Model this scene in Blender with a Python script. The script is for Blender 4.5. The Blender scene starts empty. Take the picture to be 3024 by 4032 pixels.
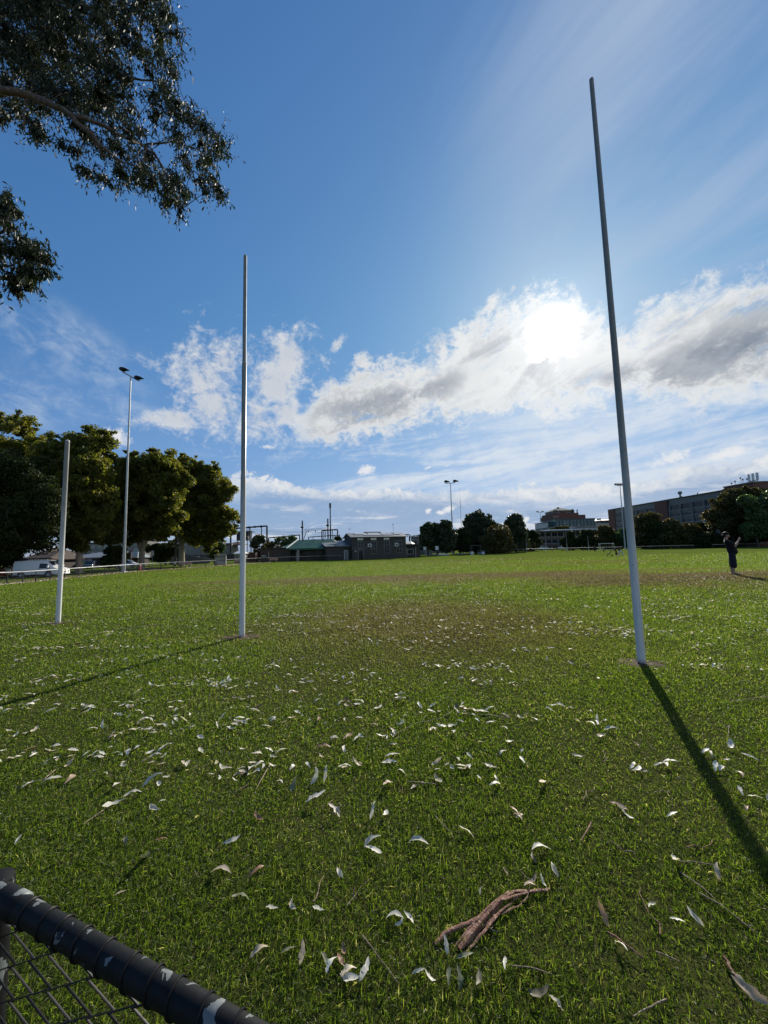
import bpy, bmesh, math, random
import numpy as np
from mathutils import Vector, Matrix, Euler, noise as mnoise

random.seed(7)
RNG = np.random.default_rng(11)
R = math.radians
PI = math.pi
SC = bpy.context.scene
COL = SC.collection

# ------------------------------------------------------------------ camera
F, CX, CY = 1514.0, 1512.0, 2016.0
PITCH, ROLL = R(5.4), R(1.5)
CAM = Vector((0.0, 0.0, 1.5))
MCAM = Matrix.Rotation(PI / 2 + PITCH, 4, 'X') @ Matrix.Rotation(-ROLL, 4, 'Z')
M3 = MCAM.to_3x3()

cam_data = bpy.data.cameras.new('camera')
cam_data.sensor_fit = 'AUTO'
cam_data.sensor_width = 36.0
cam_data.lens = F / 4032.0 * 36.0
cam_data.clip_start = 0.02
cam_data.clip_end = 6000
cam = bpy.data.objects.new('camera', cam_data)
cam.matrix_world = Matrix.Translation(CAM) @ MCAM
COL.objects.link(cam)
SC.camera = cam


def ray(px, py):
    return (M3 @ Vector(((px - CX) / F, -(py - CY) / F, -1.0))).normalized()


def at(px, py, depth):
    """point on the sight line of a photo pixel, at a forward distance in metres"""
    d = ray(px, py)
    return CAM + d * (depth / d.y)


def gz(x, y):
    """terrain height: the goal end stands about 0.85 m above the middle of the oval"""
    t = min(1.0, max(0.0, (y - 14.0) / 24.0))
    return -0.85 * t * t * (3 - 2 * t)


def gz_np(y):
    t = np.clip((y - 14.0) / 24.0, 0, 1)
    return -0.85 * t * t * (3 - 2 * t)


def gpix(px, py):
    """where the sight line of a photo pixel meets the terrain"""
    d = ray(px, py)
    t, step = 0.2, 0.05
    while t < 900:
        p = CAM + d * t
        if p.z < gz(p.x, p.y):
            lo, hi = t - step, t
            for _ in range(30):
                m = (lo + hi) / 2
                q = CAM + d * m
                if q.z < gz(q.x, q.y):
                    hi = m
                else:
                    lo = m
            q = CAM + d * hi
            return Vector((q.x, q.y, gz(q.x, q.y)))
        step = max(0.05, t * 0.01)
        t += step
    return at(px, py, 400)


def gat(px, depth):
    """ground point under a photo column at a given forward distance"""
    x = at(px, 2150, depth).x
    return Vector((x, depth, gz(x, depth)))


SUN_DIR = ray(2185, 1300)
SUN_EL = math.asin(SUN_DIR.z)
SUN_AZ = math.atan2(SUN_DIR.x, SUN_DIR.y)

# ------------------------------------------------------------------ object helpers


def tag(o, label=None, cat=None, group=None, kind=None):
    if label: o['label'] = label
    if cat: o['category'] = cat
    if group: o['group'] = group
    if kind: o['kind'] = kind
    return o


def thing(name, label, cat, loc=(0, 0, 0), rz=0.0, group=None):
    o = bpy.data.objects.new(name, None)
    COL.objects.link(o)
    o.empty_display_size = 0.2
    o.location = loc
    o.rotation_euler = (0, 0, rz)
    return tag(o, label, cat, group)


def copy_tree(o, parent=None):
    c = o.copy()
    COL.objects.link(c)
    if parent is not None:
        c.parent = parent
    for ch in [k for k in bpy.data.objects if k.parent == o]:
        copy_tree(ch, c)
    return c


class MB:
    """collects shapes that become ONE mesh object"""

    def __init__(self):
        self.v, self.f = [], []

    def add(self, vs, fs):
        n = len(self.v)
        self.v += [tuple(v) for v in vs]
        self.f += [tuple(i + n for i in f) for f in fs]
        return self

    def box(self, x0, x1, y0, y1, z0, z1, bev=0.0):
        if bev <= 0:
            vs = [(x, y, z) for z in (z0, z1) for y in (y0, y1) for x in (x0, x1)]
            fs = [(0, 2, 3, 1), (4, 5, 7, 6), (0, 1, 5, 4), (2, 6, 7, 3), (0, 4, 6, 2), (1, 3, 7, 5)]
            return self.add(vs, fs)
        bm = bmesh.new()
        bmesh.ops.create_cube(bm, size=1.0)
        for v in bm.verts:
            v.co = Vector(((x0 + x1) / 2 + v.co.x * (x1 - x0), (y0 + y1) / 2 + v.co.y * (y1 - y0), (z0 + z1) / 2 + v.co.z * (z1 - z0)))
        bmesh.ops.bevel(bm, geom=bm.edges[:], offset=bev, segments=2, affect='EDGES', profile=0.5)
        return self.bm(bm)

    def bm(self, bm):
        bm.verts.ensure_lookup_table()
        bm.verts.index_update()
        self.add([v.co[:] for v in bm.verts], [[v.index for v in f.verts] for f in bm.faces])
        bm.free()
        return self

    def tube(self, pts, rad, sides=8, cap=True, flat=1.0):
        """tube along points; rad a number or a list; flat squashes the section"""
        pts = [Vector(p) for p in pts]
        if not hasattr(rad, '__len__'):
            rad = [rad] * len(pts)
        t0 = (pts[1] - pts[0]).normalized()
        up = Vector((0, 0, 1)) if abs(t0.z) < 0.9 else Vector((1, 0, 0))
        a = t0.cross(up).normalized()
        rings, n0 = [], len(self.v)
        for i, p in enumerate(pts):
            if i == 0: t = pts[1] - pts[0]
            elif i == len(pts) - 1: t = pts[-1] - pts[-2]
            else: t = (pts[i + 1] - pts[i]).normalized() + (pts[i] - pts[i - 1]).normalized()
            t.normalize()
            a = (a - t * a.dot(t)).normalized()
            b = t.cross(a)
            for k in range(sides):
                an = 2 * PI * k / sides
                self.v.append(tuple(p + (a * math.cos(an) + b * math.sin(an) * flat) * rad[i]))
        for i in range(len(pts) - 1):
            for k in range(sides):
                q = n0 + i * sides
                self.f.append((q + k, q + (k + 1) % sides, q + sides + (k + 1) % sides, q + sides + k))
        if cap:
            self.f.append(tuple(n0 + k for k in range(sides))[::-1])
            self.f.append(tuple(n0 + (len(pts) - 1) * sides + k for k in range(sides)))
        return self

    def ell(self, c, r, seg=12, rings=8):
        vs, fs = [], []
        c = Vector(c)
        for i in range(rings + 1):
            th = PI * i / rings
            for k in range(seg):
                ph = 2 * PI * k / seg
                vs.append((c.x + r[0] * math.sin(th) * math.cos(ph), c.y + r[1] * math.sin(th) * math.sin(ph), c.z + r[2] * math.cos(th)))
        for i in range(rings):
            for k in range(seg):
                fs.append((i * seg + k, (i + 1) * seg + k, (i + 1) * seg + (k + 1) % seg, i * seg + (k + 1) % seg))
        return self.add(vs, fs)

    def prism(self, poly, a, b, axis='y'):
        """extrude a 2D outline between a and b along an axis"""
        n = len(poly)
        def P(u, w, t):
            return (u, t, w) if axis == 'y' else ((t, u, w) if axis == 'x' else (u, w, t))
        vs = [P(u, w, a) for u, w in poly] + [P(u, w, b) for u, w in poly]
        fs = [tuple(range(n)), tuple(range(2 * n - 1, n - 1, -1))]
        fs += [(k, k + n, (k + 1) % n + n, (k + 1) % n) for k in range(n)]
        return self.add(vs, fs)

    def build(self, name, mat, parent=None, smooth=False, loc=None, label=None):
        me = bpy.data.meshes.new(name)
        me.from_pydata(self.v, [], self.f)
        bm = bmesh.new()
        bm.from_mesh(me)
        bmesh.ops.recalc_face_normals(bm, faces=bm.faces[:])
        bm.to_mesh(me)
        bm.free()
        me.materials.append(mat)
        if smooth:
            me.shade_smooth()
            try: me.set_sharp_from_angle(angle=R(42))
            except Exception: pass
        o = bpy.data.objects.new(name, me)
        COL.objects.link(o)
        if parent is not None: o.parent = parent
        if loc is not None: o.location = loc
        if label: o['label'] = label
        return o


def np_mesh(name, verts, quads, tris, mat, parent=None, smooth=False):
    """fast mesh from numpy arrays (n,3), (m,4), (k,3)"""
    me = bpy.data.meshes.new(name)
    nq = 0 if quads is None else len(quads)
    nt = 0 if tris is None else len(tris)
    me.vertices.add(len(verts))
    me.vertices.foreach_set('co', np.ascontiguousarray(verts, dtype=np.float32).ravel())
    loops = []
    if nq: loops.append(np.asarray(quads).ravel())
    if nt: loops.append(np.asarray(tris).ravel())
    loops = np.concatenate(loops).astype(np.int32)
    me.loops.add(len(loops))
    me.loops.foreach_set('vertex_index', loops)
    me.polygons.add(nq + nt)
    st = np.concatenate([np.arange(nq) * 4, nq * 4 + np.arange(nt) * 3]).astype(np.int32)
    me.polygons.foreach_set('loop_start', st)
    if smooth:
        me.polygons.foreach_set('use_smooth', np.ones(nq + nt, dtype=bool))
    me.update(calc_edges=True)
    me.materials.append(mat)
    o = bpy.data.objects.new(name, me)
    COL.objects.link(o)
    if parent is not None: o.parent = parent
    return o


# ------------------------------------------------------------------ materials
class NT:
    """small node-tree writer"""

    def __init__(self, tree):
        self.t = tree

    def n(self, kind, **kw):
        nd = self.t.nodes.new(kind)
        for k, v in kw.items():
            setattr(nd, k, v)
        return nd

    def link(self, a, b):
        self.t.links.new(a, b)

    def put(self, sock, v):
        if isinstance(v, bpy.types.NodeSocket): self.link(v, sock)
        else: sock.default_value = v

    def m(self, op, a, b=0.0, c=0.0, clamp=False):
        nd = self.n('ShaderNodeMath', operation=op, use_clamp=clamp)
        self.put(nd.inputs[0], a)
        self.put(nd.inputs[1], b)
        self.put(nd.inputs[2], c)
        return nd.outputs[0]

    def vm(self, op, a, b=(0, 0, 0)):
        nd = self.n('ShaderNodeVectorMath', operation=op)
        self.put(nd.inputs[0], a)
        self.put(nd.inputs[1], b)
        return nd.outputs['Value'] if op in ('DOT_PRODUCT', 'LENGTH', 'DISTANCE') else nd.outputs[0]

    def xyz(self, x, y, z):
        nd = self.n('ShaderNodeCombineXYZ')
        for i, v in enumerate((x, y, z)):
            self.put(nd.inputs[i], v)
        return nd.outputs[0]

    def sep(self, v):
        nd = self.n('ShaderNodeSeparateXYZ')
        self.put(nd.inputs[0], v)
        return nd.outputs

    def noise(self, vec, scale, detail=4.0, rough=0.55, dist=0.0, color=False, lac=2.0):
        nd = self.n('ShaderNodeTexNoise')
        if vec is not None: self.put(nd.inputs['Vector'], vec)
        nd.inputs['Scale'].default_value = scale
        nd.inputs['Detail'].default_value = detail
        nd.inputs['Roughness'].default_value = rough
        nd.inputs['Lacunarity'].default_value = lac
        nd.inputs['Distortion'].default_value = dist
        return nd.outputs['Color' if color else 0]

    def ss(self, v, a, b):
        """smoothstep of v from a to b"""
        nd = self.n('ShaderNodeMapRange', interpolation_type='SMOOTHSTEP')
        self.put(nd.inputs[0], v)
        self.put(nd.inputs[1], a)
        self.put(nd.inputs[2], b)
        return nd.outputs[0]

    def lerp(self, v, a, b, c, d):
        nd = self.n('ShaderNodeMapRange', clamp=True)
        for i, q in enumerate((v, a, b, c, d)):
            self.put(nd.inputs[i], q)
        return nd.outputs[0]

    def mix(self, f, a, b, blend='MIX'):
        nd = self.n('ShaderNodeMix', data_type='RGBA', blend_type=blend)
        self.put(nd.inputs[0], f)
        for s, v in ((nd.inputs[6], a), (nd.inputs[7], b)):
            if isinstance(v, (tuple, list)) and len(v) == 3: v = (*v, 1.0)
            self.put(s, v)
        return nd.outputs[2]


def new_mat(name):
    m = bpy.data.materials.new(name)
    m.use_nodes = True
    m.node_tree.nodes.clear()
    t = NT(m.node_tree)
    out = t.n('ShaderNodeOutputMaterial')
    return m, t, out


def mat(name, col, rough=0.6, var=0.15, scale=4.0, bump=0.0, bscale=30.0, metal=0.0, spec=0.5, col2=None, mixsharp=None):
    """painted / mineral surface with irregular tone, wear and a little relief"""
    m, t, out = new_mat(name)
    tc = t.n('ShaderNodeTexCoord').outputs['Object']
    p = t.n('ShaderNodeBsdfPrincipled')
    n1 = t.noise(tc, scale, 5.0, 0.6)
    a = tuple(c * (1 - var) for c in col)
    b = tuple(min(1, c * (1 + var)) for c in col)
    c = t.mix(t.lerp(n1, 0.3, 0.7, 0, 1), a, b)
    if col2 is not None:
        lo, hi = mixsharp or (0.52, 0.62)
        c = t.mix(t.ss(t.noise(tc, scale * 2.3, 6.0, 0.62, 0.4), lo, hi), c, col2)
    t.put(p.inputs['Base Color'], c)
    t.put(p.inputs['Roughness'], t.lerp(t.noise(tc, scale * 3, 3), 0.3, 0.7, max(0.02, rough - 0.1), min(1, rough + 0.1)))
    p.inputs['Metallic'].default_value = metal
    p.inputs['Specular IOR Level'].default_value = spec
    if bump > 0:
        b_ = t.n('ShaderNodeBump')
        b_.inputs['Strength'].default_value = bump
        b_.inputs['Distance'].default_value = 0.02
        t.put(b_.inputs['Height'], t.noise(tc, bscale, 5.0, 0.6))
        t.link(b_.outputs[0], p.inputs['Normal'])
    t.link(p.outputs[0], out.inputs[0])
    return m


def brick_mat(name, c1, c2, mortar, scale=1.0, bw=0.24, bh=0.086, axis='xz'):
    m, t, out = new_mat(name)
    tc = t.n('ShaderNodeTexCoord').outputs['Object']
    x, y, z = t.sep(tc)
    u = t.m('ADD', x, y)
    br = t.n('ShaderNodeTexBrick')
    t.put(br.inputs['Vector'], t.xyz(u, z, 0.0))
    br.inputs['Color1'].default_value = (*c1, 1)
    br.inputs['Color2'].default_value = (*c2, 1)
    br.inputs['Mortar'].default_value = (*mortar, 1)
    br.inputs['Scale'].default_value = scale
    br.inputs['Brick Width'].default_value = bw
    br.inputs['Row Height'].default_value = bh
    br.inputs['Mortar Size'].default_value = 0.006
    c = t.mix(t.lerp(t.noise(tc, 0.6, 5), 0.3, 0.7, 0, 0.35), br.outputs[0], tuple(k * 0.6 for k in c1))
    p = t.n('ShaderNodeBsdfPrincipled')
    t.put(p.inputs['Base Color'], c)
    p.inputs['Roughness'].default_value = 0.85
    b_ = t.n('ShaderNodeBump')
    b_.inputs['Strength'].default_value = 0.5
    b_.inputs['Distance'].default_value = 0.01
    t.put(b_.inputs['Height'], t.m('SUBTRACT', 1.0, br.outputs[1]))
    t.link(b_.outputs[0], p.inputs['Normal'])
    t.link(p.outputs[0], out.inputs[0])
    return m


def leaf_mat(name, cols, trans=0.35, rough=0.45, spec=0.5, tcol=None, big=0.25):
    """leaves: a different tone for every leaf, light passing through"""
    m, t, out = new_mat(name)
    geo = t.n('ShaderNodeNewGeometry')
    ramp = t.n('ShaderNodeValToRGB')
    els = ramp.color_ramp.elements
    while len(els) < len(cols): els.new(0.5)
    for i, c in enumerate(cols):
        els[i].position = i / max(1, len(cols) - 1)
        els[i].color = (*c, 1)
    tc = t.n('ShaderNodeTexCoord').outputs['Object']
    v = t.m('ADD', t.m('MULTIPLY', geo.outputs['Random Per Island'], 0.75), t.m('MULTIPLY', t.m('SUBTRACT', t.noise(tc, big, 3.0), 0.38), 1.0))
    t.put(ramp.inputs[0], v)
    p = t.n('ShaderNodeBsdfPrincipled')
    t.put(p.inputs['Base Color'], ramp.outputs[0])
    p.inputs['Roughness'].default_value = rough
    p.inputs['Specular IOR Level'].default_value = spec
    tr = t.n('ShaderNodeBsdfTranslucent')
    k = tcol or (1.5, 1.5, 0.5)
    t.put(tr.inputs['Color'], t.vm('MULTIPLY', ramp.outputs[0], k))
    mx = t.n('ShaderNodeMixShader')
    mx.inputs[0].default_value = trans
    t.link(p.outputs[0], mx.inputs[1])
    t.link(tr.outputs[0], mx.inputs[2])
    t.link(mx.outputs[0], out.inputs[0])
    return m
# ------------------------------------------------------------------ light, sky
SKY_STRENGTH = 0.10
EXPOSURE = 0.55

sun_data = bpy.data.lights.new('sun', 'SUN')
sun_data.energy = 4.6
sun_data.angle = R(0.55)
sun_data.color = (1.0, 0.93, 0.82)
sun = bpy.data.objects.new('sun', sun_data)
sun.rotation_euler = (-SUN_DIR).to_track_quat('-Z', 'Y').to_euler()
COL.objects.link(sun)

world = bpy.data.worlds.new('World')
SC.world = world
world.use_nodes = True
world.node_tree.nodes.clear()
W = NT(world.node_tree)
wout = W.n('ShaderNodeOutputWorld')
bg = W.n('ShaderNodeBackground')
bg.inputs['Strength'].default_value = SKY_STRENGTH
W.link(bg.outputs[0], wout.inputs[0])
sky = W.n('ShaderNodeTexSky', sky_type='NISHITA')
sky.sun_disc = False
sky.sun_elevation = SUN_EL
sky.sun_rotation = SUN_AZ
sky.air_density = 1.0
sky.dust_density = 0.35
sky.ozone_density = 2.2
sky.altitude = 20
D = W.vm('NORMALIZE', W.n('ShaderNodeTexCoord').outputs['Generated'])
dx, dy, dz = W.sep(D)
DEG = 180 / PI
az = W.m('MULTIPLY', W.m('ARCTAN2', dx, dy), DEG)
el = W.m('MULTIPLY', W.m('ARCSINE', dz), DEG)
cosg = W.vm('DOT_PRODUCT', D, tuple(SUN_DIR))
gam = W.m('MULTIPLY', W.m('ARCCOSINE', W.m('MINIMUM', cosg, 0.999999)), DEG)   # angle from the sun


def ae(px, py):
    d = ray(px, py)
    return math.degrees(math.atan2(d.x, d.y)), math.degrees(math.asin(d.z))


# flat cloud-deck coordinates (they converge towards the horizon as real decks do)
inv = W.m('DIVIDE', 1.0, W.m('ADD', W.m('MAXIMUM', dz, 0.0), 0.09))
deck = W.xyz(W.m('MULTIPLY', dx, inv), W.m('MULTIPLY', dy, inv), 0.0)
# bank coordinates: angular, so the puffs stay round
ang = W.xyz(W.m('MULTIPLY', az, 0.045), W.m('MULTIPLY', el, 0.055), 0.0)
# streaked coordinates, drawn out along the wind
ca, sa = math.cos(R(-62)), math.sin(R(-62))
fx = W.m('ADD', W.m('MULTIPLY', dx, ca), W.m('MULTIPLY', dy, sa))
fy = W.m('SUBTRACT', W.m('MULTIPLY', dy, ca), W.m('MULTIPLY', dx, sa))
streak = W.xyz(W.m('MULTIPLY', W.m('MULTIPLY', fx, inv), 0.30), W.m('MULTIPLY', W.m('MULTIPLY', fy, inv), 1.5), 3.0)

cb_, sb_ = math.cos(R(20)), math.sin(R(20))
band = W.xyz(W.m('MULTIPLY', W.m('ADD', W.m('MULTIPLY', az, cb_), W.m('MULTIPLY', el, sb_)), 0.030), W.m('MULTIPLY', W.m('SUBTRACT', W.m('MULTIPLY', el, cb_), W.m('MULTIPLY', az, sb_)), 0.110), 1.7)
n_band = W.noise(band, 2.4, 8.0, 0.62, 0.6)           # drawn-out folds of the long bank
soft = W.xyz(W.m('MULTIPLY', W.m('SUBTRACT', az, W.m('MULTIPLY', el, 0.5)), 0.030), W.m('MULTIPLY', W.m('ADD', el, W.m('MULTIPLY', az, 0.22)), 0.085), 5.0)
n_soft = W.noise(soft, 1.8, 7.0, 0.62, 0.7)
n_low = W.noise(W.xyz(W.m('MULTIPLY', az, 0.075), W.m('MULTIPLY', el, 0.42), 4.0), 1.6, 8.0, 0.64, 0.6)
n_puff = W.noise(ang, 2.6, 9.0, 0.62, 0.35)           # cumulus lumps
n_fine = W.noise(ang, 9.0, 8.0, 0.66, 0.5)            # torn edges
n_deck = W.noise(deck, 1.7, 8.0, 0.6, 0.4)
n_streak = W.noise(streak, 1.6, 7.0, 0.6, 0.8)
n_big = W.noise(W.vm('ADD', deck, (7.3, 2.1, 0)), 0.55, 4.0, 0.5, 0.2)
pf = W.m('SUBTRACT', n_puff, 0.5)
ff = W.m('SUBTRACT', n_fine, 0.5)
df = W.m('SUBTRACT', n_deck, 0.5)
tiny = W.m('SUBTRACT', W.noise(ang, 26.0, 6.0, 0.7, 0.6), 0.5)
rough = W.m('ADD', W.m('MULTIPLY', pf, 1.1), W.m('ADD', W.m('MULTIPLY', ff, 0.75), W.m('MULTIPLY', tiny, 0.45)))


def curve(points, lo=-70.0, hi=70.0, scale=60.0):
    """elevation of a cloud edge along the azimuth; points are photo pixels of that edge"""
    nd = W.n('ShaderNodeFloatCurve')
    W.put(nd.inputs['Value'], W.m('DIVIDE', W.m('SUBTRACT', az, lo), hi - lo, clamp=True))
    cv = nd.mapping.curves[0]
    pts = sorted((ae(*p) for p in points))
    pts = [(-70.0, pts[0][1])] + pts + [(70.0, pts[-1][1])]
    pts = [((a - lo) / (hi - lo), e / scale) for a, e in pts]
    while len(cv.points) < len(pts): cv.points.new(0.5, 0.5)
    for p, q in zip(cv.points, pts):
        p.location = q
        p.handle_type = 'AUTO_CLAMPED'
    nd.mapping.update()
    return W.m('MULTIPLY', nd.outputs[0], scale)


def blob(px, py, ra, re_, rot=0.0):
    """soft spot round a direction, half widths in degrees; falls 1..0"""
    a0, e0 = ae(px, py)
    c, s = math.cos(R(rot)), math.sin(R(rot))
    u, v = W.m('SUBTRACT', az, a0), W.m('SUBTRACT', el, e0)
    uu = W.m('DIVIDE', W.m('ADD', W.m('MULTIPLY', u, c), W.m('MULTIPLY', v, s)), ra)
    vv = W.m('DIVIDE', W.m('SUBTRACT', W.m('MULTIPLY', v, c), W.m('MULTIPLY', u, s)), re_)
    r2 = W.m('ADD', W.m('MULTIPLY', uu, uu), W.m('MULTIPLY', vv, vv))
    return W.m('SUBTRACT', 1.0, W.m('SQRT', r2))


def union(*ms):
    r = ms[0]
    for q in ms[1:]: r = W.m('MAXIMUM', r, q)
    return r


# --- the long bank crossing the sky under the sun
top = curve([(900, 1960), (1080, 1800), (1180, 1640), (1300, 1500), (1450, 1450), (1600, 1410), (1720, 1380), (1850, 1275), (1950, 1215), (2070, 1185), (2230, 1195), (2330, 1250), (2450, 1270), (2560, 1205), (2680, 1160), (2800, 1115), (2920, 1070), (3024, 1010)])
bot = curve([(900, 1960), (1080, 1810), (1200, 1740), (1330, 1745), (1500, 1720), (1640, 1680), (1760, 1655), (1900, 1625), (2050, 1620), (2200, 1625), (2350, 1590), (2500, 1600), (2700, 1610), (2880, 1585), (3024, 1570)])
k_in = W.m('ADD', W.m('DIVIDE', W.m('SUBTRACT', top, el), 2.4), W.m('MULTIPLY', rough, 4.2))
k_bo = W.m('ADD', W.m('DIVIDE', W.m('SUBTRACT', el, bot), 2.6), W.m('MULTIPLY', rough, 4.0))
body = W.m('MINIMUM', k_in, k_bo)
holes = W.m('MULTIPLY', W.ss(W.m('ADD', W.noise(W.vm('ADD', band, (4.0, 3.0, 0.0)), 3.0, 8.0, 0.62, 0.7), W.m('MULTIPLY', ff, 0.4)), 0.54, 0.70), W.ss(body, 3.2, 0.6))
m_bank = W.m('MULTIPLY', W.m('MULTIPLY', W.ss(body, -0.5, 0.9), W.ss(az, -19.0, -9.0)), W.m('SUBTRACT', 1.0, W.m('MULTIPLY', holes, 0.75)))
# --- torn heaps left of and around the tall left post
heaps = union(
    blob(790, 1470, 8.0, 6.2, 55), blob(890, 1420, 5.5, 4.0, 20), blob(850, 1600, 7.5, 5.2, 30), blob(690, 1650, 5.5, 2.8, 10),
    blob(1080, 1510, 6.0, 5.6, 60), blob(1150, 1385, 6.2, 4.3, 35), blob(1020, 1650, 4.6, 5.4, 70), blob(1120, 1620, 4.4, 4.0), blob(590, 1650, 3.6, 1.2, 8),
    blob(1420, 1420, 2.2, 1.1, 40), blob(1330, 1350, 1.8, 0.8, 40), blob(1930, 1205, 1.3, 0.9, 35), blob(2020, 1140, 0.9, 0.5, 35), blob(1560, 1480, 4.6, 3.0, 40), blob(1720, 1380, 3.8, 2.6, 45), blob(1420, 1510, 4.0, 2.2, 40))
m_heap = W.m('MULTIPLY', W.ss(W.m('ADD', W.m('SUBTRACT', heaps, 0.12), W.m('MULTIPLY', rough, 2.6)), -0.05, 0.95), 0.93)
# --- little cumulus low over the trees
small = union(blob(428, 1722, 2.6, 1.2, -4), blob(1440, 1852, 2.3, 0.85, 8), blob(1055, 1760, 1.4, 0.6), blob(1768, 2004, 1.4, 0.62, 14), blob(1685, 2012, 0.7, 0.45, 30), blob(1735, 2018, 0.8, 0.3),
              blob(1690, 1840, 0.9, 0.35, 20), blob(1760, 1835, 0.5, 0.25, 20), blob(2070, 2048, 1.1, 0.5, 30), blob(2640, 1800, 3.0, 1.0, 14), blob(2850, 1790, 3.2, 1.0, 10))
m_small = W.m('MULTIPLY', W.ss(W.m('ADD', W.m('SUBTRACT', small, 0.08), W.m('ADD', W.m('MULTIPLY', rough, 1.7), W.m('MULTIPLY', tiny, 0.9))), -0.05, 0.75), 0.92)
# --- low shelf with a bright upper edge, blue grey beneath
shelf = curve([(0, 2040), (500, 2010), (930, 1890), (1050, 1890), (1200, 1905), (1400, 1925), (1600, 1925), (1800, 1930), (2000, 1925), (2200, 1920), (2400, 1912), (2560, 1890), (2700, 1840), (2850, 1815), (3024, 1800)])
dsh = W.m('ADD', W.m('SUBTRACT', shelf, el), W.m('ADD', W.m('MULTIPLY', rough, 3.4), W.m('MULTIPLY', W.m('SUBTRACT', n_soft, 0.5), 3.6)))
m_shelf_edge = W.m('MULTIPLY', W.ss(dsh, -0.15, 0.35), W.m('SUBTRACT', 1.0, W.ss(dsh, 0.9, 2.6)))
m_shelf = W.m('MULTIPLY', W.ss(dsh, -0.2, 0.6), W.ss(az, -30.0, -17.0))
low_b = W.m('MULTIPLY', W.ss(W.m('ADD', n_low, W.m('MULTIPLY', rough, 0.25)), 0.52, 0.68), W.ss(el, 8.0, 4.5))
# --- thin veils
veil_r = W.m('MULTIPLY', W.ss(W.m('ADD', az, W.m('MULTIPLY', df, 22.0)), -4.0, 30.0), W.m('MULTIPLY', W.ss(el, 24.0, 16.0), 1.0))
lay = W.xyz(W.m('MULTIPLY', az, 0.028), W.m('MULTIPLY', W.m('ADD', el, W.m('MULTIPLY', az, -0.05)), 0.16), 8.0)
n_lay = W.noise(lay, 1.9, 9.0, 0.64, 0.8)
m_veil = W.m('MULTIPLY', W.m('MULTIPLY', W.ss(W.m('ADD', W.m('ADD', W.m('MULTIPLY', n_streak, 0.35), W.m('MULTIPLY', n_lay, 0.75)), W.m('ADD', W.m('MULTIPLY', veil_r, 0.10), W.m('MULTIPLY', ff, 0.22))), 0.50, 0.74), W.m('MULTIPLY', W.ss(el, 22.0, 14.0), W.ss(az, -30.0, -8.0))), 0.92)
left_w = union(blob(150, 1330, 16, 5.5, -12), blob(420, 1590, 9, 2.6, -8), blob(80, 1560, 9, 3.5, -14))
m_left = W.m('MULTIPLY', W.m('MULTIPLY', W.ss(left_w, 0.0, 0.7), W.ss(W.m('ADD', n_soft, W.m('MULTIPLY', ff, 0.5)), 0.40, 0.75)), 0.60)
cir = W.m('MULTIPLY', W.ss(W.m('ADD', az, W.m('MULTIPLY', W.m('SUBTRACT', el, 30.0), 0.15)), 4.0, 44.0), W.ss(el, 22.0, 34.0))
m_cir = W.m('MULTIPLY', W.m('MULTIPLY', cir, W.ss(W.m('ADD', n_streak, W.m('MULTIPLY', n_big, 0.6)), 0.50, 1.02)), 0.72)

# --- brightness of cloud lit from behind: thin = bright, thick = grey, brighter towards the sun
glow = W.m('POWER', 2.718, W.m('MULTIPLY', gam, -0.085))
core = union(blob(1430, 1640, 9.5, 5.0, 10), blob(1500, 1600, 8.0, 4.0, 20), blob(1680, 1560, 7.0, 2.4, 24), blob(2690, 1490, 13.0, 4.4, 12), blob(2950, 1430, 10.0, 5.0, 14), blob(2450, 1510, 8.0, 2.2, 10))
thick = W.m('MULTIPLY', W.ss(body, 0.5, 2.6), W.m('ADD', 0.10, W.m('MULTIPLY', W.ss(W.m('ADD', core, W.m('MULTIPLY', W.m('ADD', pf, W.m('MULTIPLY', ff, 0.35)), 1.6)), -0.05, 0.75), 1.25)))
thick = W.m('MULTIPLY', thick, W.lerp(W.m('ADD', n_puff, W.m('MULTIPLY', ff, 0.4)), 0.30, 0.66, 1.15, 0.6))
thick = W.m('ADD', thick, W.m('MULTIPLY', W.ss(body, 0.2, 1.6), W.m('MULTIPLY', W.ss(W.m('ADD', n_band, W.m('MULTIPLY', ff, 0.25)), 0.44, 0.70), 0.46)))
thick = W.m('SUBTRACT', 1.0, W.m('POWER', 2.718, W.m('MULTIPLY', thick, -1.15)))
thick = W.m('MULTIPLY', thick, W.lerp(W.m('ADD', n_fine, W.m('MULTIPLY', pf, 1.2)), 0.3, 0.7, 1.15, 0.75))
CW, CG = (0.80, 0.82, 0.84), (0.085, 0.135, 0.225)
k = 1.0 / SKY_STRENGTH / (2 ** EXPOSURE)
sc_ = lambda c, q=1.0: tuple(v * k * q for v in c)
c_bank = W.mix(thick, sc_(CW), sc_(CG))
lit = W.m('ADD', 0.90, W.m('MULTIPLY', glow, 0.22))
c_bank = W.vm('MULTIPLY', c_bank, W.xyz(lit, lit, W.m('MULTIPLY', lit, 0.99)))
c_heap = W.mix(W.ss(W.m('ADD', heaps, W.m('MULTIPLY', pf, 1.2)), 0.25, 1.0), sc_(CW, 0.92), sc_((0.60, 0.63, 0.68)))

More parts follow.
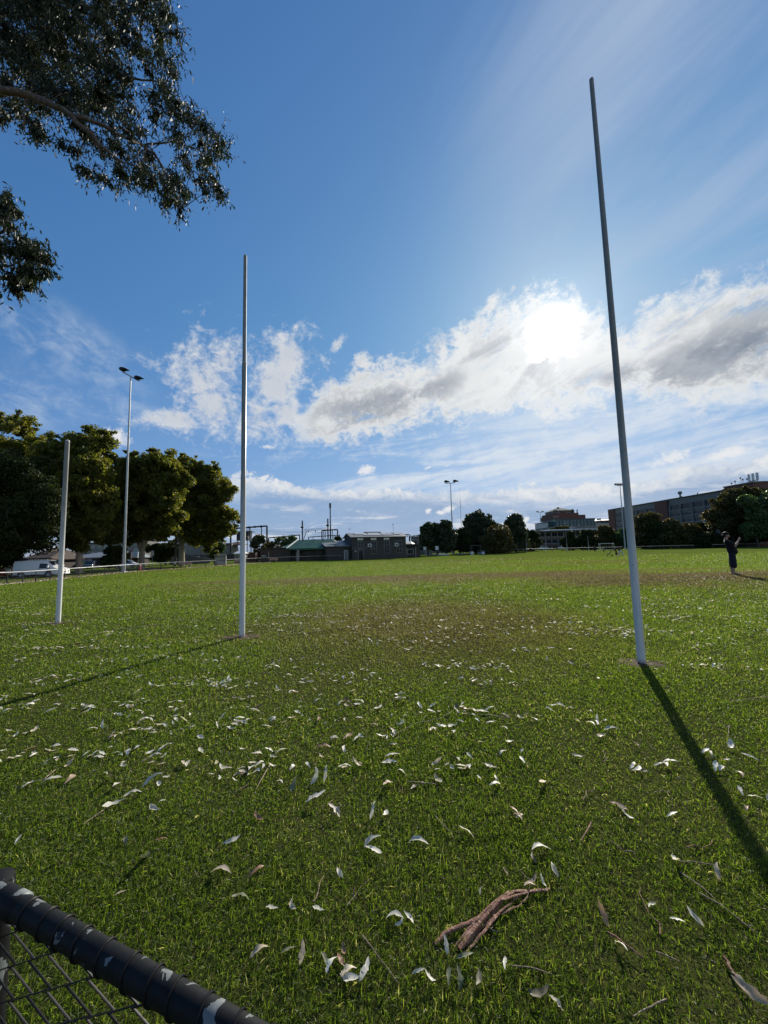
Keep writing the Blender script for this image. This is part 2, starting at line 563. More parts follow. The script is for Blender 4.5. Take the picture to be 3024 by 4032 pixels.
# --- clear air: the physical sky, cooled a little and evened towards the sun
base = W.vm('MULTIPLY', sky.outputs[0], W.xyz(W.lerp(el, 4.0, 30.0, 0.54, 0.44), W.lerp(el, 4.0, 30.0, 0.74, 0.88), W.lerp(el, 4.0, 30.0, 1.60, 1.56)))
base = W.mix(1.0, base, W.xyz(*(W.m('DIVIDE', 1.0, W.m('ADD', 1.0, W.m('MULTIPLY', q, 0.13))) for q in W.sep(base))), 'MULTIPLY')
col = base
col = W.mix(m_cir, col, sc_((0.42, 0.52, 0.68)))
col = W.mix(m_left, col, sc_((0.55, 0.64, 0.76)))
col = W.mix(m_veil, col, sc_((0.66, 0.73, 0.82)))
col = W.mix(W.m('MULTIPLY', m_shelf, W.lerp(n_lay, 0.35, 0.65, 0.5, 0.85)), col, sc_((0.235, 0.36, 0.57)))
col = W.mix(W.m('MULTIPLY', low_b, 0.75), col, sc_((0.74, 0.76, 0.80)))
col = W.mix(W.m('MULTIPLY', W.m('MULTIPLY', m_shelf_edge, W.ss(az, -30.0, -17.0)), W.lerp(W.m('ADD', n_fine, W.m('MULTIPLY', pf, 0.8)), 0.36, 0.60, 0.35, 0.95)), col, sc_((0.78, 0.80, 0.82)))
col = W.mix(m_heap, col, c_heap)
col = W.mix(m_bank, col, c_bank)
col = W.mix(m_small, col, sc_((0.80, 0.81, 0.83)))
# --- the sun behind the cloud edge: its aureole, broken up by the cloud itself
ragged = W.m('ADD', gam, W.m('MULTIPLY', rough, 5.2))
disc = W.ss(ragged, 3.5, 2.0)
aur = W.m('ADD', W.m('MULTIPLY', W.m('POWER', 2.718, W.m('MULTIPLY', gam, -0.38)), 0.46), W.m('MULTIPLY', W.m('POWER', 2.718, W.m('MULTIPLY', gam, -0.05)), 0.075))
aur = W.vm('MULTIPLY', W.xyz(aur, aur, aur), sc_((1.0, 0.97, 0.93)))
col = W.vm('ADD', col, aur)
core_c = W.m('MULTIPLY', disc, 1.6 * k)
col = W.vm('ADD', col, W.xyz(core_c, W.m('MULTIPLY', core_c, 0.98), W.m('MULTIPLY', core_c, 0.92)))
W.link(col, bg.inputs['Color'])
world.cycles.sampling_method = 'MANUAL'
world.cycles.sample_map_resolution = 512

vs_ = SC.view_settings
vs_.view_transform = 'Standard'
vs_.look = 'None'
vs_.exposure = EXPOSURE
vs_.gamma = 1.0
# ------------------------------------------------------------------ ground and turf
POST_A, POST_B, POST_C = gpix(953, 2508), gpix(2527, 2612), gpix(228, 2454)


def turf_masks(t):
    """dry brown wear of the oval, as a function of the place on the ground"""
    pos = t.n('ShaderNodeNewGeometry').outputs['Position']
    x, y, z = t.sep(pos)
    flat = t.xyz(x, y, 0.0)
    nA = t.noise(flat, 0.16, 5.0, 0.6, 0.3)
    nB = t.noise(flat, 0.9, 5.0, 0.62, 0.3)
    nF = t.noise(flat, 7.0, 4.0, 0.65)
    stripe = t.noise(t.xyz(t.m('MULTIPLY', x, 0.022), t.m('MULTIPLY', y, 0.20), 2.0), 1.0, 4.0, 0.6, 0.3)

    def spot(cx, cy, rx, ry):
        u = t.m('DIVIDE', t.m('SUBTRACT', x, cx), rx)
        v = t.m('DIVIDE', t.m('SUBTRACT', y, cy), ry)
        return t.m('SUBTRACT', 1.0, t.m('SQRT', t.m('ADD', t.m('MULTIPLY', u, u), t.m('MULTIPLY', v, v))))
    w = t.m('ADD', t.m('MULTIPLY', t.m('SUBTRACT', nA, 0.5), 1.5), t.m('MULTIPLY', t.m('SUBTRACT', nB, 0.5), 1.0))
    s1 = spot(5.0, 24.5, 23.0, 11.0)
    s2 = spot(14.0, 16.5, 12.0, 6.0)
    s3 = spot(17.0, 12.0, 7.0, 3.2)
    big = t.m('MAXIMUM', s1, t.m('MAXIMUM', s2, s3))
    brown = t.ss(t.m('ADD', big, w), 0.0, 0.75)
    far = t.m('MULTIPLY', t.ss(y, 34.0, 46.0), t.ss(stripe, 0.50, 0.66))
    brown = t.m('MAXIMUM', brown, t.m('MULTIPLY', far, 0.55))
    goal = t.m('MAXIMUM', spot(0.8, 8.2, 4.6, 4.6), t.m('MULTIPLY', spot(-4.0, 6.0, 3.2, 3.0), 0.0))
    dull = t.ss(t.m('ADD', goal, t.m('MULTIPLY', w, 0.5)), 0.0, 0.8)
    return brown, dull, nB, nF, stripe, flat, nA


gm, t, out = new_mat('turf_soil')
brown, dull, nB, nF, stripe, flat, nA = turf_masks(t)
p = t.n('ShaderNodeBsdfPrincipled')
c = t.mix(t.lerp(nB, 0.3, 0.7, 0, 1), (0.085, 0.130, 0.020), (0.120, 0.165, 0.026))
c = t.mix(t.m('MULTIPLY', t.ss(nF, 0.5, 0.72), 0.45), c, (0.115, 0.120, 0.036))
c = t.mix(t.m('MULTIPLY', t.ss(stripe, 0.35, 0.62), 0.35), c, (0.150, 0.170, 0.036))
c = t.mix(t.m('MULTIPLY', dull, 0.55), c, (0.098, 0.082, 0.032))
c = t.mix(t.m('MULTIPLY', brown, 0.80), c, (0.100, 0.076, 0.042))
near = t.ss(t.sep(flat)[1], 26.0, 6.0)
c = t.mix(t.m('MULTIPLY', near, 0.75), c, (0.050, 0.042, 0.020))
c = t.mix(t.m('MULTIPLY', t.ss(t.noise(flat, 60.0, 3.0, 0.7), 0.42, 0.62), 0.5), c, t.vm('MULTIPLY', c, (0.55, 0.55, 0.5)))
t.put(p.inputs['Base Color'], c)
p.inputs['Roughness'].default_value = 0.9
p.inputs['Specular IOR Level'].default_value = 0.0
b_ = t.n('ShaderNodeBump')
b_.inputs['Strength'].default_value = 0.6
b_.inputs['Distance'].default_value = 0.03
t.put(b_.inputs['Height'], t.m('ADD', t.noise(flat, 45.0, 4.0, 0.7), t.m('MULTIPLY', nF, 0.8)))
t.link(b_.outputs[0], p.inputs['Normal'])
t.link(p.outputs[0], out.inputs[0])

ys = np.concatenate([np.linspace(-40, 12, 14), np.linspace(14, 40, 40), np.array([50, 70, 100, 150, 220, 320, 500, 900, 1800, 3200])])
xs = np.array([-3200, -900, -300, -120, -60, -30, -10, 0, 10, 30, 60, 120, 300, 900, 3200], dtype=float)
gx, gy = np.meshgrid(xs, ys)
gv = np.stack([gx.ravel(), gy.ravel(), gz_np(gy.ravel())], 1)
nx = len(xs)
q = [(j * nx + i, j * nx + i + 1, (j + 1) * nx + i + 1, (j + 1) * nx + i) for j in range(len(ys) - 1) for i in range(nx - 1)]
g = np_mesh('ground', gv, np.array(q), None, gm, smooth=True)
tag(g, kind='structure')

# blades
bm_, t, out = new_mat('grass_blade')
brown, dull, nB, nF, stripe, flat, nA = turf_masks(t)
geo = t.n('ShaderNodeNewGeometry')
rnd = geo.outputs['Random Per Island']
ramp = t.n('ShaderNodeValToRGB')
els = ramp.color_ramp.elements
els[0].position, els[0].color = 0.0, (0.024, 0.044, 0.009, 1)
els[1].position, els[1].color = 1.0, (0.33, 0.30, 0.20, 1)
for ps, cc in ((0.40, (0.055, 0.092, 0.012, 1)), (0.78, (0.104, 0.146, 0.020, 1)), (0.95, (0.140, 0.145, 0.052, 1))):
    e = els.new(ps)
    e.color = cc
t.put(ramp.inputs[0], t.m('ADD', rnd, t.m('MULTIPLY', t.m('SUBTRACT', nB, 0.5), 0.35), clamp=True))
c = t.mix(t.m('MULTIPLY', t.ss(stripe, 0.35, 0.62), 0.3), ramp.outputs[0], (0.095, 0.125, 0.020))
c = t.mix(t.m('MULTIPLY', dull, 0.74), c, t.mix(t.ss(nF, 0.4, 0.6), (0.098, 0.088, 0.034), (0.150, 0.120, 0.062)))
mott = t.m('ADD', 0.72, t.m('MULTIPLY', t.ss(nB, 0.36, 0.60), 0.28))
c = t.mix(t.m('MULTIPLY', t.m('MULTIPLY', brown, mott), 0.95), c, t.mix(t.ss(nF, 0.4, 0.6), (0.098, 0.080, 0.042), (0.142, 0.115, 0.066)))
p = t.n('ShaderNodeBsdfPrincipled')
t.put(p.inputs['Base Color'], c)
p.inputs['Roughness'].default_value = 0.40
p.inputs['Specular IOR Level'].default_value = 0.17
tr = t.n('ShaderNodeBsdfTranslucent')
dry = t.m('MAXIMUM', t.m('MULTIPLY', brown, 0.9), t.m('MULTIPLY', dull, 0.6))
t.put(tr.inputs['Color'], t.vm('MULTIPLY', c, t.mix(dry, (2.35, 2.50, 0.95), (1.5, 1.4, 1.2))))
mx = t.n('ShaderNodeMixShader')
mx.inputs[0].default_value = 0.56
t.link(p.outputs[0], mx.inputs[1])
t.link(tr.outputs[0], mx.inputs[2])
t.link(mx.outputs[0], out.inputs[0])


def blades():
    P, S = [], []
    edges = np.concatenate([np.arange(0.7, 4, 0.3), np.arange(4, 12, 0.8), np.arange(12, 74, 2.0)])
    for a, b in zip(edges[:-1], edges[1:]):
        d = (a + b) / 2
        rho = 27000 * min(1.0, (1.9 / d)) ** 1.62
        rho *= max(0.0, min(1.0, (74 - d) / 30))
        hw = b * 1.06 + 1.1
        n = int(rho * 2 * hw * (b - a))
        if n < 1: continue
        x = RNG.uniform(-hw, hw, n)
        y = RNG.uniform(a, b, n)
        P.append(np.stack([x, y], 1))
        S.append(np.full(n, max(1.0, d / 1.9) ** 0.80))
    P, S = np.concatenate(P), np.concatenate(S)
    # thin, clumpy lawn: bare around the post holes
    cl = 0.5 + 0.5 * np.sin(P[:, 0] * 5.1 + 1.3 * np.sin(P[:, 1] * 3.7)) * np.sin(P[:, 1] * 4.3 + 1.7 * np.sin(P[:, 0] * 2.9))
    X, Y = P[:, 0], P[:, 1]
    lush = np.zeros(len(P))
    for fq, am, a in ((0.7, 1.0, 0.4), (1.3, 0.8, 1.9), (2.3, 0.7, 3.1), (3.9, 0.6, 4.4), (7.1, 0.45, 5.6)):
        u, v = X * math.cos(a) + Y * math.sin(a), Y * math.cos(a) - X * math.sin(a)
        lush += am * np.sin(fq * u + 1.7 * np.sin(fq * 0.83 * v + a)) * np.sin(fq * 1.13 * v + 1.1 * np.sin(fq * 0.71 * u))
    lush = np.clip(0.5 + 0.42 * lush, 0, 1)
    keep = RNG.random(len(P)) < (0.45 + 0.55 * lush) * (0.78 + 0.22 * cl)
    for pb, r in ((POST_A, 0.27), (POST_B, 0.20), (POST_C, 0.18)):
        dd = np.hypot(P[:, 0] - pb.x, (P[:, 1] - pb.y) * 1.25)
        keep &= dd > r * (0.6 + 0.9 * RNG.random(len(P)) ** 2 + 0.35 * np.sin(np.arctan2(P[:, 1] - pb.y, P[:, 0] - pb.x) * 3 + pb.x))
    P, S, cl, lush = P[keep], S[keep], cl[keep], lush[keep]
    n = len(P)
    L = (0.015 + 0.017 * RNG.random(n) ** 1.8 + 0.005 * cl + 0.011 * lush) * S ** 0.40
    wd = (0.0015 + 0.0011 * RNG.random(n)) * S
    th = RNG.uniform(0, 2 * PI, n)
    lean = np.clip(RNG.normal(0.85, 0.38, n), 0.05, 1.45)
    bend = RNG.normal(0.45, 0.35, n)
    z0 = gz_np(P[:, 1])
    dx, dy = np.cos(th), np.sin(th)
    ax, ay = -dy, dx
    def pt(l, ln):
        return np.stack([P[:, 0] + dx * l * np.sin(ln), P[:, 1] + dy * l * np.sin(ln), z0 + l * np.cos(ln) - 0.002], 1)
    m = pt(L * 0.55, lean * 0.8)
    e = m + np.stack([dx * np.sin(lean + bend), dy * np.sin(lean + bend), np.cos(np.minimum(lean + bend, 1.75))], 1) * (L * 0.5)[:, None]
    b0 = pt(L * 0.0, lean)
    W_ = np.stack([ax, ay, np.zeros(n)], 1) * (wd / 2)[:, None]
    tw = np.stack([np.zeros(n), np.zeros(n), RNG.normal(0, 0.5, n) * wd], 1)
    V = np.stack([b0 - W_ * 0.8, b0 + W_ * 0.8, m - W_ - tw, m + W_ + tw, e], 1).reshape(-1, 3)
    i = np.arange(n) * 5
    Q = np.stack([i, i + 1, i + 3, i + 2], 1)
    T = np.stack([i + 2, i + 3, i + 4], 1)
    return V, Q, T


V, Q, T = blades()
gr = np_mesh('grass', V, Q, T, bm_, smooth=True)
tag(gr, 'short mown green grass blades covering the oval', 'grass', kind='stuff')

# ------------------------------------------------------------------ bare soil at the posts
soil_m = mat('bare_soil', (0.055, 0.036, 0.026), 0.95, 0.5, 14.0, 0.9, 60.0, spec=0.1, col2=(0.17, 0.12, 0.085), mixsharp=(0.45, 0.62))


def soil_patch(c, rx, ry, seed):
    rs = random.Random(seed)
    vs, fs = [], []
    N, K = 40, 6
    for k in range(K + 1):
        r = k / K
        for i in range(N):
            a = 2 * PI * i / N
            wob = 1 + 0.45 * mnoise.noise(Vector((math.cos(a) * 1.6, math.sin(a) * 1.6, seed)))
            x, y = math.cos(a) * rx * r * wob, math.sin(a) * ry * r * wob
            h = 0.004 + 0.020 * (1 - r) * abs(mnoise.noise(Vector((x * 9, y * 9, seed)))) + 0.014 * max(0, 1 - abs(r - 0.75) * 4) * (0.5 + 0.5 * mnoise.noise(Vector((x * 5, y * 5, seed + 3))))
            vs.append((x, y, h if k < K else 0.001))
    for k in range(K):
        for i in range(N):
            fs.append((k * N + i, k * N + (i + 1) % N, (k + 1) * N + (i + 1) % N, (k + 1) * N + i))
    o = MB().add(vs, fs).build('soil_patch', soil_m, smooth=True, loc=(c.x, c.y, gz(c.x, c.y)))
    return tag(o, kind='structure')


soil_patch(POST_A, 0.36, 0.22, 1)
soil_patch(POST_B, 0.27, 0.19, 2)
soil_patch(POST_C, 0.24, 0.18, 3)

# ------------------------------------------------------------------ fallen gum leaves
def litter_mat(name, cols, trans):
    m, t, out = new_mat(name)
    geo, oi = t.n('ShaderNodeNewGeometry'), t.n('ShaderNodeObjectInfo')
    v = t.m('FRACT', t.m('ADD', geo.outputs['Random Per Island'], oi.outputs['Random']))
    ramp = t.n('ShaderNodeValToRGB')
    els = ramp.color_ramp.elements
    while len(els) < len(cols): els.new(0.5)
    for i, c in enumerate(cols):
        els[i].position = c[0]
        els[i].color = (*c[1], 1)
    t.put(ramp.inputs[0], v)
    tc = t.n('ShaderNodeTexCoord').outputs['Object']
    c = t.mix(t.m('MULTIPLY', t.ss(t.noise(tc, 55.0, 5.0, 0.65), 0.50, 0.68), 0.4), ramp.outputs[0], (0.26, 0.19, 0.12))
    p = t.n('ShaderNodeBsdfPrincipled')
    t.put(p.inputs['Base Color'], c)
    p.inputs['Roughness'].default_value = 0.5
    p.inputs['Specular IOR Level'].default_value = 0.3
    tr = t.n('ShaderNodeBsdfTranslucent')
    t.put(tr.inputs['Color'], t.vm('MULTIPLY', c, (1.35, 1.30, 1.0)))
    mx = t.n('ShaderNodeMixShader')
    mx.inputs[0].default_value = trans
    t.link(p.outputs[0], mx.inputs[1])
    t.link(tr.outputs[0], mx.inputs[2])
    t.link(mx.outputs[0], out.inputs[0])
    return m


pale_m = litter_mat('dry_leaf_pale', [(0.0, (0.66, 0.62, 0.50)), (0.35, (0.80, 0.77, 0.66)), (0.60, (0.62, 0.59, 0.47)), (0.76, (0.64, 0.54, 0.39)), (0.86, (0.34, 0.22, 0.14)), (0.90, (0.56, 0.54, 0.46)), (1.0, (0.50, 0.50, 0.42))], 0.30)
olive_m = litter_mat('dry_leaf_olive', [(0.0, (0.13, 0.15, 0.085)), (0.5, (0.19, 0.20, 0.12)), (1.0, (0.10, 0.085, 0.05))], 0.2)
brown_m = litter_mat('dry_leaf_brown', [(0.0, (0.20, 0.10, 0.055)), (1.0, (0.30, 0.19, 0.11))], 0.15)


def leaf_shape(rs, curl, width, hook):
    """lanceolate gum leaf of unit length: bent like a sickle, folded on the midrib, curled"""
    n = 9
    vs = []
    x, z, a = 0.0, 0.0, -curl * 0.5 + rs.uniform(-0.15, 0.15)
    st = 1.0 / (n - 1)
    tw0 = rs.uniform(-0.28, 0.28)
    for i in range(n):
        u = i / (n - 1)
        w = (width * (max(0.0, math.sin(PI * min(1.0, u * 1.02) ** 0.75)) ** 0.9) * 0.5) * rs.uniform(0.72, 1.12) + 0.006
        y = hook * (u - 0.5) ** 2 * 4 * 0.12
        tw = tw0 * (u - 0.4) + 0.10 * rs.uniform(-1, 1)
        fold = 0.30 * w
        for s in (-1, 0, 1):
            vs.append((x + rs.uniform(-0.012, 0.012), y + s * w * math.cos(tw) * rs.uniform(0.8, 1.1), z + (fold + rs.uniform(-0.25, 0.35) * w if s else 0) + s * w * math.sin(tw)))
        x += st * math.cos(a)
        z += st * math.sin(a)
        a += curl / (n - 1) + rs.uniform(-0.22, 0.22)
    zm = min(v[2] for v in vs)
    xm = sum(v[0] for v in vs) / len(vs)
    vs = [(v[0] - xm, v[1], v[2] - zm) for v in vs]
    fs = []
    for i in range(n - 1):
        for k in (0, 1):
            fs.append((i * 3 + k, i * 3 + k + 1, (i + 1) * 3 + k + 1, (i + 1) * 3 + k))
    return vs, fs


LEAF = {}
for key, mt_ in (('pale', pale_m), ('olive', olive_m), ('brown', brown_m)):
    LEAF[key] = []
    for k in range(14):
        rs = random.Random(100 + k)
        vs, fs = leaf_shape(rs, rs.choice([-1, 1, 1]) * rs.uniform(0.05, 1.0), rs.uniform(0.20, 0.40), rs.uniform(-1.8, 1.8))
        me = bpy.data.meshes.new('gum_leaf')
        me.from_pydata(vs, [], fs)
        me.shade_smooth()
        me.materials.append(mt_)
        LEAF[key].append(me)
LR = random.Random(5)


def leaf(p, L, rz=None, kind='pale', label=None, group=None, v=None, up=0.0, roll=None):
    o = bpy.data.objects.new('gum_leaf', LEAF[kind][LR.randrange(14) if v is None else v])
    COL.objects.link(o)
    o.location = (p.x, p.y, gz(p.x, p.y) + 0.012 + LR.random() * 0.012 + (L * 0.4 * math.sin(abs(up))))
    o.rotation_euler = (LR.gauss(0, 0.16) if roll is None else roll, LR.gauss(0, 0.13) - up, LR.uniform(0, 2 * PI) if rz is None else rz)
    o.scale = (L, L, L)
    return tag(o, label, 'leaf', group)


DS = 3024 / 1659.0
# leaves one can tell apart, read off the photograph (x, y on the 1659 px wide view)
NAMED = [
    (520, 1945, 0.125, 0.1, 'olive', 'broad olive gum leaf lying flat on the grass above the black rail', 0.0),
    (560, 2070, 0.105, 0.5, 'pale', 'long curled pale leaf lying beside the black rail', 0.15),
    (655, 2082, 0.100, 1.5, 'pale', 'pale leaf standing upright in the grass between two dark leaves', 0.7),
    (622, 2066, 0.095, 0.2, 'olive', 'dark leaf just left of the upright pale leaf near the rail', 0.1),
    (702, 2085, 0.110, 2.2, 'olive', 'dark leaf just right of the upright pale leaf near the rail', 0.1),
    (963, 2058, 0.085, 1.6, 'pale', 'pale leaf standing on end below the bark bundle', 0.8),
    (1005, 2082, 0.105, 0.2, 'olive', 'olive leaf with a pale stalk lying below the bark bundle', 0.05),
    (992, 2128, 0.095, 1.6, 'olive', 'dark leaf hanging down into the grass below the bark bundle', 0.2),
    (1036, 2128, 0.090, 1.2, 'olive', 'dark leaf furthest right below the bark bundle', 0.1),
    (905, 2112, 0.080, 0.1, 'pale', 'crumpled pale leaf in the grass below left of the bark bundle', 0.1),
    (930, 2130, 0.075, 2.5, 'pale', 'small bent pale leaf under the crumpled one below the bark bundle', 0.1),
    (884, 1998, 0.085, 2.4, 'pale', 'pale oval leaf left of the bark bundle', 0.3),
    (865, 2006, 0.065, 0.6, 'pale', 'small pale leaf tucked beside the oval one left of the bark bundle', 0.2),
    (1155, 1912, 0.085, 0.5, 'pale', 'topmost pale leaf of the bunch at the tip of the bark bundle', 0.4),
    (1172, 1918, 0.075, 1.9, 'pale', 'pale leaf on the right of the bunch at the tip of the bark bundle', 0.4),
    (1145, 1922, 0.090, 0.0, 'pale', 'flat pale leaf at the bottom of the bunch at the tip of the bark bundle', 0.1),
    (1166, 1842, 0.120, 0.15, 'pale', 'wing shaped pale leaf with upturned ends above the bark bundle', 0.1),
    (1152, 1864, 0.090, 1.5, 'olive', 'dark leaf directly under the wing shaped pale leaf', 0.2),
    (1092, 1893, 0.055, 2.0, 'pale', 'folded pale leaf left of the tip of the bark bundle', 0.5),
    (1040, 1938, 0.050, 0.7, 'pale', 'three cornered scrap of pale leaf left of the bark bundle tip', 0.3),
    (1301, 1998, 0.125, 1.75, 'pale', 'large pale leaf standing up on its tip right of the bark bundle', 0.75),
    (1170, 2163, 0.120, 0.1, 'olive', 'olive leaf with a wavy edge at the bottom of the photo', 0.15),
    (1200, 2180, 0.080, 2.8, 'pale', 'pale curled leaf end beside the wavy olive leaf', 0.2),
    (1620, 2165, 0.150, 2.2, 'pale', 'largest pale leaf, slanting in the bottom right corner', 0.3),
    (1598, 2128, 0.070, 2.4, 'pale', 'small pale leaf just above the largest leaf in the corner', 0.3),
    (1336, 1748, 0.110, 2.7, 'pale', 'upper of two pale leaves end to end in line left of the post shadow', 0.2),
    (1352, 1772, 0.105, 2.6, 'pale', 'lower of two pale leaves end to end in line left of the post shadow', 0.3),
    (1455, 1773, 0.090, 0.2, 'pale', 'bright pale leaf beside the post shadow at its left edge', 0.2),
    (802, 1826, 0.120, 0.5, 'pale', 'upper leaf of the bright pair lying mid lawn', 0.2),
    (806, 1848, 0.110, 2.7, 'pale', 'lower leaf of the bright pair lying mid lawn', 0.2),
    (732, 1898, 0.085, 2.2, 'pale', 'pale spotted oval leaf below the bright pair', 0.3),
    (766, 1938, 0.060, 1.0, 'brown', 'little tan leaf scrap below the spotted oval leaf', 0.4),
    (258, 1946, 0.085, 0.2, 'pale', 'pale leaf lying flat above the end of the fence rail', 0.1),
    (245, 1745, 0.140, 0.7, 'pale', 'long pale leaf on the end of a brown twig at the left', 0.1),
    (330, 1700, 0.150, 0.6, 'pale', 'large forked pale leaf at the left of the lawn', 0.3),
    (287, 1722, 0.120, 0.4, 'pale', 'long narrow pale leaf just below the large forked one', 0.1),
    (683, 1738, 0.150, 0.4, 'pale', 'long wavy pale leaf in the middle of the lawn', 0.1),
    (722, 1765, 0.120, 2.6, 'pale', 'pointed pale leaf right of the long wavy one', 0.3),
    (808, 1768, 0.115, 1.2, 'pale', 'rounded pale leaf furthest right of a row of three mid lawn', 0.4),
    (684, 1690, 0.130, 1.4, 'pale', 'left one of two upright pale leaves side by side', 0.7),
    (706, 1690, 0.130, 1.5, 'pale', 'right one of two upright pale leaves side by side', 0.7),
    (634, 1708, 0.120, 1.4, 'olive', 'dark upright leaf left of the two upright pale leaves', 0.6),
]
for (u, v, L, rz, kind, lb, up) in NAMED:
    leaf(gpix(u * DS, v * DS), L * (0.66 if v > 1850 else 0.86), rz, kind, lb, None, None, up)

# other leaves placed where the photograph shows them
SPOTS = [(585, 1975), (630, 1970), (690, 1975), (735, 2087), (752, 2110), (742, 2066), (790, 2116), (758, 2128), (970, 2128), (1092, 2100), (855, 1992), (715, 2098),
         (555, 1775), (500, 1830), (553, 1896), (480, 1892), (313, 1865), (346, 1825), (273, 1826), (40, 1822), (60, 1702), (112, 1690), (237, 1690), (252, 1706),
         (580, 1630), (590, 1640), (555, 1642), (352, 1625), (1195, 1891), (1380, 1670), (1392, 1676), (1425, 1660), (1440, 1662), (1448, 1655), (1600, 1716), (1580, 1618), (1602, 1680),
         (1300, 1595), (1320, 1581), (1375, 1616), (1407, 1966), (1465, 2004), (1546, 1890), (1462, 1868), (1500, 1995), (895, 1706), (1015, 1640), (905, 1826), (945, 1690), (840, 1652), (848, 1640),
         (745, 1662), (1340, 2060), (1110, 1760), (1085, 1632), (750, 1600), (770, 1660), (1175, 1700), (1250, 1640), (430, 1600), (330, 1590), (110, 1540), (200, 1580),
         (985, 1532), (1000, 1524), (1010, 1536), (1022, 1540), (1042, 1542), (1058, 1538), (1092, 1552), (1122, 1553), (1155, 1558), (1003, 1545), (935, 1530),
         (745, 1518), (755, 1522), (768, 1516), (772, 1526), (760, 1530), (735, 1524), (748, 1530), (780, 1520), (862, 1512), (870, 1518), (856, 1505), (868, 1503), (905, 1530), (820, 1535),
         (512, 1512), (525, 1515), (540, 1512), (550, 1540), (560, 1536), (640, 1545), (690, 1560), (700, 1620)]
zone_lb = lambda u, v: (
    ('pale dry gum leaf among the litter beside the black fence rail' if u < 830 else 'pale dry gum leaf in the grass around the bark bundle' if u < 1250 else 'pale dry gum leaf on the grass right of the bark bundle') if v > 1870 else
    ('pale dry gum leaf on the left of the near lawn' if u < 450 else 'pale dry gum leaf loose on the middle of the near lawn' if u < 1120 else 'pale dry gum leaf on the near lawn around the post shadow') if v > 1570 else
    'pale dry gum leaf in one of the heaps mid lawn')
zone_gp = lambda u, v: (('leaf litter beside the rail' if u < 830 else 'leaf litter around the bark bundle' if u < 1250 else 'leaf litter right of the bark bundle') if v > 1870 else
                        ('leaves on the left of the near lawn' if u < 450 else 'leaves on the middle of the near lawn' if u < 1120 else 'leaves around the post shadow') if v > 1570 else 'leaves heaped mid lawn')
for (u, v) in SPOTS:
    q = gpix(u * DS, v * DS)
    kd = LR.choice(['pale'] * 6 + ['brown', 'olive'])
    lb_, gp_ = zone_lb(u, v), zone_gp(u, v)
    if kd != 'pale':
        lb_ = lb_.replace('pale dry', 'dull reddish brown' if kd == 'brown' else 'dark olive')
        gp_ = ('brown ' if kd == 'brown' else 'olive ') + gp_
    leaf(q, LR.uniform(0.065, 0.12) * (1.0 if q.y > 1.9 else 0.70), None, kd, lb_, gp_, None, abs(LR.gauss(0, 0.10)))

# drifts of leaves over the rest of the goal square; the nearest are objects, the far ones one mass
drift = []
while len(drift) < 3000:
    y = LR.uniform(2.2, 26.0)
    if LR.random() > (0.7 if y < 3.0 else 0.6 if y < 5.5 else 1.0 if y < 11 else 0.5 if y < 16 else 0.12): continue
    x = LR.uniform(-1.05 * y - 1, 1.05 * y + 1)
    dens = 0.45 + 0.55 * mnoise.noise(Vector((x * 0.35, y * 0.35, 2.0)))
    if x > 0.35 * y: dens *= 0.6
    if LR.random() > dens: continue
    k = LR.choice([1, 1, 1, 2, 3, 5, 8, 12])
    for j in range(k):
        drift.append((x + LR.gauss(0, 0.09) * (k > 1) * (1 + 0.20 * k), y + LR.gauss(0, 0.07) * (k > 1), LR.uniform(0.045, 0.10)))
drift = [d for d in drift if d[1] > 2.0 and math.hypot(d[0] - POST_B.x, d[1] - POST_B.y) > 0.15]
drift.sort(key=lambda d: d[1] + 0.02 * abs(d[0]))
n_ind = 300 - len(NAMED) - len(SPOTS)
for (x, y, L) in drift[:n_ind]:
    q = Vector((x, y, 0))
    w = M3.transposed() @ (Vector((x, y, gz(x, y))) - CAM)
    u = CX + F * w.x / -w.z
    lb, gp = (('small pale leaf on the grass left of the left goal post shadow', 'leaves left of the left post shadow') if u < 900 else
              ('small pale leaf on the grass below the dull patch between the posts', 'leaves between the two posts') if u < 2300 else
              ('small pale leaf on the grass near the right goal post', 'leaves near the right post'))
    leaf(q, L, None, 'pale', lb, gp)
vs_all, q_all = [], []
rest = drift[n_ind:] + [(LR.uniform(-1.0 * y, 1.0 * y), y, LR.uniform(0.05, 0.10)) for y in [LR.uniform(6, 34) for _ in range(160)]]
for (x, y, L) in rest:
    rs = random.Random(int(x * 9999))
    vs, fs = leaf_shape(rs, rs.uniform(-1.2, 1.2), rs.uniform(0.22, 0.4), rs.uniform(-1, 1))
    Mx = Matrix.Translation((x, y, gz(x, y) + 0.014 + 0.01 * rs.random())) @ Euler((rs.gauss(0, 0.2), rs.gauss(0, 0.2), rs.uniform(0, 6.28))).to_matrix().to_4x4() @ Matrix.Scale(L, 4)
    n0 = len(vs_all)
    vs_all += [tuple(Mx @ Vector(v)) for v in vs]
    q_all += [tuple(i + n0 for i in f) for f in fs]
lt = np_mesh('leaf_litter', np.array(vs_all), np.array(q_all), None, pale_m, smooth=True)
tag(lt, 'scatter of small pale dry leaves across the goal square', 'leaf litter', kind='stuff')

# ------------------------------------------------------------------ twigs and bark
bark_m = mat('fallen_bark', (0.17, 0.078, 0.048), 0.75, 0.4, 25.0, 0.5, 120.0, spec=0.3, col2=(0.36, 0.22, 0.15), mixsharp=(0.5, 0.64))
twig_m = mat('dry_twig', (0.20, 0.14, 0.095), 0.75, 0.3, 30.0, 0.4, 80.0, spec=0.3, col2=(0.40, 0.33, 0.25), mixsharp=(0.5, 0.62))


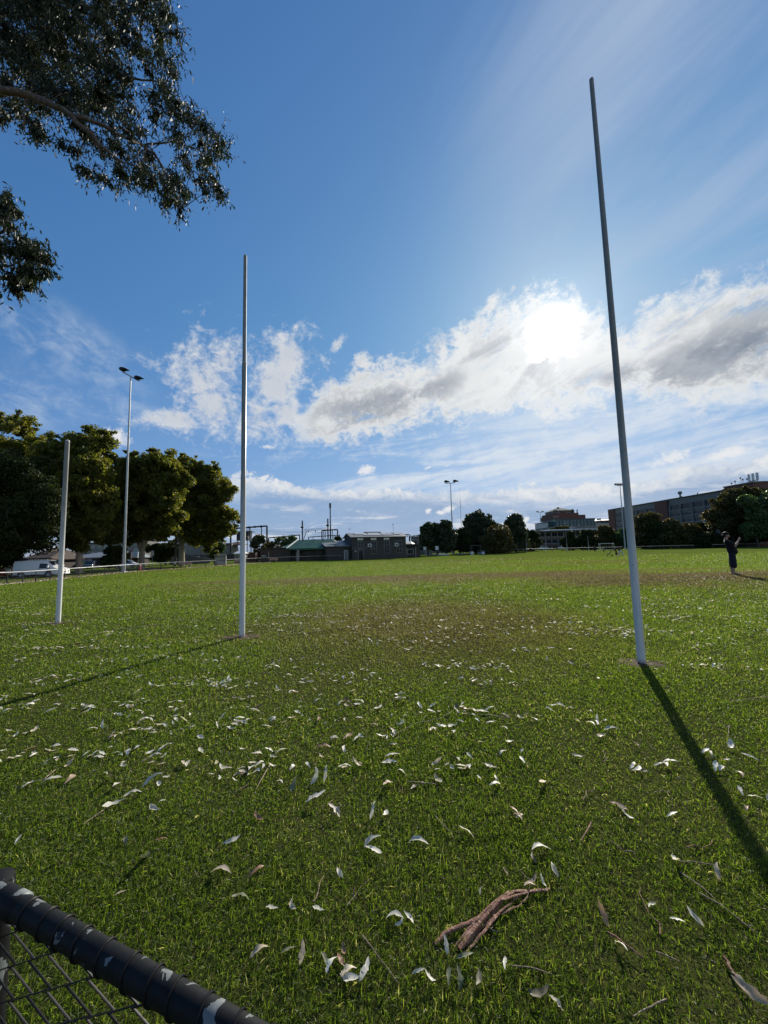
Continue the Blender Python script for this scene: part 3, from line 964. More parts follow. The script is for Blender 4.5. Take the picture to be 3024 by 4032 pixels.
def twig(pts, r, label, m_=None, name='twig', group=None, side=None):
    P = [gpix(u * DS, v * DS) for u, v in pts]
    o0 = P[0].copy()
    r *= 0.62
    mb = MB()
    path = []
    for i, q in enumerate(P):
        path.append(q - o0 + Vector((0, 0, 0.012 + r + 0.01 * math.sin(i * 2.1) ** 2)))
    dense = []
    for i in range(len(path) - 1):
        for k in range(4):
            dense.append(path[i].lerp(path[i + 1], k / 4) + Vector((LR.gauss(0, r * 0.35), LR.gauss(0, r * 0.35), 0)))
    dense.append(path[-1])
    n = len(dense)
    mb.tube(dense, [r * (1.0 - 0.55 * i / (n - 1)) * LR.uniform(0.85, 1.15) for i in range(n)], 6)
    if side:
        for (i, du, dv) in side:
            a = dense[i]
            mb.tube([a, a + Vector((du * 0.5, dv * 0.5, 0.012)), a + Vector((du, dv, 0.008))], [r * 0.6, r * 0.5, r * 0.3], 5)
    o = mb.build(name, m_ or twig_m, smooth=True, loc=o0)
    return tag(o, label, 'twig' if name == 'twig' else 'bark', group)


# the torn bundle of bark in front: several strips still joined at one end
bb0 = gpix(1040 * DS, 2000 * DS)
mb = MB()
def strip(pts, r, flat=0.45):
    P = [gpix(u * DS, v * DS) - bb0 + Vector((0, 0, 0.008 + h * 0.8)) for u, v, h in pts]
    D_ = []
    for i in range(len(P) - 1):
        for k in range(5):
            D_.append(P[i].lerp(P[i + 1], k / 5) + Vector((LR.gauss(0, 0.0009), LR.gauss(0, 0.0009), LR.gauss(0, 0.0008))))
    D_.append(P[-1])
    n = len(D_)
    mb.tube(D_, [0.78 * r * (0.55 + 0.6 * math.sin(PI * min(0.93, 0.16 + i / n)) ** 0.7) * LR.uniform(0.96, 1.04) for i in range(n)], 8, True, flat)
strip([(992, 2058, 0.004), (1020, 2025, 0.016), (1052, 1990, 0.024), (1085, 1955, 0.022), (1110, 1938, 0.014), (1188, 1929, 0.006)], 0.0135, 0.7)
strip([(940, 2046, 0.0), (962, 2026, 0.012), (1000, 2012, 0.018), (1030, 2004, 0.02), (1062, 1978, 0.03)], 0.0105, 0.6)
strip([(1000, 2052, 0.0), (1040, 2012, 0.012), (1075, 1985, 0.01), (1110, 1968, 0.006), (1128, 1962, 0.004)], 0.0075)
strip([(1010, 2050, 0.0), (1048, 2004, 0.006), (1066, 1990, 0.004)], 0.006)
strip([(1064, 1990, 0.016), (1088, 1952, 0.012)], 0.006)
strip([(1118, 1962, 0.0), (1142, 1944, 0.006)], 0.005)
strip([(1008, 2062, 0.002), (1046, 2024, 0.014), (1080, 1982, 0.018), (1122, 1946, 0.012)], 0.0065)
strip([(982, 2052, 0.002), (1030, 2006, 0.030), (1066, 1970, 0.034), (1100, 1940, 0.024)], 0.0060)
strip([(970, 2022, 0.008), (1034, 1998, 0.024), (1082, 1962, 0.03), (1150, 1934, 0.012)], 0.008)
tag(mb.build('bark_bundle', bark_m, smooth=True, loc=bb0), 'torn bundle of brown bark strips in the foreground grass', 'bark')

twig([(782, 2027), (812, 2072), (862, 2140)], 0.0042, 'straight brown twig left of the bark bundle')
twig([(585, 1655), (565, 1690), (553, 1712)], 0.007, 'short pale brown twig pointing down at the middle of the lawn')
twig([(250, 1735), (215, 1765), (180, 1790)], 0.006, 'brown twig carrying a long pale leaf at the left')
twig([(120, 1668), (95, 1690), (60, 1700)], 0.006, 'brown twig at the left edge below the leaf drifts')
twig([(1278, 1785), (1256, 1828)], 0.0085, 'short thick piece of tan bark on the right of the lawn', bark_m, 'bark_piece')
twig([(1470, 1892), (1520, 1930), (1547, 1955)], 0.0045, 'twig beside the post shadow forming a corner with another')
twig([(1468, 1868), (1500, 1872), (1548, 1880)], 0.004, 'upper twig forming a corner beside the post shadow')
twig([(1508, 1935), (1560, 1968), (1630, 2025)], 0.0045, 'long pale twig on the right below the post shadow')
twig([(1312, 2022), (1340, 2045), (1392, 2085)], 0.0065, 'dark brown twig under the large upright leaf', bark_m)
twig([(1418, 2066), (1440, 2078), (1470, 2092)], 0.004, 'short pale twig in the right foreground grass')
twig([(1565, 2080), (1590, 2125), (1612, 2160)], 0.009, 'dark strip of bark beside the largest leaf in the corner', bark_m, 'bark_piece')
twig([(1440, 2170), (1400, 2195), (1370, 2212)], 0.005, 'tan twig at the bottom edge of the lawn')
twig([(1096, 2095), (1150, 2105), (1195, 2120)], 0.004, 'dull twig lying between the bark bundle and the wavy leaf')
twig([(940, 1768), (962, 1795), (982, 1820)], 0.004, 'thin pale twig standing alone mid lawn')
twig([(1725 / 1.0, 1500), (1640, 1512), (1575, 1522)], 0.006, 'twig lying right of the right goal post')
twig([(855, 1590), (900, 1568), (950, 1558), (985, 1535)], 0.0055, 'long bent twig in the middle below the leaf heap', None, 'twig', None, [(5, 0.05, 0.12)])
twig([(880, 1693), (925, 1700), (945, 1702)], 0.0055, 'straw coloured twig right of the upright leaves')
twig([(535, 1700), (505, 1720)], 0.004, 'tiny twig left of the upright leaves')
twig([(1575, 1570), (1573, 1600)], 0.004, 'thin twig near the right edge of the lawn')
twig([(1100, 1555), (1060, 1550), (1010, 1548)], 0.006, 'dark twig running through the right hand leaf heap')
twig([(600, 1378), (650, 1372), (720, 1362)], 0.012, 'dark stick lying right of the left goal post')
twig([(250, 1362), (300, 1358), (340, 1350)], 0.012, 'dark stick between the behind post and the left goal post')
twig([(110, 1418), (160, 1410), (215, 1400)], 0.010, 'dark stick under the behind post')

# small unremarkable twigs
for k in range(34):
    near = k < 20
    y = LR.uniform(1.5, 3.2) if near else LR.uniform(3.2, 7.5)
    x = LR.uniform(-0.9 * y, 0.9 * y)
    if near and x < -0.25 * y: x = abs(x)
    an, ln = LR.uniform(0, PI), LR.uniform(0.08, 0.22)
    r = LR.uniform(0.0016, 0.0030)
    pts = [Vector((ln * (i / 5 - 0.5), LR.gauss(0, 0.012), 0.016 + 0.006 * math.sin(i * 2.3))) for i in range(6)]
    o = MB().tube(pts, [r * (1 - 0.1 * i) for i in range(6)], 5).build('twig', twig_m if k % 3 else bark_m, smooth=True, loc=(x, y, gz(x, y)))
    o.rotation_euler = (0, 0, an)
    tag(o, 'small thin brown twig lying in the near grass' if near else 'small thin brown twig lying farther out between the leaves', 'twig', 'small twigs in the near grass' if near else 'small twigs between the leaves')
# ------------------------------------------------------------------ goal posts
white_paint = mat('post_paint', (0.43, 0.45, 0.44), 0.34, 0.06, 1.4, 0.08, 40.0, spec=0.45, col2=(0.33, 0.34, 0.33), mixsharp=(0.62, 0.74))


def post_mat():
    """white paint with ground bounce coloured in low and shade above, plus scuffs and knocks"""
    m, t, out = new_mat('shaded_worn_post_paint')
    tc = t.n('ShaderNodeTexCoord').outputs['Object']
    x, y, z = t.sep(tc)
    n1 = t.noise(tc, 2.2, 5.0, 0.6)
    low_bounce = t.ss(t.m('ADD', z, t.m('MULTIPLY', t.m('SUBTRACT', n1, 0.5), 2.2)), 3.4, 0.6)  # bounced light painted into the colour: pale near the ground, grey higher up
    c = t.mix(low_bounce, t.mix(t.lerp(n1, 0.3, 0.7, 0, 1), (0.165, 0.165, 0.145), (0.215, 0.215, 0.19)), t.mix(t.lerp(n1, 0.3, 0.7, 0, 1), (0.62, 0.62, 0.59), (0.72, 0.72, 0.69)))
    drip = t.noise(t.xyz(t.m('MULTIPLY', x, 60.0), t.m('MULTIPLY', y, 60.0), t.m('MULTIPLY', z, 1.1)), 1.0, 4.0, 0.6)
    c = t.mix(t.m('MULTIPLY', t.ss(drip, 0.54, 0.72), 0.35), c, (0.20, 0.20, 0.18))
    knock = t.ss(t.noise(tc, 13.0, 4.0, 0.6, 0.4), 0.70, 0.73)
    c = t.mix(t.m('MULTIPLY', knock, 0.8), c, (0.055, 0.05, 0.045))
    foot = t.ss(t.m('ADD', z, t.m('MULTIPLY', t.noise(tc, 30.0, 4.0), 0.10)), 0.14, 0.03)
    c = t.mix(t.m('MULTIPLY', foot, 0.75), c, (0.13, 0.10, 0.075))
    p = t.n('ShaderNodeBsdfPrincipled')
    t.put(p.inputs['Base Color'], c)
    t.put(p.inputs['Roughness'], t.lerp(n1, 0.3, 0.7, 0.32, 0.5))
    p.inputs['Specular IOR Level'].default_value = 0.45
    b_ = t.n('ShaderNodeBump')
    b_.inputs['Strength'].default_value = 0.25
    b_.inputs['Distance'].default_value = 0.004
    t.put(b_.inputs['Height'], t.m('ADD', t.noise(tc, 26.0, 4.0), t.m('MULTIPLY', knock, -1.0)))
    t.link(b_.outputs[0], p.inputs['Normal'])
    t.link(p.outputs[0], out.inputs[0])
    return m


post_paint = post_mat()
post_cap_m = mat('post_cap', (0.45, 0.46, 0.45), 0.5, 0.1, 3.0)
dark_rubber = mat('dark_footing', (0.05, 0.045, 0.04), 0.9, 0.3, 9.0, 0.5)


def goal_post(base, H, r0, r1, label, name='goal_post', tilt=(0, 0), steps=(), group='goal posts at the near end'):
    o = thing(name, label, 'goal post', base, 0, group)
    o.rotation_euler = (tilt[0], tilt[1], 0)
    zs, rs_ = [-0.25], [r0]
    for (f, r) in steps:
        zs += [H * f - 0.012, H * f]
        rs_ += [rs_[-1], r]
    if not steps:
        for k in range(1, 12):
            zs.append(H * k / 12)
            rs_.append(r0 + (r1 - r0) * k / 12)
    zs.append(H)
    rs_.append(r1)
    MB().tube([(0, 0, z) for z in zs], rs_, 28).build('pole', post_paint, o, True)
    MB().tube([(0, 0, H + 0.001), (0, 0, H + r1 * 0.5), (0, 0, H + r1 * 0.9)], [r1 * 0.99, r1 * 0.93, r1 * 0.45], 24).build('cap', post_cap_m, o, True)
    return o


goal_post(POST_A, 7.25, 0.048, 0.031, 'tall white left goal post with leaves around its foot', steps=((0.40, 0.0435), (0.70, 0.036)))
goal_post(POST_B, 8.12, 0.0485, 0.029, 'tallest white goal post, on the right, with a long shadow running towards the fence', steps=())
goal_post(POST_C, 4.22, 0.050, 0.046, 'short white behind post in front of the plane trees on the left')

# ------------------------------------------------------------------ fence in the foreground
rail_m, t, out = new_mat('chipped_black_paint')
tc = t.n('ShaderNodeTexCoord').outputs['Object']
ox, oy, oz = t.sep(tc)
wrap = t.m('COSINE', t.m('MULTIPLY', t.m('SUBTRACT', ox, 0.088), 2 * PI / 0.0505))
chip = t.m('ADD', t.noise(tc, 34.0, 5.0, 0.5, 0.5), t.m('ADD', t.m('MULTIPLY', wrap, 0.065), t.m('MULTIPLY', t.m('SUBTRACT', t.noise(tc, 11.0, 2.0), 0.5), 0.35)))
k1 = t.ss(chip, 0.628, 0.650)
p = t.n('ShaderNodeBsdfPrincipled')
c = t.mix(t.lerp(t.noise(tc, 60, 4), 0.3, 0.7, 0, 1), (0.006, 0.0065, 0.007), (0.011, 0.0115, 0.012))
c = t.mix(k1, c, t.mix(t.lerp(t.noise(tc, 90, 4), 0.3, 0.7, 0, 1), (0.12, 0.135, 0.135), (0.19, 0.205, 0.20)))
t.put(p.inputs['Base Color'], c)
t.put(p.inputs['Roughness'], t.m('ADD', 0.46, t.m('MULTIPLY', t.noise(tc, 140, 3), 0.16)))
t.put(p.inputs['Metallic'], t.m('MULTIPLY', k1, 0.25))
p.inputs['Specular IOR Level'].default_value = 0.15
b_ = t.n('ShaderNodeBump')
b_.inputs['Strength'].default_value = 0.35
b_.inputs['Distance'].default_value = 0.002
t.put(b_.inputs['Height'], t.m('ADD', t.m('MULTIPLY', k1, -0.6), t.m('MULTIPLY', t.noise(tc, 220, 3), 0.25)))
t.link(b_.outputs[0], p.inputs['Normal'])
t.link(p.outputs[0], out.inputs[0])
wire_m = mat('black_wire', (0.008, 0.008, 0.009), 0.45, 0.3, 40, spec=0.16)


def zplane(px, py, z):
    d = ray(px, py)
    return CAM + d * ((z - CAM.z) / d.z)


ZR = 0.90
ra_, rb_ = zplane(99.5, 3586, ZR), zplane(812, 3996, ZR)
rdir = (rb_ - ra_); rdir.z = 0; rdir.normalize()
rl0 = zplane(20, 3540, ZR)
rl0 = ra_ + rdir * (rl0 - ra_).dot(rdir)
fnc = thing('chain_link_fence', 'black chain link fence with a chipped top rail in the near left corner', 'fence', (rl0.x, rl0.y, 0), math.atan2(rdir.y, rdir.x))
RR = 0.0180
LEN = 2.3
MB().tube([(0.03, 0, ZR), (LEN * 0.25, 0, ZR), (LEN * 0.6, 0, ZR), (LEN, 0, ZR)], RR, 40).build('top_rail', rail_m, fnc, True)
# end fitting of the rail: cup and strap on the post
mb = MB()
mb.tube([(-0.030, 0, ZR), (0.012, 0, ZR), (0.046, 0, ZR), (0.050, 0, ZR)], [RR * 1.10, RR * 1.14, RR * 1.16, RR * 1.02], 32)
mb.build('rail_cup', rail_m, fnc, True)
MB().tube([(-0.040, 0, -0.2), (-0.040, 0, 0.5), (-0.040, 0, ZR - 0.010)], 0.0275, 32).build('post', rail_m, fnc, True)
mb = MB()
mb.tube([(-0.040, 0, ZR - 0.012), (-0.040, 0, ZR + 0.012), (-0.040, 0, ZR + 0.020), (-0.040, 0, ZR + 0.025), (-0.040, 0, ZR + 0.027)], [0.030, 0.0305, 0.028, 0.018, 0.006], 28)
mb.build('post_cap', rail_m, fnc, True)
# wire wound round the rail, one turn every few centimetres
for k in range(44):
    x0 = 0.075 + k * 0.0505 + LR.uniform(-0.006, 0.006)
    pts = []
    for i in range(19):
        a = -0.6 * PI + i / 18 * 2.2 * PI
        pts.append((x0 + 0.020 * (i / 18 - 0.5), (RR + 0.0012) * math.cos(a + PI / 2), ZR + (RR + 0.0012) * math.sin(a + PI / 2)))
    MB().tube(pts, 0.0019, 6).build('tie_wire', wire_m, fnc, True)
# diamond mesh: neighbouring zigzag wires hooked together
mb = MB()
pit, row = 0.0505, 0.0265
for k in range(46):
    x0 = 0.012 + k * pit
    pts = []
    z = ZR - RR + 0.004
    s = 1 if k % 2 else -1
    while z > 0.06:
        pts.append((x0 + s * pit / 2 + s * 0.0015, s * 0.0026, z))
        z -= row * 1.0
        s = -s
    mb.tube(pts, 0.0019, 5, False)
mb.build('wire_mesh', wire_m, fnc, True)
# the fence goes on to the left of the post
mb = MB()
for k in range(14):
    x0 = -0.09 - k * pit
    pts, z, s = [], ZR - 0.02, (1 if k % 2 else -1)
    while z > 0.06:
        pts.append((x0 + s * pit / 2, s * 0.0026, z))
        z -= row
        s = -s
    mb.tube(pts, 0.0019, 5, False)
mb.build('wire_mesh', wire_m, fnc, True)
MB().tube([(-0.09, 0, ZR), (-0.85, 0, ZR)], RR, 32).build('top_rail', rail_m, fnc, True)

# ------------------------------------------------------------------ fence round the oval
galv = mat('galvanised_rail', (0.24, 0.25, 0.25), 0.5, 0.15, 2.0, metal=0.2, spec=0.4)
fence_black = mat('fence_post_black', (0.020, 0.020, 0.022), 0.6, 0.3, 5.0)
mesh_dark = mat('fence_wire_dark', (0.03, 0.03, 0.032), 0.6, 0.2, 5.0)


def smooth_path(P, step):
    """resample a polyline through a Catmull-Rom curve at even spacing"""
    pts = [P[0] * 2 - P[1]] + list(P) + [P[-1] * 2 - P[-2]]
    dense = []
    for i in range(1, len(pts) - 2):
        for k in range(20):
            u = k / 20
            a, b, c, d = pts[i - 1], pts[i], pts[i + 1], pts[i + 2]
            dense.append(0.5 * ((2 * b) + (c - a) * u + (2 * a - 5 * b + 4 * c - d) * u * u + (3 * b - a - 3 * c + d) * u ** 3))
    dense.append(pts[-2])
    out_, acc = [dense[0]], 0.0
    for a, b in zip(dense[:-1], dense[1:]):
        L = (b - a).length
        while acc + L >= step:
            f = (step - acc) / L
            a = a.lerp(b, f)
            out_.append(a.copy())
            L = (b - a).length
            acc = 0
        acc += L
    if (out_[-1] - dense[-1]).length > step * 0.4: out_.append(dense[-1])
    else: out_[-1] = dense[-1]
    return out_


def oval_fence(P, step, label, h=1.05, rail_r=0.045, wires=5):
    P = smooth_path([Vector((p.x, p.y, 0)) for p in P], step)
    o0 = P[0].copy()
    f = thing('oval_fence', label, 'fence', (o0.x, o0.y, 0), 0, 'fence runs round the oval')
    loc = [p - o0 + Vector((0, 0, gz(p.x, p.y))) for p in P]
    MB().tube([p + Vector((0, 0, h)) for p in loc], rail_r, 8).build('top_rail', galv, f, True)
    for p in loc:
        MB().tube([p + Vector((0, 0, -0.1)), p + Vector((0, 0, h - rail_r))], 0.042, 8).build('post', fence_black, f, True)
    if wires:
        mb = MB()
        for k in range(wires):
            z = 0.06 + (h - 0.15) * k / (wires - 1)
            mb.tube([p + Vector((0, 0, z)) for p in loc], 0.006, 4, False)
        for a, b in zip(loc[:-1], loc[1:]):
            n = 16
            for i in range(n):
                u = a.lerp(b, i / n); v = a.lerp(b, (i + 1.0) / n)
                s = i % 2
                mb.tube([u + Vector((0, 0, 0.06 if s else h - 0.09)), v + Vector((0, 0, h - 0.09 if s else 0.06))], 0.0045, 4, False)
        mb.build('wire_mesh', mesh_dark, f)
    return f


# control points follow the curve of the boundary in plan
LEFT_RUN = [gat(-260, 27.5), gat(22, 33.2), gat(160, 38.0), gat(287, 42.6), gat(403, 47.2), gat(503, 52.0), gat(628, 57.6), gat(740, 62.0), gat(852, 67.5)]
oval_fence(LEFT_RUN, 2.05, 'long black fence with a grey top rail passing the van and plane trees')
oval_fence([gat(890, 70.5), gat(980, 76.0), gat(1058, 80.5), gat(1225, 84.6), gat(1345, 86.2)], 3.4, 'stretch of pale railed fence from the player shelter to the green roofed clubroom')
oval_fence([gat(1880, 109), gat(1975, 113), gat(2063, 115), gat(2180, 114.5), gat(2316, 110.5), gat(2450, 106.5)], 2.75, 'distant fence passing behind the far goal posts')
oval_fence([gat(2478, 105.8), gat(2580, 104.2), gat(2666, 103.4), gat(2733, 103.2)], 2.75, 'distant fence run ending at a gap, right of the tall right goal post')
oval_fence([gat(2804, 103.6), gat(2870, 104.2), gat(2960, 106), gat(3060, 109)], 2.9, 'distant fence run behind the standing person, after the gap', wires=4)

# bark and leaf strip outside the fence, asphalt behind it
strip_m = mat('bark_chip_path', (0.155, 0.095, 0.062), 0.95, 0.5, 3.0, 0.8, 14.0, spec=0.1, col2=(0.33, 0.25, 0.17), mixsharp=(0.52, 0.62))
asphalt = mat('asphalt', (0.048, 0.048, 0.050), 0.9, 0.25, 1.5, 0.5, 30.0, spec=0.2)


def ribbon(name, P, w0, w1, lift, m_):
    P = smooth_path([Vector((p.x, p.y, 0)) for p in P], 1.2)
    vs, fs = [], []
    K = 6
    for i, p in enumerate(P):
        t_ = (P[min(i + 1, len(P) - 1)] - P[max(i - 1, 0)]).normalized()
        n_ = Vector((-t_.y, t_.x, 0))
        wob = 0.35 * mnoise.noise(Vector((p.x * 0.5, p.y * 0.5, 4)))
        for k in range(K + 1):
            w = w0 + (w1 - w0) * k / K + (wob if k in (0,) else 0)
            q = p + n_ * w
            vs.append((q.x, q.y, gz(q.x, q.y) + lift))
    for i in range(len(P) - 1):
        for k in range(K):
            a = i * (K + 1) + k
            fs.append((a, a + 1, a + K + 2, a + K + 1))
    return tag(MB().add(vs, fs).build(name, m_, smooth=True), kind='structure')


ribbon('bark_path', LEFT_RUN + [gat(980, 76), gat(1058, 80.5)], -0.35, 3.2, 0.02, strip_m)
ribbon('road', LEFT_RUN[:-1], 3.0, 12.5, 0.012, asphalt)
# pale leaves blown against the foot of the fence
vs_all, q_all = [], []
P = smooth_path([Vector((p.x, p.y, 0)) for p in LEFT_RUN + [gat(980, 76), gat(1058, 80.5)]], 0.16)
for p_ in P:
    for j in range(3):
        if LR.random() < 0.45 + 0.5 * mnoise.noise(Vector((p_.x * 0.4, p_.y * 0.4, 9))):
            rs = random.Random(int(p_.x * 7777) + j)
            vs, fs = leaf_shape(rs, rs.uniform(-2, 2), 0.45, 0.5)
            x, y = p_.x + rs.gauss(0.05, 0.22), p_.y + rs.gauss(0, 0.22)
            Mx = Matrix.Translation((x, y, gz(x, y) + 0.04)) @ Euler((rs.gauss(0, 0.5), rs.gauss(0, 0.5), rs.uniform(0, 6.28))).to_matrix().to_4x4() @ Matrix.Scale(rs.uniform(0.14, 0.26), 4)
            n0 = len(vs_all)
            vs_all += [tuple(Mx @ Vector(v)) for v in vs]
            q_all += [tuple(i + n0 for i in f) for f in fs]
lt = np_mesh('leaf_drift', np.array(vs_all), np.array(q_all), None, pale_m, smooth=True)
tag(lt, 'pale dead leaves blown along the foot of the oval fence', 'leaf litter', kind='stuff')

# ------------------------------------------------------------------ floodlights
pole_grey = mat('light_pole', (0.36, 0.38, 0.38), 0.38, 0.1, 1.0, metal=0.5, spec=0.5)
lamp_black = mat('lamp_housing', (0.03, 0.03, 0.033), 0.7, 0.2, 4.0, spec=0.12)
lamp_glass = mat('lamp_glass', (0.35, 0.36, 0.37), 0.15, 0.05, 4.0, spec=0.7)


def lamp_head(o, x, y, z, yaw, s=1.0):
    """tilted flood lamp on a bracket, deep at the back and thin at the visor"""
    c, si = math.cos(yaw), math.sin(yaw)
    sec = [(-0.45, 0.02), (-0.50, 0.34), (-0.30, 0.52), (0.10, 0.50), (0.75, 0.22), (1.00, 0.06), (0.95, 0.02), (0.15, 0.0)]
    mb = MB()
    vs = []
    for w in (-0.42, -0.36, 0.36, 0.42):
        q = 1.0 if abs(w) < 0.4 else 0.86
        for u, v in sec:
            u2, v2, w2 = u * s, (v - 0.24) * s * q + 0.24 * s, w * s
            vs.append((u2 * c - w2 * si, u2 * si + w2 * c, z + 0.25 * s + v2))
    n = len(sec)
    fs = [tuple(range(n)), tuple(range(4 * n - 1, 3 * n - 1, -1))]
    for j in range(3):
        fs += [(j * n + k, (j + 1) * n + k, (j + 1) * n + (k + 1) % n, j * n + (k + 1) % n) for k in range(n)]
    mb.add(vs, fs).build('lamp_head', lamp_black, o, loc=(x, y, 0))
    b = MB()
    for w in (-0.30, 0.30):
        b.tube([(-w * s * si, w * s * c, z - 0.04), (-0.30 * s * c - w * s * si, -0.30 * s * si + w * s * c, z + 0.30 * s)], 0.05 * s, 6)
        b.tube([(-w * s * si, w * s * c, z - 0.04), (0.12 * s * c - w * s * si, 0.12 * s * si + w * s * c, z + 0.27 * s)], 0.04 * s, 6)
    b.build('lamp_bracket', lamp_black, o, loc=(x, y, 0))


def light_tower(base, H, r0, r1, arm, armdir, lamps, yaw, label, s=1.0, mid=False):
    o = thing('light_tower', label, 'floodlight', base, 0, 'floodlight towers round the oval')
    n = 10
    MB().tube([(0, 0, H * k / n - (0.3 if k == 0 else 0)) for k in range(n + 1)], [r0 + (r1 - r0) * k / n for k in range(n + 1)], 16).build('mast', pole_grey, o, True)
    MB().box(-0.32, 0.32, -0.32, 0.32, -0.05, 0.12, 0.02).build('base_plate', pole_grey, o)
    MB().tube([(0, 0, 0.12), (0, 0, 0.5), (0, 0, 2.6)], [r0 * 1.35, r0 * 1.2, r0 * 1.06], 16).build('mast_sleeve', pole_grey, o, True)
    ca, sa = math.cos(armdir), math.sin(armdir)
    MB().tube([(-arm * ca, -arm * sa, H + 0.06), (0, 0, H + 0.06), (arm * ca, arm * sa, H + 0.06)], 0.085 * s, 8).build('cross_arm', lamp_black, o, True)
    for f in lamps:
        lamp_head(o, f * arm * ca, f * arm * sa, H + 0.1, yaw, s)
    return o


b1 = gat(490, 53.0)
H1 = at(500, 1484, 53.0).z - b1.z
light_tower(b1, H1, 0.20, 0.085, 1.45, R(83), (-0.94, 0.94), R(-12), 'nearest floodlight tower, with two black lamps, rising in front of the plane trees', 0.8)
b2 = gat(1784, 118.0)
light_tower(b2, at(1772, 1903, 118.0).z - b2.z, 0.24, 0.10, 1.45, R(-12), (-0.9, 0.95), R(-6), 'floodlight tower standing left of the domed fig tree', 1.15)
b3 = gat(2136, 215.0)
light_tower(b3, at(2131, 2018, 215.0).z - b3.z, 0.22, 0.10, 1.5, R(0), (-0.95, 0.95), R(-90), 'farthest floodlight tower, left of the stepped brick building', 1.2)
b4 = gat(2461, 124.0)
light_tower(b4, at(2441, 1913, 124.0).z - b4.z, 0.22, 0.10, 1.15, R(4), (-1.0, -0.15, 0.6), R(-90), 'floodlight tower with three lamps just left of the tall right goal post', 1.0)

# ------------------------------------------------------------------ far goals
for (px, bt, tp, d, r, lb) in ((2073, 2171, 2117, 117.0, 0.065, 'leftmost of the four far posts, short, in front of dark trees'),
                               (2149, 2170, 2092, 117.0, 0.075, 'tall far post, second from the left, in front of the low brick building'),
                               (2232, 2168, 2089, 115.0, 0.075, 'tall far post, third from the left, in front of the low brick building'),
                               (2317, 2166, 2111, 112.0, 0.065, 'rightmost of the four far posts, short, near the soccer goal')):
    b = gat(px, d)
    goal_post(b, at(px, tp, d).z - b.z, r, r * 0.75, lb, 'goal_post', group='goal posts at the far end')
white_metal = mat('white_metal', (0.70, 0.71, 0.70), 0.4, 0.08, 2.0)
net_m = mat('goal_net', (0.35, 0.36, 0.36), 0.8, 0.1, 2.0)
b = gat(2390, 126.0)
sg = thing('soccer_goal', 'white soccer goal frame beyond the distant fence', 'soccer goal', b, R(2))
for s in (-2.32, 2.32):
    MB().tube([(s, 0, -0.05), (s, 0, 1.98)], 0.06, 10).build('upright', white_metal, sg, True)
    MB().tube([(s, 0.05, 1.95), (s, 0.7, 1.9), (s, 1.5, 0.0)], 0.03, 8).build('stay', white_metal, sg, True)
MB().tube([(-2.38, 0, 2.04), (2.38, 0, 2.04)], 0.06, 10).build('crossbar', white_metal, sg, True)
MB().tube([(-2.32, 1.5, 0.03), (2.32, 1.5, 0.03)], 0.03, 8).build('ground_bar', white_metal, sg, True)
mb = MB()
for k in range(17):
    x = -2.3 + k * 0.2875
    mb.tube([(x, 0.06, 1.98), (x, 0.7, 1.86), (x, 1.5, 0.04)], 0.004, 3, False)
for (y, z) in ((0.25, 1.95), (0.5, 1.91), (0.72, 1.83), (0.9, 1.4), (1.1, 0.98), (1.3, 0.5)):
    mb.tube([(-2.3, y, z), (2.3, y, z)], 0.004, 3, False)
mb.build('net', net_m, sg)
# ------------------------------------------------------------------ trees
plane_leaf = leaf_mat('plane_leaf', [(0.036, 0.052, 0.013), (0.068, 0.086, 0.018), (0.118, 0.120, 0.030), (0.175, 0.148, 0.042)], 0.54, 0.45, 0.28, (2.2, 2.1, 0.7))
dark_leaf = leaf_mat('dark_evergreen_leaf', [(0.018, 0.028, 0.011), (0.034, 0.046, 0.016), (0.058, 0.068, 0.020)], 0.18, 0.6, 0.12, (1.5, 1.5, 0.5))
gum_leaf_m = leaf_mat('gum_tree_leaf', [(0.028, 0.042, 0.018), (0.050, 0.064, 0.026), (0.085, 0.095, 0.046)], 0.20, 0.36, 0.45, (1.5, 1.6, 0.5))
fig_leaf = leaf_mat('fig_leaf', [(0.022, 0.036, 0.016), (0.042, 0.060, 0.026), (0.070, 0.086, 0.032)], 0.18, 0.42, 0.4, (1.5, 1.5, 0.5))
rust_leaf = leaf_mat('autumn_leaf', [(0.042, 0.050, 0.016), (0.080, 0.076, 0.022), (0.125, 0.085, 0.030)], 0.24, 0.5, 0.3, (1.6, 1.4, 0.5))
fresh_leaf = leaf_mat('fresh_green_leaf', [(0.040, 0.074, 0.026), (0.068, 0.112, 0.040), (0.100, 0.145, 0.052)], 0.28, 0.45, 0.4, (1.5, 1.7, 0.5))
plane_bark = mat('plane_bark', (0.20, 0.175, 0.135), 0.85, 0.3, 2.5, 0.6, 12, spec=0.2, col2=(0.34, 0.31, 0.24), mixsharp=(0.52, 0.60))
gum_bark = mat('gum_bark', (0.24, 0.19, 0.15), 0.75, 0.3, 4.0, 0.5, 20, spec=0.25, col2=(0.42, 0.36, 0.29), mixsharp=(0.5, 0.6))
dark_bark = mat('dark_bark', (0.07, 0.055, 0.042), 0.9, 0.3, 3.0, 0.7, 14, spec=0.2)


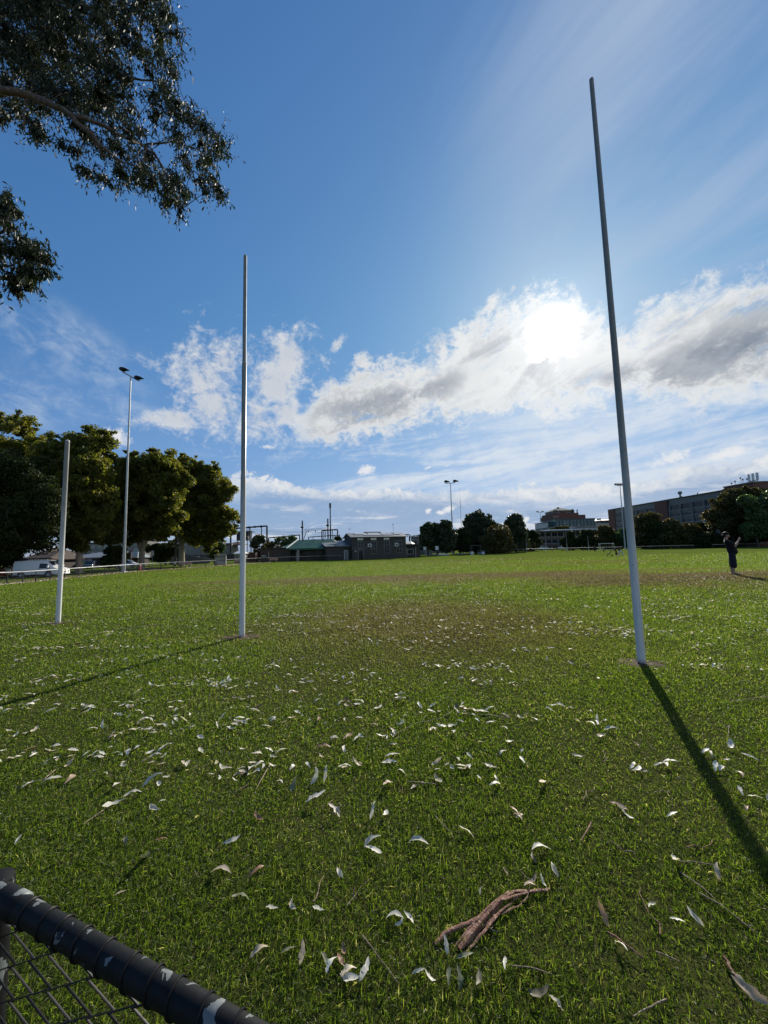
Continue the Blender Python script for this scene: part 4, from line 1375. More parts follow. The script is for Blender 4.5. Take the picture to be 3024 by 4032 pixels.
def leaf_cloud(clumps, per, size, up=0.3, droop=0.0, elong=1.5, seed=0, spread=0.5):
    """leaf-sized faces round clump centres; each leaf a kinked pair of faces. clumps: (x,y,z,r)"""
    rg = np.random.default_rng(seed)
    C = np.array(clumps)
    n = int(len(C) * per)
    wgt = C[:, 3] ** 1.8
    idx = rg.choice(len(C), n, p=wgt / wgt.sum())
    d = rg.normal(size=(n, 3))
    d /= np.linalg.norm(d, axis=1)[:, None]
    rad = rg.random(n) ** spread
    P = C[idx, :3] + d * (rad * C[idx, 3])[:, None] * np.array([1, 1, 0.8])
    nrm = rg.normal(size=(n, 3)) + d * 0.6
    nrm[:, 2] += up
    nrm /= np.linalg.norm(nrm, axis=1)[:, None]
    t_ = rg.normal(size=(n, 3))
    t_[:, 2] -= droop * 2
    t_ -= nrm * np.sum(t_ * nrm, 1)[:, None]
    t_ /= np.maximum(np.linalg.norm(t_, axis=1), 1e-6)[:, None]
    b_ = np.cross(nrm, t_)
    s = size * rg.uniform(0.6, 1.25, n)
    l, w = (s * elong * 0.5)[:, None], (s * 0.5)[:, None]
    k = nrm * (s * 0.16)[:, None]
    V = np.stack([P - t_ * l, P + b_ * w + k, P + t_ * l, P - b_ * w + k], 1).reshape(-1, 3)
    i = np.arange(n) * 4
    T = np.concatenate([np.stack([i, i + 1, i + 2], 1), np.stack([i, i + 2, i + 3], 1)])
    return V, T


def tree(name, label, base, lobes, trunk, leaf, bark, per=70, clumps=26, csize=1.1, lsize=0.26, group=None, seed=1, up=0.3, forks=None, cat='tree', droop=0.0, elong=1.4, shell=0.62, spread=0.5):
    """lobes: (dx, dy, z, rx, ry, rz) ellipsoids in metres from the base; trunk: (height of fork, radius)"""
    rs = random.Random(seed)
    o = thing(name, label, cat, base, 0, group)
    cl = []
    tot = sum(l[3] * l[4] * l[5] for l in lobes)
    for (dx, dy, z, rx, ry, rz) in lobes:
        n = max(4, int(clumps * len(lobes) * (rx * ry * rz) ** 0.67 / sum((l[3] * l[4] * l[5]) ** 0.67 for l in lobes)))
        for _ in range(n):
            v = Vector((rs.gauss(0, 1), rs.gauss(0, 1), rs.gauss(0, 1))).normalized()
            q = (shell + (1.04 - shell) * rs.random()) if rs.random() < 0.8 else rs.uniform(0.1, shell)
            cl.append((dx + v.x * rx * q, dy + v.y * ry * q, z + v.z * rz * q, csize * rs.uniform(0.6, 1.25)))
    # a few sprays stick out so the outline breaks up
    for _ in range(max(3, len(cl) // 5)):
        (dx, dy, z, rx, ry, rz) = lobes[rs.randrange(len(lobes))]
        v = Vector((rs.gauss(0, 1), rs.gauss(0, 1), rs.gauss(0.25, 1))).normalized()
        q = rs.uniform(1.0, 1.12)
        for k in range(4):
            w = q - 0.10 + 0.07 * k
            cl.append((dx + v.x * rx * w + rs.gauss(0, 0.3) * csize, dy + v.y * ry * w, z + v.z * rz * w + rs.gauss(0, 0.3) * csize, csize * rs.uniform(0.22, 0.5)))
    V, T = leaf_cloud(cl, per, lsize, up, droop, elong, seed, spread)
    np_mesh('crown', V, None, T, leaf, o)
    h, r = trunk
    mb = MB()
    lean = Vector((rs.uniform(-0.15, 0.15), rs.uniform(-0.1, 0.1), 0))
    mb.tube([(0, 0, -0.3), (0, 0, 0.1), (lean.x * 0.3, lean.y * 0.3, h * 0.4), (lean.x, lean.y, h)], [r * 1.5, r * 1.15, r * 0.95, r * 0.92], 12)
    tops = forks or None
    targets = [cl[rs.randrange(len(cl))] for _ in range(9)] if not forks else [(f[0], f[1], f[2], 0) for f in forks]
    for tx, ty, tz, _ in targets:
        a = Vector((lean.x, lean.y, h * rs.uniform(0.9, 1.0)))
        e = Vector((tx, ty, max(tz, h + 0.8)))
        m1 = a.lerp(e, 0.35) + Vector((rs.gauss(0, 0.12) * h * 0.3, rs.gauss(0, 0.1) * h * 0.3, 0.12 * (e - a).length))
        m2 = a.lerp(e, 0.7) + Vector((rs.gauss(0, 0.2), rs.gauss(0, 0.2), 0.06 * (e - a).length))
        k = rs.uniform(0.42, 0.62) if not forks else rs.uniform(0.5, 0.7)
        mb.tube([a, m1, m2, e], [r * k, r * k * 0.75, r * k * 0.45, r * k * 0.12], 8)
        for _2 in range(3):
            s0 = m1.lerp(m2, rs.random())
            c2 = cl[rs.randrange(len(cl))]
            e2 = Vector(c2[:3])
            if (e2 - s0).length < 5.5:
                mb.tube([s0, s0.lerp(e2, 0.5) + Vector((0, 0, 0.2)), e2], [r * k * 0.4, r * k * 0.25, r * k * 0.06], 5)
    mb.build('trunk', bark, o, True)
    return o


def lobe(px, py, wpx, hpx, depth, base, dd=0.0, ry=None):
    """crown lobe seen at a photo pixel with half width / half height in pixels"""
    c = at(px, py, depth + dd)
    k = (depth + dd) / F
    return (c.x - base.x, c.y - base.y, c.z - base.z, wpx * k, ry or wpx * k * 0.75, hpx * k)


# --- row of plane trees on the left
b = gat(40, 62)
L = lambda *a: lobe(*a)
tree('plane_tree', 'tall plane tree at the left edge with yellowing top leaves behind the dark tree', b,
     [L(40, 1760, 150, 130, 62, b), L(80, 1900, 160, 160, 62, b), L(-40, 1720, 90, 90, 62, b), L(120, 1850, 110, 130, 62, b, -1), L(-120, 1830, 150, 180, 62, b), L(60, 1980, 170, 150, 62, b)], (6, 0.5), plane_leaf, plane_bark, 150, 46, 1.15, 0.29, 'row of plane trees', 21)
b = gat(70, 47)
tree('evergreen_tree', 'dense blackish evergreen tree behind the white van', b,
     [L(40, 1900, 125, 110, 47, b), L(-60, 1960, 150, 170, 47, b), L(110, 2000, 110, 130, 47, b, -1), L(60, 2105, 125, 80, 47, b, -1.2), L(-120, 2110, 140, 90, 47, b, -1), L(190, 2060, 60, 90, 47, b, -0.5), L(20, 2170, 70, 50, 47, b, -1)], (3.0, 0.45), dark_leaf, dark_bark, 260, 40, 1.25, 0.19, None, 22, 0.1, None, 'tree', 0.5)
b = gat(316, 53)
tree('plane_tree', 'plane tree with golden green leaves behind the short white post', b,
     [L(270, 1800, 95, 85, 53, b), L(360, 1745, 75, 60, 53, b, 1.5), L(318, 1880, 122, 110, 53, b), L(405, 1840, 52, 75, 53, b, 5), L(240, 1960, 85, 100, 53, b, -1), L(328, 1950, 112, 130, 53, b), L(460, 1960, 36, 110, 53, b, 7), L(440, 2090, 50, 60, 53, b, 7), L(340, 2110, 70, 50, 53, b), L(200, 1830, 60, 90, 53, b), L(360, 1990, 88, 110, 53, b), L(300, 2075, 85, 60, 53, b, -1), L(430, 2080, 45, 55, 53, b, 6)], (3.4, 0.42), plane_leaf, gum_bark, 150, 36, 1.05, 0.26, 'row of plane trees', 23,
     forks=[(-1.6, 0, 6.5), (0.8, 0.3, 7.2), (3.5, 0, 8), (-2.8, -0.5, 9), (1.2, 0, 11), (-0.4, 0.4, 12)])
b = gat(559, 63)
tree('plane_tree', 'round headed plane tree with a many forked trunk right of the near floodlight', b,
     [L(560, 1850, 80, 85, 63, b), L(590, 1930, 120, 130, 63, b), L(500, 2010, 50, 120, 63, b), L(585, 2085, 60, 50, 63, b), L(700, 1900, 40, 60, 63, b), L(640, 1880, 95, 105, 63, b), L(520, 1940, 70, 110, 63, b), L(610, 1990, 110, 95, 63, b, -1), L(540, 2060, 70, 50, 63, b), L(660, 2060, 60, 55, 63, b)], (3.0, 0.45), plane_leaf, plane_bark, 150, 38, 1.1, 0.28, 'row of plane trees', 24,
     forks=[(-2.6, 0, 7.0), (-1.2, 0.5, 9), (0.3, -0.3, 10), (1.7, 0, 8.5), (3.0, 0.4, 8.8), (2.2, -0.6, 11), (-2.0, -0.4, 11)])
b = gat(717, 75)
tree('plane_tree', 'widest plane tree of the row, nearest to the tall left goal post', b,
     [L(690, 1865, 75, 80, 75, b), L(770, 1960, 120, 130, 75, b), L(675, 1990, 45, 120, 75, b), L(830, 2100, 60, 40, 75, b), L(760, 2105, 70, 40, 75, b), L(760, 1890, 85, 85, 75, b), L(840, 1950, 80, 100, 75, b), L(700, 1980, 85, 100, 75, b, -1), L(790, 2030, 100, 80, 75, b, -1), L(890, 2055, 42, 65, 75, b), L(860, 2085, 45, 40, 75, b, -1), L(650, 2060, 50, 45, 75, b)], (4.0, 0.55), plane_leaf, plane_bark, 150, 38, 1.2, 0.31, 'row of plane trees', 25,
     forks=[(-3.4, 0, 8.0), (-1.6, 0.5, 11), (0.8, -0.3, 12), (3.0, 0, 10.5), (4.6, 0.4, 9.8), (2.2, -0.6, 13)])
b = gat(655, 82)
tree('hedge', 'dark arching hedge behind the plane trunks', b, [L(610, 2165, 35, 20, 82, b), L(655, 2158, 40, 18, 82, b), L(640, 2190, 40, 26, 82, b), L(690, 2170, 25, 22, 82, b)], (0.8, 0.2), dark_leaf, dark_bark, 130, 22, 0.8, 0.24, None, 26, 0.2, None, 'hedge')
b = gat(478, 58)
tree('shrub', 'dark shrub at the foot of the near floodlight', b, [L(455, 2175, 28, 26, 58, b), L(440, 2205, 34, 20, 58, b), L(478, 2190, 16, 32, 58, b)], (0.6, 0.12), dark_leaf, dark_bark, 130, 18, 0.6, 0.2, None, 27, 0.2, None, 'shrub')
for i, (px, py, w, h, d, m_, lb) in enumerate(((812, 2150, 18, 30, 92, plane_leaf, 'slim young tree under the edge of the plane crown'), (858, 2150, 20, 25, 92, fresh_leaf, 'loose green young tree behind the player shelter'),
                                               (843, 2182, 14, 12, 90, plane_leaf, 'low yellowish bush behind the player shelter'), (1021, 2122, 20, 16, 100, gum_leaf_m, 'small grey green gum tree under the rail gantry'),
                                               (1002, 2140, 12, 18, 98, gum_leaf_m, 'thin sapling beside the left goal post'), (1060, 2150, 34, 16, 100, rust_leaf, 'brownish bush left of the green roof'),
                                               (1030, 2172, 26, 24, 96, rust_leaf, 'straggly bush in front of the brown house'), (1115, 2132, 32, 18, 102, fresh_leaf, 'bright green bush rising behind the clubroom roof'), (1150, 2122, 14, 12, 103, fresh_leaf, 'top of a green bush at the end of the clubroom ridge'),
                                               (1330, 2122, 12, 9, 120, dark_leaf, 'tuft of dark leaves between the railway masts'))):
    b = gat(px, d)
    tree('small_tree' if h > 15 and w < 30 else 'bush', lb, b, [L(px, py, w, h, d, b), L(px + w * 0.4, py + h * 0.4, w * 0.7, h * 0.6, d, b)], (max(0.6, (at(px, py + h, d).z - b.z)), 0.10), m_, dark_bark, 60, 22, 0.55, 0.24, None, 40 + i, 0.3, None, 'tree' if h > 15 and w < 30 else 'bush')

# --- trees across the oval
FAR = [
    ('gum_tree', 'ragged gum tree at the left of the clump beside the far floodlight', 1682, 112, [(1672, 2090, 16, 22), (1690, 2082, 12, 26), (1680, 2120, 24, 26), (1672, 2145, 16, 16)], fig_leaf, 2.2),
    ('gum_tree', 'taller ragged gum tree with gaps, second in the clump beside the far floodlight', 1722, 114, [(1718, 2078, 13, 17), (1728, 2092, 22, 18), (1722, 2120, 28, 26), (1715, 2145, 24, 14)], fig_leaf, 2.2),
    ('gum_tree', 'gum tree with the highest tip, just left of the far floodlight', 1757, 112, [(1757, 2068, 9, 14), (1752, 2090, 20, 16), (1762, 2112, 26, 24), (1760, 2145, 26, 20)], fig_leaf, 2.0),
    ('fig_tree', 'great domed dark fig tree, the largest tree across the oval', 1880, 122, [(1880, 2048, 46, 34), (1850, 2065, 30, 26), (1920, 2062, 36, 28), (1890, 2095, 70, 34), (1835, 2110, 40, 30), (1945, 2100, 36, 34), (1880, 2140, 80, 30)], fig_leaf, 2.0),
    ('fig_tree', 'rounded dark tree between the far floodlight and the great fig', 1812, 116, [(1810, 2105, 34, 22), (1800, 2135, 36, 26), (1830, 2140, 30, 26)], dark_leaf, 1.8),
    ('broadleaf_tree', 'brownish dome shaped tree in front of the right side of the fig', 1958, 112, [(1958, 2098, 44, 24), (1950, 2125, 56, 30), (1975, 2150, 50, 24), (1935, 2155, 40, 22)], rust_leaf, 1.6),
    ('gum_tree', 'tall ragged gum tree right of the great fig', 2030, 124, [(2032, 2042, 20, 14), (2012, 2058, 20, 14), (2040, 2066, 18, 16), (2028, 2095, 38, 30), (2040, 2135, 34, 28), (2010, 2130, 28, 34)], fig_leaf, 2.4),
    ('broadleaf_tree', 'low dark tree behind the leftmost far post', 2092, 140, [(2095, 2105, 24, 16), (2085, 2128, 24, 20), (2105, 2135, 24, 20), (2078, 2150, 22, 14), (2070, 2092, 6, 6)], dark_leaf, 1.8),
    ('bush', 'pale green bush left of the low brick building', 2090, 132, [(2090, 2150, 12, 16), (2082, 2160, 14, 8)], rust_leaf, 0.8),
    ('street_tree', 'bare looking tree before the middle of the low brick building', 2240, 140, [(2245, 2110, 16, 18), (2235, 2135, 22, 22), (2255, 2140, 18, 22)], dark_leaf, 2.0),
    ('street_tree', 'dark tree before the right end of the low brick building', 2312, 140, [(2312, 2106, 20, 18), (2300, 2132, 26, 24), (2328, 2138, 24, 22)], dark_leaf, 2.0),
    ('street_tree', 'olive tree right of the low brick building', 2385, 142, [(2382, 2090, 22, 16), (2395, 2112, 26, 22), (2370, 2130, 30, 24), (2405, 2140, 24, 20)], rust_leaf, 2.0),
    ('street_tree', 'tree with pale twigs under the first windows of the long building', 2448, 140, [(2455, 2092, 12, 12), (2440, 2115, 22, 22), (2460, 2135, 24, 22)], fresh_leaf, 2.0),
    ('street_tree', 'dark round tree under the stepped building', 2215, 190, [(2180, 2085, 14, 6), (2205, 2082, 22, 9), (2225, 2078, 16, 8)], rust_leaf, 2.0),
    ('flat_topped_tree', 'flat topped tree with pale limbs before the long building', 2548, 128, [(2555, 2035, 30, 9), (2530, 2044, 28, 9), (2570, 2046, 20, 10), (2548, 2075, 44, 26), (2540, 2115, 46, 30), (2560, 2135, 40, 22)], rust_leaf, 3.0),
    ('broadleaf_tree', 'bluish dark tree right of the flat topped tree', 2600, 122, [(2592, 2080, 24, 26), (2606, 2112, 32, 30), (2592, 2140, 36, 18)], dark_leaf, 1.6),
    ('broadleaf_tree', 'rust tinged tree under the brick pier of the long building', 2650, 120, [(2640, 2060, 24, 18), (2655, 2085, 28, 24), (2640, 2115, 34, 28), (2660, 2138, 30, 20)], rust_leaf, 1.6),
    ('broadleaf_tree', 'low brown tree under the middle windows of the long building', 2715, 118, [(2715, 2082, 26, 18), (2700, 2105, 30, 24), (2735, 2110, 30, 22), (2715, 2135, 40, 20)], rust_leaf, 1.4),
    ('broadleaf_tree', 'dull grey green tree left of the low dark hedge', 2765, 120, [(2768, 2078, 18, 14), (2765, 2100, 26, 20), (2750, 2130, 26, 20)], dark_leaf, 1.4),
    ('hedge', 'low round dark hedge left of the standing person', 2792, 114, [(2785, 2116, 34, 18), (2820, 2126, 36, 16), (2770, 2136, 26, 14), (2845, 2134, 30, 14)], dark_leaf, 0.6),
    ('broadleaf_tree', 'big olive tree spreading in front of the right end of the long building', 2890, 112, [(2920, 1945, 60, 22), (2860, 1975, 44, 30), (2820, 2028, 36, 24), (2890, 2020, 60, 40), (2960, 1990, 50, 40), (2850, 2065, 50, 30), (2920, 2075, 60, 40), (2985, 1950, 40, 24)], rust_leaf, 2.4),
    ('broadleaf_tree', 'fresh green tree at the right edge behind the standing person', 2985, 104, [(2945, 1972, 26, 14), (2995, 1980, 44, 24), (3050, 1965, 60, 34), (2975, 2020, 34, 30), (3020, 2050, 60, 50), (2975, 2085, 40, 34), (3070, 2060, 60, 60)], fresh_leaf, 2.6),
    ('broadleaf_tree', 'dark undergrowth tree below the fresh green one at the right edge', 2935, 116, [(2920, 2105, 50, 26), (2990, 2110, 50, 26), (2890, 2125, 36, 18), (3060, 2115, 50, 26)], dark_leaf, 1.0),
]
for i, (nm, lb, px, d, lobes, m_, th) in enumerate(FAR):
    b = gat(px, d)
    small = max(l[2] for l in lobes) < 26
    tree(nm, lb, b, [lobe(x, y + 2, w * 0.86, h * 0.80, d, b, 0, w * d / F * 0.75) for (x, y, w, h) in lobes], (th, 0.32 if th > 1 else 0.1), m_, dark_bark if m_ is not gum_leaf_m else gum_bark, 100, 40 if not small else 24, 1.0 if small else 1.5, 0.40 * d / 110, None, 60 + i, 0.3, None, 'hedge' if nm == 'hedge' else 'bush' if nm == 'bush' else 'tree', 0.0, 1.4, 0.6)
# slender trunk showing below the big tree on the right
b = gat(2966, 103)

# ------------------------------------------------------------------ overhanging gum tree, top left
gt = thing('eucalyptus_tree', 'overhanging gum tree whose leafy branches fill the top left corner', 'tree', (-13.5, 6.5, 0))
g0 = Vector((-13.5, 6.5, 0))
mb = MB()
P_ = lambda px, py, d: at(px, py, d) - g0
trunk_top = Vector((1.2, 0.6, 7.2))
mb.tube([(0, 0, -0.4), (0.05, 0, 0.6), (0.25, 0.1, 3.0), trunk_top], [0.62, 0.46, 0.40, 0.34], 18)
limbs = []
def limb(pts, r0, r1):
    pts = [p if isinstance(p, Vector) else P_(*p) for p in pts]
    D_ = []
    for i in range(len(pts) - 1):
        for k in range(4):
            D_.append(pts[i].lerp(pts[i + 1], k / 4) + Vector((LR.gauss(0, 0.03), LR.gauss(0, 0.03), LR.gauss(0, 0.03))) * (1 if i + k else 0))
    D_.append(pts[-1])
    n = len(D_)
    mb.tube(D_, [r0 + (r1 - r0) * i / (n - 1) for i in range(n)], 9)
    limbs.append(D_)
limb([trunk_top, (-250, 260, 8.0), (-20, 345, 7.8), (150, 385, 7.9), (280, 450, 7.9), (390, 560, 8.0), (480, 640, 8.2)], 0.125, 0.018)
limb([(150, 385, 7.9), (300, 455, 8.0), (450, 520, 8.4), (560, 570, 9.5), (690, 560, 9.8), (800, 600, 10.0)], 0.055, 0.010)
limb([(280, 450, 7.9), (330, 500, 8.0), (400, 600, 8.1), (490, 640, 8.3)], 0.04, 0.010)
limb([trunk_top, (-150, 60, 9.0), (60, 50, 9.5), (150, -20, 9.8)], 0.16, 0.04)
limb([(-150, 60, 9.0), (120, 180, 9.6), (300, 220, 10.0), (480, 300, 10.2), (640, 330, 10.4)], 0.10, 0.015)
limb([(150, -20, 9.8), (350, 30, 10.2), (510, 120, 10.4), (610, 190, 10.5)], 0.06, 0.012)
limb([(350, 30, 10.2), (500, 60, 10.4), (620, 30, 10.6)], 0.035, 0.010)
limb([(560, 570, 9.5), (640, 650, 9.6), (690, 760, 9.6), (720, 820, 9.6)], 0.035, 0.008)
limb([(690, 560, 9.8), (760, 520, 9.9), (830, 500, 10.0)], 0.02, 0.006)
limb([(690, 620, 9.8), (770, 680, 9.9), (850, 720, 10.0)], 0.02, 0.006)
limb([(640, 330, 10.4), (700, 280, 10.5), (720, 200, 10.5)], 0.02, 0.006)
limb([(105, 380, 7.9), (100, 450, 7.9), (98, 520, 7.9)], 0.022, 0.016)
limb([trunk_top, (-330, 800, 7.6), (-120, 900, 7.8), (40, 1000, 8.0), (150, 1010, 8.2)], 0.12, 0.010)
limb([(-120, 900, 7.8), (0, 860, 8.0), (60, 820, 8.1)], 0.03, 0.008)
limb([(40, 1000, 8.0), (60, 1080, 8.1), (75, 1130, 8.1)], 0.02, 0.006)
mb.build('trunk', mat('weathered_gum_bark', (0.105, 0.078, 0.060), 0.8, 0.35, 5.0, 0.6, 22, spec=0.2, col2=(0.22, 0.175, 0.135), mixsharp=(0.55, 0.66)), gt, True)
# twig clusters: (px, py, radius px, depth, weight)
CL = []
rs = random.Random(3)
def fill(x0, y0, x1, y1, n, d0, d1, r=55, inside=None):
    k = 0
    while k < n:
        x, y = rs.uniform(x0, x1), rs.uniform(y0, y1)
        if inside and not inside(x, y): continue
        CL.append((x, y, rs.uniform(0.6, 1.2) * r, rs.uniform(d0, d1)))
        k += 1
# outline of the big mass
right = lambda y: np.interp(y, [-200, 0, 90, 190, 270, 330, 430, 470, 560, 610, 700, 760, 850], [690, 690, 705, 690, 715, 700, 730, 800, 900, 880, 760, 740, 730])
low = lambda x: np.interp(x, [-200, 0, 60, 140, 230, 300, 400, 500, 600, 680, 760, 830, 900], [430, 460, 470, 560, 470, 560, 700, 720, 780, 840, 780, 760, 640])
fill(-250, -220, 880, 780, 250, 8.2, 10.6, 58, lambda x, y: x < right(y) - 30 and y < low(x) - 35 and not (500 < x < 590 and 60 < y < 190 and rs.random() < 0.85))
fill(-100, -100, 600, 420, 110, 8.4, 10.0, 62)
for (x, y) in ((630, 200), (660, 250), (680, 130), (660, 60), (640, 20), (690, 300), (650, 330), (700, 400), (720, 440), (770, 470), (800, 500), (850, 530), (880, 560), (860, 600), (830, 620), (790, 560),
               (700, 700), (730, 760), (690, 790), (660, 740), (710, 830), (650, 790), (840, 700), (860, 740), (870, 770), (810, 750), (790, 700), (330, 660), (350, 680), (430, 720), (400, 690), (300, 590), (130, 480), (240, 560), (170, 530), (60, 420), (10, 430), (5, 470), (600, 720), (560, 700), (500, 690)):
    CL.append((x, y, rs.uniform(30, 48), rs.uniform(8.8, 10.2)))
# lower clump at the left edge
inl = lambda x, y: x < np.interp(y, [740, 800, 900, 980, 1050, 1100, 1150], [10, 60, 80, 170, 190, 140, 60]) - 20
fill(-320, 760, 190, 1140, 52, 7.4, 8.4, 50, inl)
for (x, y) in ((30, 800), (60, 830), (20, 770), (100, 950), (160, 1000), (180, 1020), (120, 1080), (70, 1130), (60, 1090), (110, 1120), (180, 1070)):
    CL.append((x, y, 34, 8.0))
mbt = MB()
V_, T_ = [], []
n0 = 0
rg = np.random.default_rng(9)
for (x, y, r, d) in CL:
    c = P_(x, y, d)
    rm = r * d / F * 1.15
    # a twig into the cluster from the nearest limb
    best = min((q for l_ in limbs for q in l_), key=lambda q: (q - c).length)
    if (best - c).length < 1.5:
        mid = best.lerp(c, 0.55) + Vector((rs.gauss(0, 0.05), rs.gauss(0, 0.05), 0.10))
        mbt.tube([best, mid, c], [0.012, 0.008, 0.004], 5, False)
    for s in range(11):
        e = c + Vector((rs.gauss(0, 1), rs.gauss(0, 1), rs.gauss(-0.2, 0.9))) * rm * 0.75
        mbt.tube([c, c.lerp(e, 0.5) + Vector((0, 0, 0.03)), e], [0.004, 0.003, 0.0015], 3, False)
        k = 17
        u = rg.random(k)
        P = np.array(c)[None] * (1 - u[:, None]) + np.array(e)[None] * u[:, None]
        P = P + rg.normal(0, 0.035, (k, 3))
        t_ = rg.normal(0, 0.55, (k, 3)) + np.array([0, 0, -1.0])
        t_ /= np.linalg.norm(t_, axis=1)[:, None]
        nr = rg.normal(size=(k, 3))
        nr -= t_ * np.sum(nr * t_, 1)[:, None]
        nr /= np.linalg.norm(nr, axis=1)[:, None]
        b2 = np.cross(t_, nr)
        Ln = rg.uniform(0.075, 0.150, k)[:, None]
        w = Ln * rg.uniform(0.10, 0.16, k)[:, None]
        sick = b2 * Ln * rg.uniform(-0.12, 0.12, k)[:, None]
        v0 = P
        v1 = P + t_ * Ln * 0.35 + b2 * w + sick * 0.6 + nr * w * 0.3
        v2 = P + t_ * Ln * 0.35 - b2 * w + sick * 0.6 + nr * w * 0.3
        v3 = P + t_ * Ln * 0.72 + b2 * w * 0.75 + sick * 0.7
        v4 = P + t_ * Ln * 0.72 - b2 * w * 0.75 + sick * 0.7
        v5 = P + t_ * Ln
        V_.append(np.stack([v0, v1, v2, v3, v4, v5], 1).reshape(-1, 3))
        i = n0 + np.arange(k) * 6
        T_.append(np.concatenate([np.stack([i, i + 1, i + 2], 1), np.stack([i + 1, i + 3, i + 4], 1), np.stack([i + 1, i + 4, i + 2], 1), np.stack([i + 3, i + 5, i + 4], 1)]))
        n0 += k * 6
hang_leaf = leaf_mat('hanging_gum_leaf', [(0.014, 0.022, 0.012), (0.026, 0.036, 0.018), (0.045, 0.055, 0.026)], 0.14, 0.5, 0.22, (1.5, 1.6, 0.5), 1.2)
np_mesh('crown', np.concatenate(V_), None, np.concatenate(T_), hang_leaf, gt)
mbt.build('twigs', dark_bark, gt)
# ------------------------------------------------------------------ buildings
dark_brick = brick_mat('dark_brown_brick', (0.060, 0.045, 0.040), (0.080, 0.058, 0.048), (0.075, 0.068, 0.062))
grey_brick = brick_mat('grey_brown_brick', (0.052, 0.047, 0.044), (0.070, 0.062, 0.056), (0.07, 0.067, 0.064))
red_brick = brick_mat('red_brick', (0.135, 0.050, 0.037), (0.165, 0.064, 0.046), (0.14, 0.115, 0.10))
concrete = mat('concrete_panel', (0.20, 0.195, 0.185), 0.85, 0.15, 0.6, 0.3, 8.0, spec=0.2, col2=(0.15, 0.145, 0.14), mixsharp=(0.5, 0.7))
pale_concrete = mat('pale_concrete', (0.30, 0.29, 0.27), 0.85, 0.15, 0.6, 0.3, 8.0, spec=0.2)
block_wall = brick_mat('grey_block', (0.17, 0.165, 0.155), (0.22, 0.21, 0.20), (0.12, 0.115, 0.11), 1.0, 0.6, 0.3)
green_roof = mat('green_roof_sheet', (0.030, 0.105, 0.062), 0.5, 0.15, 1.5, 0.15, 20.0, spec=0.35)
trim_white = mat('white_trim', (0.62, 0.63, 0.62), 0.5, 0.1, 2.0)
trim_dark = mat('dark_trim', (0.030, 0.034, 0.034), 0.5, 0.15, 2.0)
glass_dark = mat('dark_glass', (0.012, 0.015, 0.018), 0.12, 0.2, 0.7, spec=0.32)
glass_teal = mat('teal_glass', (0.050, 0.120, 0.125), 0.12, 0.3, 0.25, spec=0.7, col2=(0.22, 0.26, 0.25), mixsharp=(0.55, 0.60))
blind_white = mat('white_blind', (0.74, 0.75, 0.74), 0.7, 0.1, 3.0)
teal_frame = mat('teal_frame', (0.020, 0.060, 0.065), 0.45, 0.1, 2.0)
tile_roof = mat('brown_roof_tile', (0.080, 0.062, 0.052), 0.85, 0.3, 1.5, 0.7, 7.0, spec=0.2)
zinc = mat('zinc_roof', (0.17, 0.172, 0.168), 0.45, 0.15, 1.0, metal=0.2, spec=0.4)
bright_roof = mat('bright_white_roof', (0.78, 0.79, 0.79), 0.3, 0.05, 1.0, metal=0.2, spec=0.6)
panel_glass = mat('solar_glass', (0.30, 0.32, 0.35), 0.10, 0.1, 2.0, spec=1.0)
steel_dark = mat('dark_rail_steel', (0.030, 0.030, 0.034), 0.55, 0.25, 1.0, spec=0.3)
door_grey = mat('grey_door', (0.16, 0.17, 0.17), 0.6, 0.1, 2.0)
wood_pink = mat('faded_red_timber', (0.46, 0.30, 0.25), 0.75, 0.2, 6.0, 0.4, 30)
clear_panel = mat('scratched_panel', (0.40, 0.40, 0.38), 0.35, 0.15, 1.5, spec=0.6)

X_ = lambda px, d: at(px, 2150, d).x
Z_ = lambda px, py, d: at(px, py, d).z
G = -0.85


def window(parent, x0, x1, z0, z1, y, frame, glass, bars_x=1, bars_z=0, fw=0.07, face=-1, name='window'):
    """window in a wall that faces -y: frame proud of the wall, pane set back in it"""
    mb = MB()
    f0, f1 = y + face * 0.05, y + face * 0.002
    lo, hi = min(f0, f1), max(f0, f1)
    mb.box(x0, x1, lo, hi, z0, z0 + fw).box(x0, x1, lo, hi, z1 - fw, z1)
    mb.box(x0, x0 + fw, lo, hi, z0 + fw, z1 - fw).box(x1 - fw, x1, lo, hi, z0 + fw, z1 - fw)
    for k in range(bars_x):
        xm = x0 + (x1 - x0) * (k + 1) / (bars_x + 1)
        mb.box(xm - fw * 0.4, xm + fw * 0.4, lo + 0.004, hi, z0 + fw, z1 - fw)
    for k in range(bars_z):
        zm = z0 + (z1 - z0) * (k + 1) / (bars_z + 1)
        mb.box(x0 + fw, x1 - fw, lo + 0.008, hi, zm - fw * 0.4, zm + fw * 0.4)
    w = mb.build(name, frame, parent)
    MB().box(x0 + fw * 0.8, x1 - fw * 0.8, min(y + face * 0.022, y + face * 0.012), max(y + face * 0.022, y + face * 0.012), z0 + fw * 0.8, z1 - fw * 0.8).build('pane', glass, w)
    return w


def door(parent, x0, x1, z0, z1, y, frame, leafm):
    mb = MB()
    mb.box(x0, x0 + 0.09, y - 0.06, y - 0.002, z0, z1).box(x1 - 0.09, x1, y - 0.06, y - 0.002, z0, z1).box(x0 + 0.09, x1 - 0.09, y - 0.06, y - 0.002, z1 - 0.09, z1)
    d = mb.build('door', frame, parent)
    MB().box(x0 + 0.09, x1 - 0.09, y - 0.035, y - 0.002, z0, z1 - 0.09).build('leaf_panel', leafm, d)
    MB().box(x1 - 0.22, x1 - 0.18, y - 0.09, y - 0.035, z0 + 0.9, z0 + 1.1).build('handle', trim_white, d)
    return d


